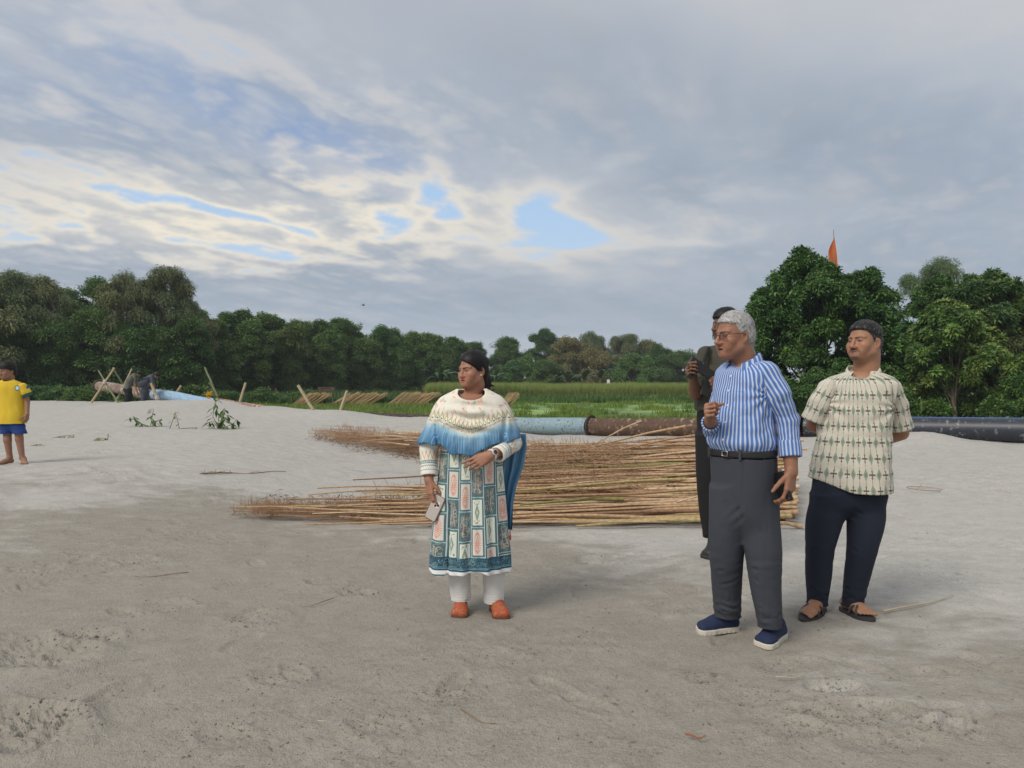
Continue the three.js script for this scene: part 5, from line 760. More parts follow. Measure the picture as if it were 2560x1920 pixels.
  const shawlMat = cloth(shawlTex, null, { bumpMap: weaveBump, bumpScale: .0005 });
  add(t, base, 'shawl', nets(carve(sf, neckCut, .004), V(sc - .34, Y(1140), cz - .2), V(sc + .34, Y(958), cz + .215), .0058, { uv: (x, y, z) => [ang(x, z, sc, cz, 0) * .24 / 1.4 + .5, 1 - (.3 - (y - yb(x - sc))) / .5] }), shawlMat);
  // the long end of the shawl hanging behind her left arm, and a short corner behind the right
  const fall = (pts, wds, uv0, name) => { const n = pts.length - 1, m = 10, pos = [], uv = [], idx = []; for (const off of [0, 1]) for (let i = 0; i <= n; i++) for (let j = 0; j <= m; j++) { const s = j / m - .5, p = pts[i]; pos.push(p.x + s * wds[i][0], p.y + s * wds[i][1] , p.z + s * wds[i][2] + .016 * Math.sin(s * 15 + i) + .004 * Math.sin(i * 2 + s * 30) - off * .006); uv.push(j / m * .16 + uv0, 1 - (.74 + .2 * i / n)); if (i && j) { const a = off * (n + 1) * (m + 1) + i * (m + 1) + j, b = a - m - 1; off ? idx.push(b - 1, a - 1, b, b, a - 1, a) : idx.push(b - 1, b, a - 1, b, a, a - 1); } } const g = new THREE.BufferGeometry(); g.setAttribute('position', new THREE.Float32BufferAttribute(pos, 3)); g.setAttribute('uv', new THREE.Float32BufferAttribute(uv, 2)); g.setIndex(idx); g.computeVertexNormals(); return add(t, base, name, g, shawlMat); };
  fall([q(1290, 1085, -.06), q(1288, 1120, -.06), q(1283, 1170, -.05), q(1274, 1215, -.04), q(1270, 1260, -.03), q(1271, 1300, -.03), q(1273, 1325, -.03)], [[.12, .0, .02], [.135, .01, .03], [.12, .02, .03], [.085, .01, .02], [.06, .0, .02], [.05, 0, .02], [.035, 0, .02]], .2, 'shawl_end');
  fall([q(1058, 1098, -.1), q(1062, 1120, -.09), q(1066, 1145, -.08), q(1062, 1150, -.08)], [[.07, 0, .03], [.06, 0, .02], [.03, 0, .02], [.012, 0, .01]], .4, 'shawl_end');
  { const a = q(1275, 1326, -.02), gs = [tube([a, a.clone().add(V(0, -.02, 0)), a.clone().add(V(.002, -.035, .002))], [.003, .004, .006], 6), new THREE.SphereGeometry(.012, 10, 8).scale(.7, 1.2, .7).translate(a.x, a.y - .045, a.z)]; add(t, base, 'tassel', mergeGeometries(gs), std(col(.62, .12, .09), .9)); }
  // sleeves, trousers, shoes, watch, jewellery
  const sm = cloth(cuffTex), sfold = (x, y, z) => crease(x, y, z, 14, 26, 14, .004, 5);
  add(t, base, 'sleeve', sleeveGeo([q(1108, 1050), eR, q(1073, 1190, .055)], [.058, .054, .05], { fold: sfold, ur: .055, uw: .4, vw: .4, fromEnd: true }), sm);
  add(t, base, 'sleeve', sleeveGeo([q(1255, 1048), eL, q(1243, 1137, .16)], [.052, .05, .049], { fold: sfold, ur: .055, uw: .4, vw: .4, fromEnd: true, ref: V(0, 1, 0) }), sm);
  const wm = cloth(null, col(.74, .74, .71));
  for (const [px, hx, hy, sd] of [[1146, 1153, 1500, 1], [1234, 1233.5, 1506, 9]]) { const a = q(px, 1330, -.02), b = q(hx, hy, -.045); const ll = loft([[b.y, b.x, b.z, .060, .07], [Y(1450), X(px + 1), -d - .04, .068, .076], [Y(1380), X(px), -d - .02, .075, .085], [Y(1300), X(px), -d, .08, .09]], 0, 2.2), inn = loft([[b.y - .02, b.x, b.z, .053, .063], [b.y + .03, b.x, b.z, .05, .06]], 0, 2.2);
    const f = (x, y, z) => { const pt = y < b.y + .07 ? .0012 * Math.sin((y - b.y) * 400) : 0; return smax(ll(x, y, z) + crease(x, y, z, 12, 8, 12, .005, sd) - pt, -inn(x, y, z), .003); };
    add(t, base, 'trouser_leg', nets(f, V(b.x - .1, b.y - .01, -d - .16), V(b.x + .1, Y(1310), -d + .1), .005), wm); }
  const shoeC = (f) => (x, y, z) => { const v = n3(x * 150, y * 150, z * 150), w = n3(x * 70, y * 60, z * 60 + 4); return v + w > .18 ? [.34, .19, .06] : [.44, .075, .035].map(e => e * (1 + .3 * v)); };
  const shoeM = new THREE.MeshStandardMaterial({ vertexColors: true, roughness: .7 }), soleM = std(col(.10, .05, .03), .8);
  for (const f of feet) { const dir = f.t.clone().sub(f.h).normalize(), mid = f.h.clone().addScaledVector(dir, .105), inflated = (x, y, z) => f.f(x, y, z) - .006; const side = V(dir.z, 0, -dir.x); const up = (x, y, z) => { const u = (x - mid.x) * dir.x + (z - mid.z) * dir.z, s = (x - mid.x) * side.x + (z - mid.z) * side.z; return smax(smax(inflated(x, y, z), Math.min(-u + .015 * Math.cos(s * 60) , y - .028), .004), -(y - .004), .002); };
    const [lo, hi] = box(f.pts, .06); const s = add(t, base, 'shoe', nets(up, lo, hi, .004, { color: shoeC() }), shoeM); part(s, 'sole', relGeo(nets((x, y, z) => smax(smax(f.f(x, Math.max(y, .02), z) - .008, y - .012, .002), -y - .004, .002), lo, hi, .005), base), soleM); }
  { const c = wL.clone().addScaledVector(eL.clone().sub(wL).normalize(), .012), ax = eL.clone().sub(wL).normalize(), quat = new THREE.Quaternion().setFromUnitVectors(V(0, 0, 1), ax), w = add(t, base, 'wristwatch', new THREE.TorusGeometry(.0295, .0055, 8, 30).scale(1, 1, 1.6).applyQuaternion(quat).translate(c.x, c.y, c.z), std(col(.75, .72, .7), .4)); const n = V(.0, .15, 1).addScaledVector(ax, -V(0, .15, 1).dot(ax)).normalize(), p = c.clone().addScaledVector(n, .031); part(w, 'watch_case', relGeo(new THREE.CylinderGeometry(.017, .018, .01, 24).applyQuaternion(new THREE.Quaternion().setFromUnitVectors(UPV, n)).translate(p.x, p.y, p.z), base), std(col(.7, .68, .66), .3, { metalness: .6 })); const pp = p.clone().addScaledVector(n, .0055); part(w, 'watch_face', relGeo(new THREE.CylinderGeometry(.0135, .0135, .002, 24).applyQuaternion(new THREE.Quaternion().setFromUnitVectors(UPV, n)).translate(pp.x, pp.y, pp.z), base), std(col(.015, .015, .02), .15)); }
  { const e = V(.079, -.036, -.004).applyMatrix4(Hd.M); add(t, base, 'earring', new THREE.SphereGeometry(.0055, 10, 8).translate(e.x, e.y, e.z), std(col(.85, .7, .45), .25, { metalness: .5 })); const pts = []; for (let k = 0; k <= 16; k++) { const a = mix(-.9, .9, k / 16); pts.push(q(1177 + 32 * Math.sin(a * 1.2), 982 + 12 * Math.cos(a * 1.6), .03 + .045 * Math.cos(a * 1.2))); } add(t, base, 'necklace', tube(pts, t => .0011, 5), std(col(.6, .42, .2), .4, { metalness: .6 })); }
  // her phone: pale back, cluster of three lenses
  { const c = q(1092, 1257, .085), ph = thing('phone', 'pale phone with three camera lenses held low in the woman\'s hand', 'phone', c); ph.rotation.set(-.12, -.35, -.42, 'YXZ'); const rb = (w, h, dd, r) => { const s = new THREE.Shape(); s.moveTo(-w / 2 + r, -h / 2); s.lineTo(w / 2 - r, -h / 2); s.quadraticCurveTo(w / 2, -h / 2, w / 2, -h / 2 + r); s.lineTo(w / 2, h / 2 - r); s.quadraticCurveTo(w / 2, h / 2, w / 2 - r, h / 2); s.lineTo(-w / 2 + r, h / 2); s.quadraticCurveTo(-w / 2, h / 2, -w / 2, h / 2 - r); s.lineTo(-w / 2, -h / 2 + r); s.quadraticCurveTo(-w / 2, -h / 2, -w / 2 + r, -h / 2); return new THREE.ExtrudeGeometry(s, { depth: dd, bevelEnabled: true, bevelSize: .0012, bevelThickness: .0012, bevelSegments: 2 }).translate(0, 0, -dd / 2); };
    const off = V(.004, -.03, 0); part(ph, 'case', rb(.074, .148, .009, .012).translate(off.x, off.y, 0), std(col(.16, .12, .10), .4)); part(ph, 'back_panel', rb(.066, .140, .001, .010).translate(off.x, off.y, .0062), std(col(.50, .45, .41), .3)); const cm = part(ph, 'camera_block', rb(.034, .036, .002, .008).translate(off.x + .006, off.y + .022, .008), std(col(.72, .66, .62), .25)); for (const [x, y] of [[-.001, .030], [-.001, .014], [.014, .022]]) part(cm, 'lens', new THREE.CylinderGeometry(.0068, .0068, .003, 20).rotateX(Math.PI / 2).translate(off.x + x, off.y + y, .0112), std(col(.012, .012, .016), .12)); }
}
// trousers: seat and two legs, open at the hems
function trousers(o) {
  const seat = loft(o.seat, o.yaw || 0, 2.4), legs = o.legs.map(L => loft(L.map(([p, r]) => [p.y, p.x, p.z, r, r * 1.06]), o.yaw || 0, 2.15));
  const ends = o.legs.map(L => { const n = L.length - 1, e = L[n][0], d = V(0, -1, 0); return [e, d, L[n][1]]; });
  const f = (x, y, z) => {
    let e = Math.min(legs[0](x, y, z), legs[1](x, y, z)); const gapk = .012; e = smin(legs[0](x, y, z), legs[1](x, y, z), gapk);
    e = smin(e, seat(x, y, z), .05); e += o.fold(x, y, z); const e0 = e;
    for (const [c, d, r] of ends) { const t = (x - c.x) * d.x + (y - c.y) * d.y + (z - c.z) * d.z, rr = Math.hypot(x - c.x - d.x * t, y - c.y - d.y * t, z - c.z - d.z * t); if (rr < .11 && t > -.2) { e = smax(e, t + (o.hem ? o.hem(x, y, z) : 0) + .006, .003); if (t > -.03) e = smax(e, -(e0 + .008), .002); } }
    return smax(e, y - o.top, .004);
  };
  const pts = [...o.legs.flat().map(p => p[0]), V(o.seat[0][1] - .2, o.top, o.seat[0][2]), V(o.seat[0][1] + .2, o.top, o.seat[0][2])], [lo, hi] = box(pts, .1);
  return nets(f, lo, hi, o.cell || .0062, { uv: (x, y, z) => [Math.atan2(x - o.seat[0][1], z - o.seat[0][2]) * .15, y] });
}
const twill = c => cloth(null, c, { bumpMap: weaveBump, bumpScale: .0003, roughness: .9 });
// folds that gather above a hem and behind a knee
const legFolds = (yh, yk, sd) => (x, y, z) => { const low = S(yh + .2, yh + .03, y) * S(yh - .005, yh + .015, y), kn = Math.exp(-(((y - yk) / .09) ** 2)), w = n3(x * 6 + sd, y * 4, z * 6); return crease(x, y, z, 6, 3.2, 6, .0035, sd) + low * crease(x + y * .5, y, z, 7, 20, 7, .0085, sd + 2) + kn * crease(x - y * .4, y, z, 6, 15, 6, .0045, sd + 5) - .003 * w; };
function collarGeo(c, R, h, yaw, o = {}) {              // a turned-down collar: stand and falling leaf, open at the front by `gap`
  const n = 40, pos = [], uv = [], idx = [], gap = o.gap ?? .5, pr = [[0, 0], [h * .55, .002], [h, .006], [h * .96, .014], [h * .5, .022], [-.012, .032]], pi = pr.length;
  for (let i = 0; i <= n; i++) { const t = i / n * 2 - 1, a = t * (Math.PI - gap), e = S(.8, 1, Math.abs(t)), drop = (o.drop ?? .045) * S(.35, 1, Math.abs(t)), fx = Math.sin(a + Math.PI), fz = Math.cos(a + Math.PI); pr.forEach(([y, r], k) => { const leaf = k > 2 ? (k - 2) / 3 : 0, rr = R + r + leaf * .022 * e, ux = fx * rr * (o.ex ?? 1), uz = fz * rr, yy = y - drop - leaf * e * (o.point ?? .022) - (k < 3 ? 0 : 0); const cs = Math.cos(yaw), sn = Math.sin(yaw); pos.push(c.x + ux * cs + uz * sn, c.y + yy, c.z - ux * sn + uz * cs); uv.push(a * .06 / .164, k * .2); if (i && k) { const b = i * pi + k, d = b - pi; idx.push(d - 1, b - 1, d, d, b - 1, b); } }); }
  const g = new THREE.BufferGeometry(); g.setAttribute('position', new THREE.Float32BufferAttribute(pos, 3)); g.setAttribute('uv', new THREE.Float32BufferAttribute(uv, 2)); g.setIndex(idx); g.computeVertexNormals(); return g;
}
const shoeGeo = (heel, toe, w, h) => { const ank = heel.clone().lerp(toe, .22).add(V(0, h, 0)), f = footField(heel, toe, ank, w, false); return { f: (x, y, z) => f.f(x, y, z) - .008, pts: [...f.pts, ank], raw: f }; };

// ================================================================ the grey-haired man in the striped shirt
{
  const d = 3.88, q = (px, py, dz = 0) => P(px, py, d - dz), Y = py => Yat(py, d), X = px => (px - 1280) / F * d, sk = [.315, .15, .09], yaw = -.9;
  const base = V(X(1858), land(X(1858), d), -d), cx = X(1857), cz = -d;
  const grey = (x, y, z) => { const v = n3(x * 210, y * 60 + z * 90, z * 130), k = .30 + .26 * v - (n3(x * 90, y * 40, z * 60) > .28 ? .16 : 0) - .12 * S(-.02, -.07, y); return [Math.max(.05, k) * 1.0, Math.max(.05, k) * .99, Math.max(.05, k) * .97].map(e => e * 1.35); };
  const Hd = makeHead({ at: q(1834, 838, .01), yaw: -1.2, pitch: .06, roll: 0, s: .99, skin: sk, wide: 1.0, fat: .002, chin: .004, jaw: 1.02, nose: 1.1, mouth: .0055, mouthW: .021, lip: [.24, .10, .075], brow: 1.1, browC: [.07, .055, .05], browA: .85, furrow: 1.1, frown: .6, squint: .8, moles: [[.055, -.03, .0028]],
    neckBase: q(1868, 925, -.03), neckR: .064, hairT: .008, hairTop: (x, y, z) => 1 + .5 * S(.03, .1, y), rough: 1.5, edge: 1.2, lift: .0016, mess: .45,
    hairline: (x, y, z) => z - ctrlL([[-.13, -.085], [-.085, -.072], [-.05, -.05], [-.03, -.024], [.0, .004], [.02, .018], [.04, .026], [.058, .036 + .035 * S(.045, .0, Math.abs(x))], [.068, .075], [.078, .15]])(y),
    hairC: grey, locks: [1300, .026, .0014, p => V(.2 * Math.sign(p.x), -.5 - p.y * 4, -.5), 6] });
  const l = V(Math.cos(yaw), 0, -Math.sin(yaw)), fw = V(Math.sin(yaw), 0, Math.cos(yaw));
  const sL = q(1922, 932, .115), eL = q(1970, 1050, .10), cL = q(1976, 1138, .13), wL = q(1979, 1180, .15), sR = q(1818, 930, -.12), eR = q(1782, 1075, -.06), wR = q(1776, 1046, .13);
  const hL = handOf('left', { wrist: wL, dir: V(-.12, -1, .12), palm: V(-.62, 0, -.8), curl: [[.35, .55, .4], [.35, .6, .4], [.4, .6, .4], [.45, .6, .4]], s: 1.08, th: { out: .75, fwd: .75, pal: .25, bend: .12 } });
  const hR = handOf('right', { wrist: wR, dir: V(-.42, .5, .7), palm: V(.9, .1, .42), curl: [[1.25, 1.35, .7], [1.35, 1.45, .8], [1.4, 1.5, .8], [1.4, 1.5, .8]], s: 1.0, th: { out: .25, fwd: .8, pal: .75, bend: .35, inw: 1.2 } });
  const arm = (h, e, w, r0, r1) => limbMesh((x, y, z) => smin(h.f(x, y, z), cap(e, w, r0, r1)(x, y, z), .016), [...h.pts, w, w.clone().lerp(e, .5)], .035, .003, sk, h.tips);
  const skin = [Hd.geo, arm(hL, eL, wL, .048, .031), arm(hR, eR, wR, .045, .03), core([[q(1862, 930, -.02), q(1858, 1060), .08, .12], [q(1858, 1060), q(1858, 1140), .12, .12], [sL, eL, .045, .045], [eL, wL, .046, .031], [sR, eR, .045, .042], [eR, wR, .042, .03], [q(1825, 1170), q(1818, 1400, -.06), .08, .05], [q(1818, 1400, -.06), q(1820, 1520, -.1), .05, .04], [q(1895, 1170), q(1910, 1400, .03), .08, .05], [q(1910, 1400, .03), q(1926, 1550, .06), .05, .04]], sk)];
  const t = person('grey-haired man with glasses in a blue striped shirt and charcoal trousers', base, skin);
  add(t, base, 'hair', Hd.hair, hairMat);
  { // spectacles
    const gm = std(col(.05, .04, .035), .35, { metalness: .6 }), gs = [], W = (x, y, z) => V(x, y, z).applyMatrix4(Hd.M); const g = new THREE.Group(); g.name = 'spectacles'; t.add(g); g.position.set(-base.x, -base.y, -base.z);
    for (const s of [-1, 1]) { const pts = []; for (let k = 0; k <= 28; k++) { const a = k / 28 * 6.2832, c = Math.cos(a), n = Math.sin(a); pts.push(W(s * .034 + Math.sign(c) * Math.pow(Math.abs(c), .6) * .0235, -.003 + Math.sign(n) * Math.pow(Math.abs(n), .7) * .0145, .1015 - Math.abs(s * .034 + c * .0235) * .16)); } part(g, 'rim', tube(pts, () => .0014, 5), gm);
      const lp = [], li = []; lp.push(...W(s * .034, -.003, .0965).toArray()); for (let k = 0; k < 28; k++) { lp.push(...pts[k].toArray()); li.push(0, 1 + k, 1 + (k + 1) % 28); } const lg = new THREE.BufferGeometry(); lg.setAttribute('position', new THREE.Float32BufferAttribute(lp, 3)); lg.setIndex(li); lg.computeVertexNormals(); part(g, 'lens', lg, new THREE.MeshPhysicalMaterial({ color: col(.80, .80, .80), transmission: 1, thickness: 0, roughness: .02, ior: 1.5 }));
      part(g, 'temple', tube([W(s * .058, .004, .092), W(s * .072, .006, .05), W(s * .079, .006, .0), W(s * .079, -.006, -.02)], () => .0014, 5), gm); }
    part(g, 'bridge', tube([W(-.011, .001, .0995), W(0, .004, .1035), W(.011, .001, .0995)], () => .0014, 5), gm); }
  // shirt
  const rows = [[Y(896), X(1872), cz - .02, .06, .052], [Y(906), X(1870), cz - .015, .115, .07], [Y(916), X(1867), cz - .01, .152, .088], [Y(933), X(1862), cz, .172, .105], [Y(975), X(1859), cz, .172, .122], [Y(1040), X(1856), cz, .170, .145], [Y(1090), X(1855), cz, .178, .162], [Y(1112), X(1856), cz, .176, .156], [Y(1132), X(1858), cz, .172, .146]];
  const tl = loft(rows, yaw, 2.25), shirtM = cloth(stripeTex, null, { bumpMap: weaveBump, bumpScale: .0003 });
  const pit = q(1918, 985, .12);
  const sf = (x, y, z) => { const a = ang(x, z, cx, cz, yaw); let e = tl(x, y, z) - .012 * Math.exp(-(((y - Y(1104)) / .03) ** 2)) * (1 + .5 * Math.sin(a * 13)); const pd = Math.hypot(x - pit.x, y - pit.y, z - pit.z); e += .007 * Math.exp(-pd * 7) * Math.sin(Math.atan2(y - pit.y, x - pit.x) * 11 + pd * 10) + crease(x, y, z, 8, 14, 8, .009 * S(Y(960), Y(1060), y), 3) + crease(x, y, z, 7, 6, 7, .006, 8); e -= .0018 * S(.016, .013, Math.abs(a * .16 - .0)); return e; };
  const vcut = U(.01, ell(q(1844, 898, .08), .06, .05, .085), cap(q(1836, 915, .09), q(1828, 938, .12), .03, .006));
  add(t, base, 'shirt', nets(carve(sf, vcut, .004), V(cx - .24, Y(1134), cz - .24), V(cx + .26, Y(880), cz + .24), .0062, { uv: (x, y, z) => [ang(x, z, cx, cz, yaw) * .16 / .164, y / .164] }), shirtM);
  const sfold = (x, y, z) => crease(x + y * .4, y, z, 9, 15, 9, .009, 4) + crease(x, y, z, 5, 5, 5, .006, 9);
  add(t, base, 'sleeve', sleeveGeo([q(1914, 936, .09), q(1944, 985, .12), eL, cL], [.078, .07, .062, .056], { fold: sfold, ur: .062, uw: .164, vw: .164, cell: .006 }), shirtM);
  add(t, base, 'rolled_cuff', sleeveGeo([q(1974, 1112, .12), q(1977, 1143, .135)], [.059, .058], { deep: .03, ur: .06, uw: .164, vw: .164, cell: .005, fold: (x, y, z) => (Math.abs(Math.hypot(x - cL.x, z - cL.z)) > 1 ? 0 : 0) + crease(x, y, z, 12, 20, 12, .003, 2), ref: V(.7, .7, 0) }), shirtM);
  add(t, base, 'sleeve', sleeveGeo([q(1822, 936, -.1), eR, q(1776, 1056, .08)], [.072, .058, .05], { fold: sfold, ur: .06, uw: .164, vw: .164, cell: .006, ref: V(0, 1, 0) }), shirtM);
  add(t, base, 'collar', collarGeo(q(1860, 904, .0), .069, .046, yaw - .05, { gap: .5, drop: .052, point: .044 }), shirtM);
  { const bm = std(col(.75, .8, .88), .4), bg = new THREE.CylinderGeometry(.0055, .0055, .003, 14).rotateX(Math.PI / 2); for (const [py, k] of [[940, .0], [976, 0], [1012, 0], [1053, 0], [1095, 0]]) { const y = Y(py); let r = .3; for (let s = 0; s < 60 && sf(cx + fw.x * r, y, cz + fw.z * r) > 0; s++) r -= .004; const m = part(t, 'button', bg, bm); m.position.set(cx + fw.x * (r + .003) - base.x, y - base.y, cz + fw.z * (r + .003) - base.z); m.rotation.y = yaw; } }
  { const r2 = (a, y) => { const c = Math.cos(yaw), s = Math.sin(yaw), dx = Math.sin(a), dz = Math.cos(a), wx = dx * c + dz * s, wz = -dx * s + dz * c; let r = .3; for (let k = 0; k < 80 && sf(cx + wx * r, y, cz + wz * r) > 0; k++) r -= .003; return V(cx + wx * (r + .001), y, cz + wz * (r + .001)); }; const pk = [], a0 = .28, w = .38; const corners = [[a0, 978], [a0, 1030], [a0 + w * .5, 1040], [a0 + w, 1030], [a0 + w, 978], [a0, 978]]; const pts = []; corners.forEach(([a, py], i) => { if (i) for (let k = 1; k <= 6; k++) pts.push(r2(mix(corners[i - 1][0], a, k / 6), Y(mix(corners[i - 1][1], py, k / 6)))); else pts.push(r2(a, Y(py))); }); add(t, base, 'pocket_seam', tube(pts, () => .0013, 4), std(col(.16, .28, .6), .9)); }
  // belt and trousers
  const bl = loft([[Y(1118), cx, cz, .176, .150], [Y(1140), cx, cz, .178, .150]], yaw, 2.3), bi = (x, y, z) => smax(bl(x, y, z) + crease(x, y, z, 5, 3, 5, .002), Y(1138) - y, .002);
  const belt = add(t, base, 'belt', nets((x, y, z) => smax(bi(x, y, z), y - Y(1121), .002), V(cx - .21, Y(1144), cz - .21), V(cx + .21, Y(1114), cz + .21), .005), std(col(.018, .018, .02), .45));
  { const c = V(cx + fw.x * .156, Y(1129.5), cz + fw.z * .156), b = part(belt, 'buckle', new THREE.TorusGeometry(.019, .0028, 6, 4).rotateZ(Math.PI / 4).scale(1.15, .9, 1).rotateY(yaw).translate(c.x - base.x, c.y - base.y, c.z - base.z), std(col(.5, .5, .5), .3, { metalness: .9 })); for (const a of [.55, 1.25, -.7]) { const p = V(cx + Math.sin(yaw + a) * .178, Y(1130), cz + Math.cos(yaw + a) * .160); part(t, 'belt_loop', new THREE.BoxGeometry(.012, .052, .006).rotateY(yaw + a).translate(p.x - base.x, p.y - base.y, p.z - base.z), std(col(.05, .055, .065), .9)); } }
  const knL = q(1817, 1395, -.03), anL = q(1821, 1545, -.12), knR = q(1910, 1395, .07), anR = q(1927, 1571, .075);
  const pleat = (x, y, z) => { const a = ang(x, z, cx, cz, yaw); return y > Y(1330) ? .004 * (S(.03, 0, Math.abs(a - .33)) + S(.03, 0, Math.abs(a - .62)) + S(.03, 0, Math.abs(a + .3))) * S(Y(1330), Y(1180), y) : 0; }, lf = legFolds(Y(1560), Y(1400), 3);
  const gf = foldLines([[q(1862, 1262, .12), q(1806, 1310, .1), .012, 0.0040], [q(1862, 1285, .12), q(1815, 1345, .1), .012, 0.0035], [q(1868, 1275, .13), q(1922, 1320, .13), .012, 0.0035], [q(1880, 1425, .13), q(1945, 1418, .13), .011, 0.0040], [q(1876, 1448, .13), q(1935, 1462, .13), .01, 0.0030], [q(1790, 1432, .02), q(1846, 1408, .03), .011, 0.0040], [q(1788, 1470, 0), q(1850, 1448, .02), .01, 0.0030], [q(1792, 1512, -.03), q(1846, 1524, -.03), .010, 0.0050], [q(1800, 1532, -.04), q(1852, 1516, -.04), .010, 0.0045], [q(1904, 1520, .12), q(1950, 1536, .13), .010, 0.0050], [q(1900, 1552, .13), q(1955, 1540, .13), .010, 0.0050], [q(1842, 1150, .1), q(1848, 1290, .12), .007, 0.0030], [q(1908, 1150, .12), q(1912, 1330, .14), .009, -.004], [q(1818, 1260, .08), q(1820, 1500, -.02), .008, -.0035], [q(1914, 1330, .14), q(1922, 1540, .14), .008, -.0035], [q(1925, 1145, .13), q(1944, 1205, .1), .006, .007]]);
  add(t, base, 'trousers', trousers({ yaw, top: Y(1138), seat: [[Y(1345), X(1862), cz, .05, .05], [Y(1300), X(1861), cz, .13, .115], [Y(1250), X(1860), cz, .160, .134], [Y(1200), X(1860), cz, .170, .142], [Y(1140), X(1858), cz, .172, .144]], legs: [[[q(1824, 1220, -.01), .091], [q(1820, 1310, -.01), .094], [knL, .088], [q(1818, 1470, -.08), .077], [anL, .073]], [[q(1896, 1220, .02), .091], [q(1902, 1310, .05), .094], [knR, .091], [q(1916, 1480, .075), .074], [anR, .064]]], fold: (x, y, z) => pleat(x, y, z) + lf(x, y, z) + gf(x, y, z) }), twill(col(.044, .050, .064)));
  // slip-on shoes with pale soles
  const navy = cloth(null, col(.013, .024, .068), { bumpMap: weaveBump, bumpScale: .0006 }), sole = std(col(.58, .54, .46), .8);
  for (const [h, e] of [[V(X(1853) + .03, .01, -4.03), V(P(1724, 1583, 3.96).x, .01, -3.965)], [V(P(1958, 1590, 3.92).x, .01, -3.93), V(P(1892, 1625, 3.715).x, .01, -3.71)]]) { const f = shoeGeo(h, e, 1.02, .07), [lo, hi] = box(f.pts, .06); const s = add(t, base, 'shoe', nets((x, y, z) => smax(f.f(x, y, z), .022 - y, .003), lo, hi, .0048), navy); part(s, 'sole', relGeo(nets((x, y, z) => { const w = .0015 * Math.sin(x * 300 + z * 240); return smax(smax(f.f(x, Math.max(.03, y), z) - .004 - (y > .012 ? 0 : w), y - .027, .003), -.002 - y, .002); }, lo.clone().setY(-.02), hi, .0048), base), sole); }
  { const c = hL.at(.075, .022, .03), ph = thing('phone', 'black phone held low in the grey-haired man\'s hanging hand', 'phone', c); ph.rotation.set(.1, -.9, .35, 'YXZ'); part(ph, 'body', new THREE.BoxGeometry(.074, .15, .008), std(col(.012, .012, .014), .25)); const b = part(ph, 'camera_block', new THREE.BoxGeometry(.032, .036, .003).translate(.016, -.05, .0055), std(col(.05, .04, .04), .2)); for (const [x, y] of [[.009, -.042], [.009, -.058], [.024, -.05]]) part(b, 'lens', new THREE.CylinderGeometry(.006, .006, .003, 16).rotateX(Math.PI / 2).translate(x, y, .0078), std(col(.02, .02, .03), .1)); }
}
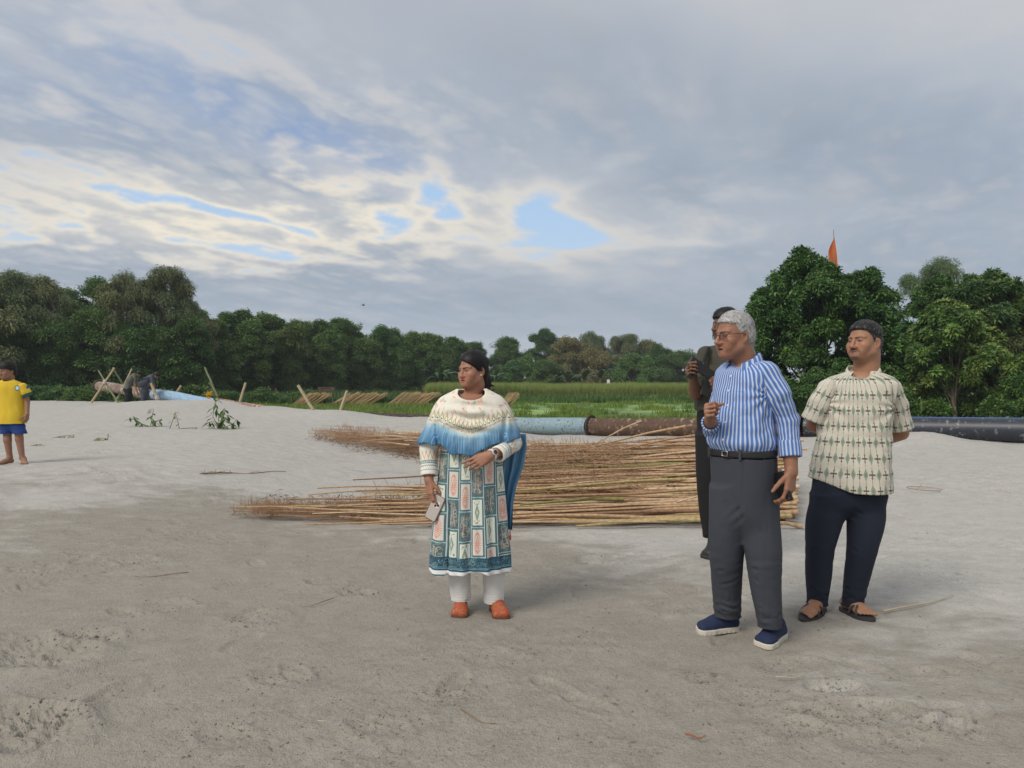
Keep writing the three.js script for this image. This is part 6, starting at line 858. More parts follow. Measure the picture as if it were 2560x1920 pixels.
// ================================================================ the man in the printed short-sleeved shirt
{
  const d = 4.25, q = (px, py, dz = 0) => P(px, py, d - dz), Y = py => Yat(py, d), X = px => (px - 1280) / F * d, sk = [.355, .178, .102], yaw = -.4;
  const base = V(X(2130), land(X(2130), d), -d), cx = X(2132), cz = -d;
  const dk = (x, y, z) => { const v = n3(x * 200, y * 70 + z * 90, z * 120), g = S(.03, -.03, y) * .035 + (v > .18 ? .07 : 0), k = .024 + .02 * v + g; return [k, k * .98, k * .98]; };
  const Hd = makeHead({ at: q(2160, 855, .0), yaw: -1.06, pitch: -.06, roll: .03, s: .985, skin: sk, wide: 1.03, fat: .003, chin: -.003, jaw: 1.06, nose: 1.08, mouth: 0, mouthW: .022, lip: [.27, .12, .09], brow: 1.15, browA: .85, furrow: .7, frown: .8, squint: .7, lash: .0008, stubble: .12, moustache: .8, slant: -.08,
    neckBase: q(2165, 950, -.03), neckR: .068, hairT: .007, hairTop: (x, y, z) => .3 + 1.5 * S(.03, .08, y), rough: 1.3, edge: 2.6, taper: .03, lift: .0022, mess: .4,
    hairline: (x, y, z) => z - ctrlL([[-.13, -.09], [-.075, -.075], [-.05, -.055], [-.03, -.024], [-.01, .010], [.01, .02], [.03, .032], [.046, .044], [.060, .062], [.068, .09], [.076, .14]])(y),
    hairC: dk, locks: [1100, .028, .0014, p => V(.1, -.25, p.y > .06 ? .9 : -.3), 7] });
  const sR = q(2082, 985), eR = q(2036, 1062, -.1), wR = q(2115, 1105, -.2), sL = q(2214, 983), eL = q(2253, 1082, -.1), wL = q(2165, 1115, -.21);
  const mk = (h, e, w) => limbMesh((x, y, z) => smin(h.f(x, y, z), cap(e, w, .044, .031)(x, y, z), .016), [...h.pts, w, e], .05, .0045, sk);
  const hR = handOf('right', { wrist: wR, dir: V(.9, -.25, -.05), palm: V(.1, .2, -1), curl: [[.3, .4, .3], [.3, .4, .3], [.35, .4, .3], [.4, .4, .3]] }), hL = handOf('left', { wrist: wL, dir: V(-.9, -.2, -.1), palm: V(0, .2, -1), curl: [[.4, .6, .4], [.4, .6, .4], [.4, .6, .4], [.4, .6, .4]] });
  const feet = [[V(P(2064, 1527, 4.33).x, .022, -4.36), V(P(2012, 1553, 4.16).x, .02, -4.165), q(2045, 1500, -.09)], [V(P(2113, 1529, 4.33).x, .022, -4.36), V(P(2182, 1553, 4.16).x, .02, -4.17), q(2131, 1502, -.09)]].map(([h, e, a]) => ({ ...footField(h, e, a.setY(.1), 1.05), h, e, a }));
  const skin = [Hd.geo, mk(hR, eR, wR), mk(hL, eL, wL), ...feet.map(f => limbMesh(f.f, [...f.pts, f.a], .05, .0042, sk)), core([[q(2158, 960, -.02), q(2140, 1060), .09, .12], [q(2140, 1060), q(2125, 1190), .12, .12], [sR, eR, .042, .04], [sL, eL, .042, .04], [q(2080, 1220), q(2050, 1370), .08, .05], [q(2050, 1370), q(2045, 1500, -.07), .05, .036], [q(2165, 1220), q(2158, 1370), .08, .05], [q(2158, 1370), q(2131, 1500, -.07), .05, .036]], sk)];
  const t = person('man with a goatee in a cream printed short-sleeved shirt, hands behind his back', base, skin);
  add(t, base, 'hair', Hd.hair, hairMat);
  const rows = [[Y(926), X(2160), cz - .02, .07, .055], [Y(934), X(2158), cz - .015, .12, .075], [Y(945), X(2153), cz - .01, .18, .098], [Y(962), X(2149), cz, .205, .115], [Y(1005), X(2142), cz, .198, .13], [Y(1070), X(2136), cz, .205, .142], [Y(1130), X(2130), cz, .215, .155], [Y(1185), X(2126), cz, .232, .172], [Y(1240), X(2122), cz, .24, .178]];
  const tl = loft(rows, yaw, 2.55), M = cloth(motifTex, null, { bumpMap: weaveBump, bumpScale: .0003 }), hem = x => { const p = 1280 + x / d * F; return Y(1226 - 34 * S(2120, 2008, p) - 2 * S(2180, 2225, p)); };
  const pitL = q(2060, 1010, .06), pitR = q(2228, 1015, .06);
  const sf = (x, y, z) => { let e = tl(x, y, z); for (const p of [pitL, pitR]) { const pd = Math.hypot(x - p.x, y - p.y, z - p.z); e += .008 * Math.exp(-pd * 7) * Math.sin(Math.atan2(y - p.y, (x - p.x)) * 10 + pd * 14); } e += crease(x + y * .25, y, z, 6, 11, 6, .009 * S(Y(960), Y(1100), y), 6) + crease(x - y * .2, y, z, 11, 6, 9, .006, 1); if (y < Y(1150)) e = smax(e, -(e + .012), .002); return smax(e, hem(x) - y, .003); };
  const vcut = U(.012, ell(q(2156, 928, .08), .066, .042, .10), cap(q(2152, 938, .10), q(2148, 955, .14), .032, .005));
  const uvf = (x, y, z) => [ang(x, z, cx, cz, yaw) * .19 / .07 + .02, y / .176];
  add(t, base, 'shirt', nets(carve(sf, vcut, .004), V(cx - .28, Y(1240), cz - .21), V(cx + .29, Y(912), cz + .21), .0062, { uv: uvf }), M);
  const fo = (x, y, z) => crease(x, y, z, 9, 11, 9, .008, 2);
  add(t, base, 'sleeve', sleeveGeo([q(2070, 972), q(2050, 1010, -.01), q(2031, 1052, -.03)], [.062, .066, .069], { fold: fo, ur: .07, uw: .07, vw: .176, deep: .05, cell: .0058 }), M);
  add(t, base, 'sleeve', sleeveGeo([q(2226, 970), q(2241, 1015, -.01), q(2254, 1072, -.03)], [.062, .066, .069], { fold: fo, ur: .07, uw: .07, vw: .176, deep: .05, cell: .0058 }), M);
  add(t, base, 'collar', collarGeo(q(2158, 931, -.005), .074, .044, yaw - .02, { gap: .72, drop: .042, point: .046 }), M);
  { const bm = std(col(.7, .66, .56), .5), bg = new THREE.CylinderGeometry(.005, .005, .003, 12).rotateX(Math.PI / 2), fx = Math.sin(yaw * .4), fz = Math.cos(yaw * .4); for (const py of [962, 1000, 1045, 1090, 1135, 1180]) { const c = X(2149 - (py - 950) * .11), y = Y(py); let r = .3; for (let k = 0; k < 80 && sf(c + fx * r, y, cz + fz * r) > 0; k++) r -= .003; const m = part(t, 'button', bg, bm); m.position.set(c + fx * (r + .002) - base.x, y - base.y, cz + fz * (r + .002) - base.z); } }
  const nf0 = legFolds(Y(1518), Y(1380), 7), nf = foldLines([[q(2122, 1262, .1), q(2070, 1300, .08), .012, 0.0042], [q(2126, 1265, .1), q(2178, 1300, .08), .012, 0.0042], [q(2030, 1375, .06), q(2080, 1362, .06), .011, 0.0042], [q(2126, 1372, .08), q(2180, 1388, .08), .011, 0.0042], [q(2022, 1470, .0), q(2066, 1484, 0), .010, 0.0054], [q(2022, 1498, 0), q(2066, 1488, 0), .010, 0.0048], [q(2108, 1470, .0), q(2158, 1484, 0), .010, 0.0054], [q(2110, 1500, 0), q(2158, 1490, 0), .010, 0.0054], [q(2060, 1240, .09), q(2048, 1480, .0), .008, -.0035], [q(2165, 1240, .09), q(2142, 1480, .02), .008, -.0035]]);
  add(t, base, 'trousers', trousers({ top: Y(1180), seat: [[Y(1290), X(2120), cz, .06, .05], [Y(1262), X(2121), cz, .16, .115], [Y(1235), X(2122), cz, .2, .135], [Y(1205), X(2122), cz, .2, .135], [Y(1170), X(2123), cz, .19, .13]], legs: [[[q(2075, 1240), .098], [q(2062, 1300, 0), .1], [q(2051, 1370, 0), .083], [q(2047, 1450, -.04), .07], [q(2044, 1514, -.075), .06]], [[q(2168, 1240), .098], [q(2166, 1300, .02), .1], [q(2156, 1375, .03), .083], [q(2142, 1450, -.02), .07], [q(2132, 1516, -.07), .065]]], fold: (x, y, z) => nf0(x, y, z) + nf(x, y, z) }), twill(col(.010, .016, .032)));
  // cross-strap sandals
  const leather = std(col(.035, .035, .037), .7);
  for (const f of feet) {
    const dir = f.e.clone().sub(f.h), L = dir.length(); dir.normalize(); const side = V(dir.z, 0, -dir.x), at = (u, s, y) => f.h.clone().setY(0).addScaledVector(dir, u * L).addScaledVector(side, s).add(V(0, y, 0)), sh = new THREE.Shape(), out = []; for (let k = 0; k < 40; k++) { const a = k / 40 * 6.2832, u = .5 - .60 * Math.cos(a), w = (.043 + .014 * S(.2, .8, u)) * Math.sin(a) * (1 - .08 * Math.sin(a) * (u > .5 ? 1 : 0)); out.push([u, w]); }
    const pos = [], idx = []; for (const y of [.001, .02]) for (const [u, w] of out) { const p = at(u, w, y); pos.push(p.x, p.y, p.z); } for (let k = 0; k < 40; k++) { const b = (k + 1) % 40; idx.push(k, b, k + 40, b, b + 40, k + 40); if (k > 1) idx.push(40, 40 + k - 1, 40 + k, 0, k, k - 1); } let g = new THREE.BufferGeometry(); g.setAttribute('position', new THREE.Float32BufferAttribute(pos, 3)); g.setIndex(idx); g = g.toNonIndexed(); g.computeVertexNormals(); const s = add(t, base, 'sandal', g, leather);
    const strap = (u0, u1) => { const n = 18, pp = [], ii = []; for (let k = 0; k <= n; k++) { const w = k / n * 2 - 1, a = w * 1.45, u = mix(u0, u1, (w + 1) / 2); for (const e of [-.03, 0, .03]) { const r = .055, top = .076 - (u + e * 4 > .62 ? (u + e * 4 - .62) * .09 : 0) - .02 * S(.5, .9, u); const p = at(u + e * 3.2 / 3.2 * 1.3, Math.sin(a) * r * 1.06, .014 + Math.cos(a) * (top - .008)); pp.push(p.x, p.y, p.z); } if (k) for (const e of [0, 1]) { const a0 = k * 3 + e, b0 = a0 - 3; ii.push(b0, a0, b0 + 1, b0 + 1, a0, a0 + 1); } } const sg = new THREE.BufferGeometry(); sg.setAttribute('position', new THREE.Float32BufferAttribute(pp, 3)); sg.setIndex(ii); sg.computeVertexNormals(); return sg; };
    part(s, 'strap', relGeo(strap(.48, .74), base), std(col(.035, .035, .037), .7, { side: THREE.DoubleSide })); part(s, 'strap', relGeo(strap(.74, .48).translate(0, .003, 0), base), std(col(.04, .04, .042), .7, { side: THREE.DoubleSide }));
  }
}
// ================================================================ the guard behind the grey-haired man
{
  const d = 5.5, q = (px, py, dz = 0) => P(px, py, d - dz), Y = py => Yat(py, d), X = px => (px - 1280) / F * d, sk = [.155, .075, .045], yaw = -.75;
  const base = V(X(1800), land(X(1800), d), -d), cx = X(1800), cz = -d, gy = base.y;
  const Hd = makeHead({ at: q(1812, 813, .0), yaw: -1.2, s: .97, skin: sk, cell: .0034, jaw: 1, nose: 1, stubble: .25, brow: 1.1, neckBase: q(1820, 895, -.02), hairT: .012, hairTop: (x, y, z) => 1 + .8 * S(.02, .09, y), rough: 1.6, edge: .8, lift: .004, mess: .5,
    hairline: (x, y, z) => z - ctrlL([[-.12, -.08], [-.06, -.05], [-.03, -.02], [0, .012], [.02, .03], [.04, .05], [.055, .09], [.065, .16]])(y), hairC: (x, y, z) => { const v = .012 + .008 * n3(x * 120, y * 60, z * 80); return [v, v, v * 1.15]; }, locks: [500, .03, .0018, p => V(0, .7, p.y > .09 ? .6 : -.4), 9] });
  const sR = q(1764, 886, .0), eR = q(1738, 985, .06), wR = q(1732, 940, .2), sL = q(1850, 890, -.0), eL = q(1850, 985, .06), wL = q(1800, 968, .2);
  const hR = handOf('right', { wrist: wR, dir: V(-.45, .35, .5), palm: V(.8, .1, .4), curl: [[.7, 1.0, .6], [.9, 1.2, .6], [1, 1.2, .6], [1, 1.2, .6]], s: 1.05, th: { out: .4, fwd: .8, pal: .6 } });
  const hL = handOf('left', { wrist: wL, dir: V(-.75, .15, .4), palm: V(.1, .6, .6), curl: [[.7, .9, .5], [.8, 1, .5], [.8, 1, .5], [.8, 1, .5]], s: 1.05, th: { out: .5, fwd: .7, pal: .5 } });
  const arm = (h, e, w) => limbMesh((x, y, z) => smin(h.f(x, y, z), cap(e, w, .044, .03)(x, y, z), .016), [...h.pts, w, e], .05, .0042, sk.map(v => v * 1.25));
  const t = person('guard in an olive vest and black trousers holding a rifle behind the grey-haired man', base, [Hd.geo, arm(hR, eR, wR), arm(hL, eL, wL), core([[q(1815, 895), q(1805, 1010), .08, .11], [q(1805, 1010), q(1805, 1060), .11, .11], [sR, eR, .045, .042], [sL, eL, .045, .042]], sk)]);
  add(t, base, 'hair', Hd.hair, hairMat);
  const olive = cloth(null, col(.058, .057, .042), { bumpMap: weaveBump, bumpScale: .0006 }), black = twill(col(.008, .008, .009));
  const rows = [[Y(862), X(1812), cz, .10, .06], [Y(872), X(1810), cz, .155, .09], [Y(895), X(1806), cz, .185, .12], [Y(950), X(1803), cz, .185, .14], [Y(1000), X(1803), cz, .185, .145], [Y(1030), X(1803), cz, .18, .14]], tl = loft(rows, yaw, 2.6);
  const vf = (x, y, z) => { const a = ang(x, z, cx, cz, yaw); let e = tl(x, y, z) + crease(x, y, z, 7, 8, 7, .006, 3); if (y < Y(985) && y > Y(1025)) e -= .012 * (Math.sin(a * 9) > -.3 ? 1 : 0); return e; };
  const vest = add(t, base, 'vest', nets(vf, V(cx - .25, Y(1032), cz - .2), V(cx + .27, Y(858), cz + .22), .0075), olive);
  const txt = canvasTex(256, 96, (g, w, h) => { g.fillStyle = hex(78, 76, 60); g.fillRect(0, 0, w, h); g.fillStyle = hex(150, 150, 140); g.font = 'bold 84px sans-serif'; g.textAlign = 'right'; g.fillText('S', w - 10, 78); });
  { const c = q(1795, 920, .155); const pl = new THREE.PlaneGeometry(.13, .05, 8, 1).rotateY(yaw + .15).translate(c.x - base.x, c.y - base.y, c.z - base.z + .01); part(vest, 'lettering', pl, cloth(txt)); }
  { const pts = [q(1772, 868, .06), q(1762, 895, .13), q(1756, 915, .16), q(1750, 930, .18)]; add(t, base, 'sling', tube(pts, () => .012, 6), std(col(.012, .012, .012), .8)); }
  const slv = (a, b, c) => add(t, base, 'sleeve', sleeveGeo([a, b, c], [.066, .058, .055], { fold: (x, y, z) => crease(x, y, z, 9, 12, 9, .006, 2), cell: .0075 }), olive);
  slv(sR, sR.clone().lerp(eR, .6), sR.clone().lerp(eR, .85)); slv(sL, sL.clone().lerp(eL, .6), sL.clone().lerp(eL, .85));
  add(t, base, 'trousers', trousers({ yaw, cell: .0085, top: Y(1022), seat: [[Y(1150), X(1803), cz, .06, .06], [Y(1110), X(1803), cz, .16, .12], [Y(1060), X(1803), cz, .178, .14], [Y(1020), X(1803), cz, .178, .138]], legs: [[[q(1775, 1085, .02), .105], [q(1772, 1220, .04), .085], [q(1781, 1345, .03), .07]], [[q(1835, 1085, -.02), .105], [q(1840, 1220, -.03), .085], [q(1842, 1340, -.06), .07]]], fold: legFolds(Y(1340), Y(1220), 2) }), black);
  const boot = std(col(.02, .022, .024), .5);
  for (const [h, e] of [[V(P(1796, 1385, 5.5).x, gy + .01, -5.52), V(P(1757, 1390, 5.4).x, gy + .01, -5.36)], [V(X(1848), gy + .01, -5.66), V(X(1815), gy + .01, -5.42)]]) { const f = shoeGeo(h, e, 1.05, .15), [lo, hi] = box(f.pts, .07); const s = add(t, base, 'boot', nets((x, y, z) => smax(f.f(x, y, z), gy + .02 - y, .003), lo, hi, .007), boot); part(s, 'sole', relGeo(nets((x, y, z) => smax(smax(f.f(x, Math.max(gy + .03, y), z) - .006, y - gy - .026, .003), gy - .004 - y, .002), lo.clone().setY(gy - .03), hi, .007), base), std(col(.03, .03, .03), .8)); }
  // short rifle slung across the chest
  { const a = q(1731, 909, .27), b = q(1812, 958, .24), dir = b.clone().sub(a).normalize(), r = thing('rifle', 'black rifle held slanting across the guard\'s vest', 'rifle', a.clone().lerp(b, .5)); r.quaternion.setFromUnitVectors(V(1, 0, 0), dir); const L = a.distanceTo(b), m = std(col(.03, .031, .034), .42, { metalness: .3 }), w = std(col(.09, .09, .095), .5);
    part(r, 'receiver', new THREE.BoxGeometry(L * .55, .06, .04).translate(-.02, 0, 0), m); part(r, 'stock', new THREE.BoxGeometry(L * .3, .075, .034).translate(-L * .44, .004, 0), m); part(r, 'handguard', new THREE.BoxGeometry(L * .42, .05, .046).translate(L * .4, .0, 0), w); for (let k = 0; k < 4; k++) part(r, 'handguard_slot', new THREE.BoxGeometry(.03, .012, .05).translate(L * .26 + k * .045, .006, 0), m); part(r, 'barrel', new THREE.CylinderGeometry(.011, .011, L * .5, 12).rotateZ(Math.PI / 2).translate(L * .75, .008, 0), m); part(r, 'magazine', new THREE.BoxGeometry(.05, .13, .026).rotateZ(.25).translate(.03, -.085, 0), m); part(r, 'pistol_grip', new THREE.BoxGeometry(.034, .085, .028).rotateZ(-.3).translate(-.1, -.06, 0), m); part(r, 'trigger_guard', new THREE.TorusGeometry(.022, .003, 6, 16).translate(-.055, -.042, 0), m); part(r, 'rear_sight', new THREE.BoxGeometry(.02, .024, .02).translate(-.06, .04, 0), m); }
}
// ================================================================ the boy at the left edge
{
  const d = 9.6, q = (px, py, dz = 0) => P(px, py, d - dz), Y = py => Yat(py, d), X = px => (px - 1280) / F * d, sk = [.30, .155, .095], yaw = .3;
  const base = V(X(30), land(X(30), d), -d), cx = X(28), cz = -d, gy = base.y;
  const Hd = makeHead({ at: q(18, 927), yaw: -.35, pitch: .08, s: .92, skin: sk, cell: .0034, jaw: .92, nose: .85, noseZ: -.006, brow: 1, neckBase: q(21, 957, -.02), neckR: .046, hairT: .013, hairTop: (x, y, z) => 1 + .8 * S(.02, .09, y), rough: 1.6, edge: 1.5, lift: .003, mess: .5,
    hairline: (x, y, z) => z - ctrlL([[-.12, -.09], [-.06, -.06], [-.03, -.025], [0, .008], [.02, .03], [.035, .07], [.045, .16]])(y), hairC: (x, y, z) => { const v = .016 + .01 * n3(x * 120, y * 60, z * 80); return [v, v * .9, v * .85]; }, locks: [600, .035, .0018, p => V(.1, -.3, p.y > .05 ? .8 : -.2), 9] });
  const sL = q(58, 966), eL = q(68, 1004, -.03), wL = q(68, 1036, .02), sR = q(-4, 966), eR = q(-12, 1004), wR = q(-14, 1036, .02);
  const hh = (side, w) => handOf(side, { wrist: w, dir: V(side === 'left' ? -.08 : .08, -1, .12), palm: V(side === 'left' ? -.8 : .8, 0, -.4), curl: [[.5, .7, .4], [.5, .7, .4], [.6, .7, .4], [.6, .7, .4]], s: .82 });
  const hL = hh('left', wL), hR = hh('right', wR), arm = (h, s, e, w) => limbMesh((x, y, z) => smin(smin(h.f(x, y, z), cap(e, w, .031, .023)(x, y, z), .014), cap(s, e, .036, .031)(x, y, z), .01), [...h.pts, w, e, s], .05, .0045, sk);
  const leg = (hip, kn, an, h, e) => { const f = footField(h, e, an, .88); return limbMesh((x, y, z) => smin(smin(f.f(x, y, z), cap(kn, an, .046, .031)(x, y, z), .02), cap(hip, kn, .06, .044)(x, y, z), .02), [...f.pts, hip, kn, an], .07, .0055, sk); };
  const kn = [q(18, 1100, .02), q(48, 1098, .0)], an = [q(24, 1143), q(55, 1145)];
  const legs = [leg(q(18, 1065), kn[0], an[0], V(X(28), gy + .004, -d - .05), V(X(4), gy + .004, -d + .14)), leg(q(45, 1065), kn[1], an[1], V(X(52), gy + .004, -d - .06), V(X(74), gy + .004, -d + .12))];
  const t = person('barefoot boy in a yellow football jersey and blue shorts at the left edge', base, [Hd.geo, arm(hL, sL, eL, wL), arm(hR, sR, eR, wR), ...legs, core([[q(22, 965), q(27, 1050), .06, .09]], sk)]);
  add(t, base, 'hair', Hd.hair, hairMat);
  const jm = cloth(jerseyTex()), gm = cloth(null, col(.02, .09, .06));
  const rows = [[Y(947), X(20), cz, .055, .05], [Y(951), X(21), cz, .09, .065], [Y(957), X(23), cz, .14, .08], [Y(970), X(26), cz, .155, .09], [Y(1010), X(27), cz, .155, .10], [Y(1040), X(28), cz, .172, .122], [Y(1060), X(28), cz, .182, .13]], tl = loft(rows, yaw, 2.3);
  const jf = (x, y, z) => { let e = tl(x, y, z) + crease(x + y * .3, y, z, 8, 5, 8, .009, 5); if (y < Y(1040)) e = smax(e, -(e + .012), .002); return e; };
  const jer = add(t, base, 'jersey', nets(carve(jf, ell(q(18, 946, .03), .06, .045, .07), .004), V(cx - .22, Y(1060), cz - .16), V(cx + .22, Y(944), cz + .16), .007, { uv: (x, y, z) => [x, y] }), jm);
  const sl = (a, b) => { const c = a.clone().lerp(b, 1.02); const s = add(t, base, 'sleeve', sleeveGeo([a.clone().lerp(b, -.1).add(V(0, -.012, 0)), a.clone().lerp(b, .6), c], [.05, .057, .06], { cell: .007, fold: (x, y, z) => crease(x, y, z, 9, 9, 9, .006, 1) }), jm); part(s, 'cuff_band', relGeo(sleeveGeo([a.clone().lerp(b, .93), a.clone().lerp(b, 1.05)], [.0625, .0625], { cell: .006, deep: .02 }), base), gm); }; sl(sL, q(70, 990, -.02)); sl(sR, q(-12, 990));
  { const c = q(43, 970, .11), r = part(jer, 'crest', new THREE.CircleGeometry(.034, 6).rotateZ(.52).scale(.9, 1.15, 1).rotateY(.25).translate(c.x - base.x, c.y - base.y, c.z - base.z), cloth(canvasTex(64, 64, (g, w, h) => { g.fillStyle = hex(40, 110, 120); g.fillRect(0, 0, w, h); g.fillStyle = hex(150, 200, 225); g.beginPath(); g.arc(32, 32, 22, 0, 6.3); g.fill(); g.fillStyle = hex(240, 245, 245); g.fillRect(28, 12, 8, 40); g.fillRect(14, 28, 36, 8); }))); const b = q(69, 968, .06); part(jer, 'sleeve_badge', new THREE.PlaneGeometry(.028, .036).rotateY(.9).translate(b.x - base.x, b.y - base.y, b.z - base.z), cloth(null, col(.03, .1, .4))); }
  { const pts = []; for (let k = 0; k <= 24; k++) { const a = k / 24 * 6.2832; pts.push(V(X(20) + Math.cos(a) * .062, Y(950.5) - .02 * Math.sin(a) * (Math.sin(a) > 0 ? 1 : .1), cz + Math.sin(a) * .058)); } add(t, base, 'neck_band', tube(pts, () => .007, 6), gm); }
  add(t, base, 'shorts', trousers({ yaw, cell: .007, top: Y(1048), seat: [[Y(1075), X(30), cz, .09, .08], [Y(1065), X(30), cz, .14, .1], [Y(1045), X(29), cz, .135, .095]], legs: [[[q(19, 1066), .08], [q(17, 1086, .01), .086]], [[q(44, 1066), .08], [q(51, 1086, .01), .086]]], fold: (x, y, z) => crease(x, y, z, 9, 5, 9, .007, 3) }), cloth(null, col(.012, .045, .20)));
}
// ================================================================ two workers bent over the pipe
function worker(o) {
  const d = o.d, q = (px, py, dz = 0) => P(px, py, d - dz), sk = [.22, .115, .07], base = o.base, gy = base.y;
  const Hd = makeHead({ at: o.head, yaw: o.hyaw, pitch: o.hp, s: 1, skin: sk, cell: .007, neckBase: o.neck, hairT: .016, rough: 1.5, hairline: (x, y, z) => z - ctrlL([[-.1, -.07], [-.03, -.02], [.02, .03], [.045, .16]])(y), hairC: () => [.014, .012, .011] });
  const limbs = o.arms.map(([s, e, w]) => { const h = handOf('right', { wrist: w, dir: w.clone().sub(e), palm: V(.3, 0, 1), curl: [[.4, .5, .3], [.4, .5, .3], [.4, .5, .3], [.4, .5, .3]] }); return limbMesh((x, y, z) => smin(smin(h.f(x, y, z), cap(e, w, .04, .028)(x, y, z), .02), cap(s, e, .048, .04)(x, y, z), .02), [...h.pts, s, e, w], .06, .009, sk); });
  const t = person(o.label, base, [Hd.geo, ...limbs, core([[o.neck, o.hip, .07, .09]], sk, .03)], 'workers beside the raised pipe end'); add(t, base, 'hair', Hd.hair, hairMat);
  const mid = o.neck.clone().lerp(o.hip, .5).add(o.bulge), f = union([[cap(o.sh[0], o.sh[1], .085, .085), 0], [cap(o.neck.clone().lerp(o.sh[0], .4), mid, .12, .14), .08], [cap(mid, o.hip, .14, .145), .06], ...o.arms.map(([s, e]) => [cap(s, s.clone().lerp(e, .62), .075, .066), .04])]);
  const [lo, hi] = box([o.neck, o.hip, ...o.sh, ...o.arms.map(a => a[1])], .2); add(t, base, 'shirt', nets((x, y, z) => smax(f(x, y, z) + crease(x, y, z, 6, 8, 6, .012, 3), o.hip.y - .06 - y, .01), lo, hi, .016), cloth(null, o.shirt));
  add(t, base, 'trousers', trousers({ cell: .016, top: o.hip.y + .04, seat: [[o.hip.y - .2, o.hip.x, o.hip.z, .08, .08], [o.hip.y - .08, o.hip.x, o.hip.z, .17, .14], [o.hip.y + .06, o.hip.x, o.hip.z, .165, .14]], legs: o.legs.map(([k, a]) => [[o.hip.clone().add(V((k.x - o.hip.x) * .6, -.08, 0)), .11], [k, .085], [a, .07]]), fold: (x, y, z) => crease(x, y, z, 6, 5, 6, .008, 2) }), cloth(null, o.pants));
  for (const [, a] of o.legs) { const f2 = shoeGeo(V(a.x - .03, gy + .01, a.z), V(a.x + .18, gy + .01, a.z + .1), 1, .07), [l2, h2] = box(f2.pts, .07); add(t, base, 'shoe', nets(f2.f, l2, h2, .014), std(col(.03, .03, .03), .7)); }
  return t;
}
{
  const d = 30.2, q = (px, py, dz = 0) => P(px, py, d - dz), b1 = V(P(324, 1010, d).x, 0, -d), gy = land(b1.x, d); b1.y = gy;
  const A = worker({ d, base: b1, label: 'worker in a grey-green shirt with a chest strap, bent over the rusty pipe', shirt: col(.115, .125, .10), pants: col(.012, .013, .018), head: q(347, 934, .05), hyaw: .9, hp: .7, neck: q(337, 938), hip: q(319, 972), bulge: V(-.06, .05, 0), sh: [q(333, 942, .14), q(336, 940, -.14)], arms: [[q(336, 944, .16), q(337, 963, .2), q(345, 985, .25)], [q(339, 942, -.15), q(344, 962, -.12), q(352, 983, -.1)]], legs: [[q(317, 996, .08), V(q(316, 1000, .08).x, gy + .1, -d + .08)], [q(328, 995, -.1), V(q(333, 1000, -.1).x, gy + .1, -d - .1)]] });
  add(A, b1, 'chest_strap', tube([q(329, 941, .2), q(334, 950, .24), q(330, 962, .2)], () => .025, 6), std(col(.02, .02, .02), .8));
  const e = 29.6, p = (px, py, dz = 0) => P(px, py, e - dz), b2 = V(P(362, 1010, e).x, 0, -e), g2 = land(b2.x, e); b2.y = g2;
  const B = worker({ d: e, base: b2, label: 'worker in a dark blue shirt with a shoulder bag, bent over the blue pipe', shirt: col(.062, .075, .10), pants: col(.05, .06, .085), head: p(391, 938, .03), hyaw: 1.0, hp: .8, neck: p(381, 941), hip: p(361, 975), bulge: V(-.08, .1, 0), sh: [p(376, 945, .14), p(379, 943, -.14)], arms: [[p(379, 948, .16), p(383, 966, .18), p(386, 986, .2)], [p(381, 946, -.15), p(385, 964, -.1), p(388, 980, -.1)]], legs: [[p(357, 998, .08), V(p(357, 1000, .08).x, g2 + .1, -e + .08)], [p(367, 998, -.1), V(p(368, 1000, -.1).x, g2 + .1, -e - .1)]] });
  { const c = p(359, 957, .2), bag = thing('shoulder_bag', 'dark blue bag slung on the back of the second worker', 'bag', c); part(bag, 'bag_body', new THREE.SphereGeometry(.17, 18, 12).scale(1.35, .8, .55).rotateZ(.5), cloth(null, col(.045, .055, .08))); part(bag, 'bag_strap', tube([V(-.1, .1, .05), V(.12, .2, .08), V(.28, .2, 0)], () => .02, 6), std(col(.03, .035, .05), .9)); }
}
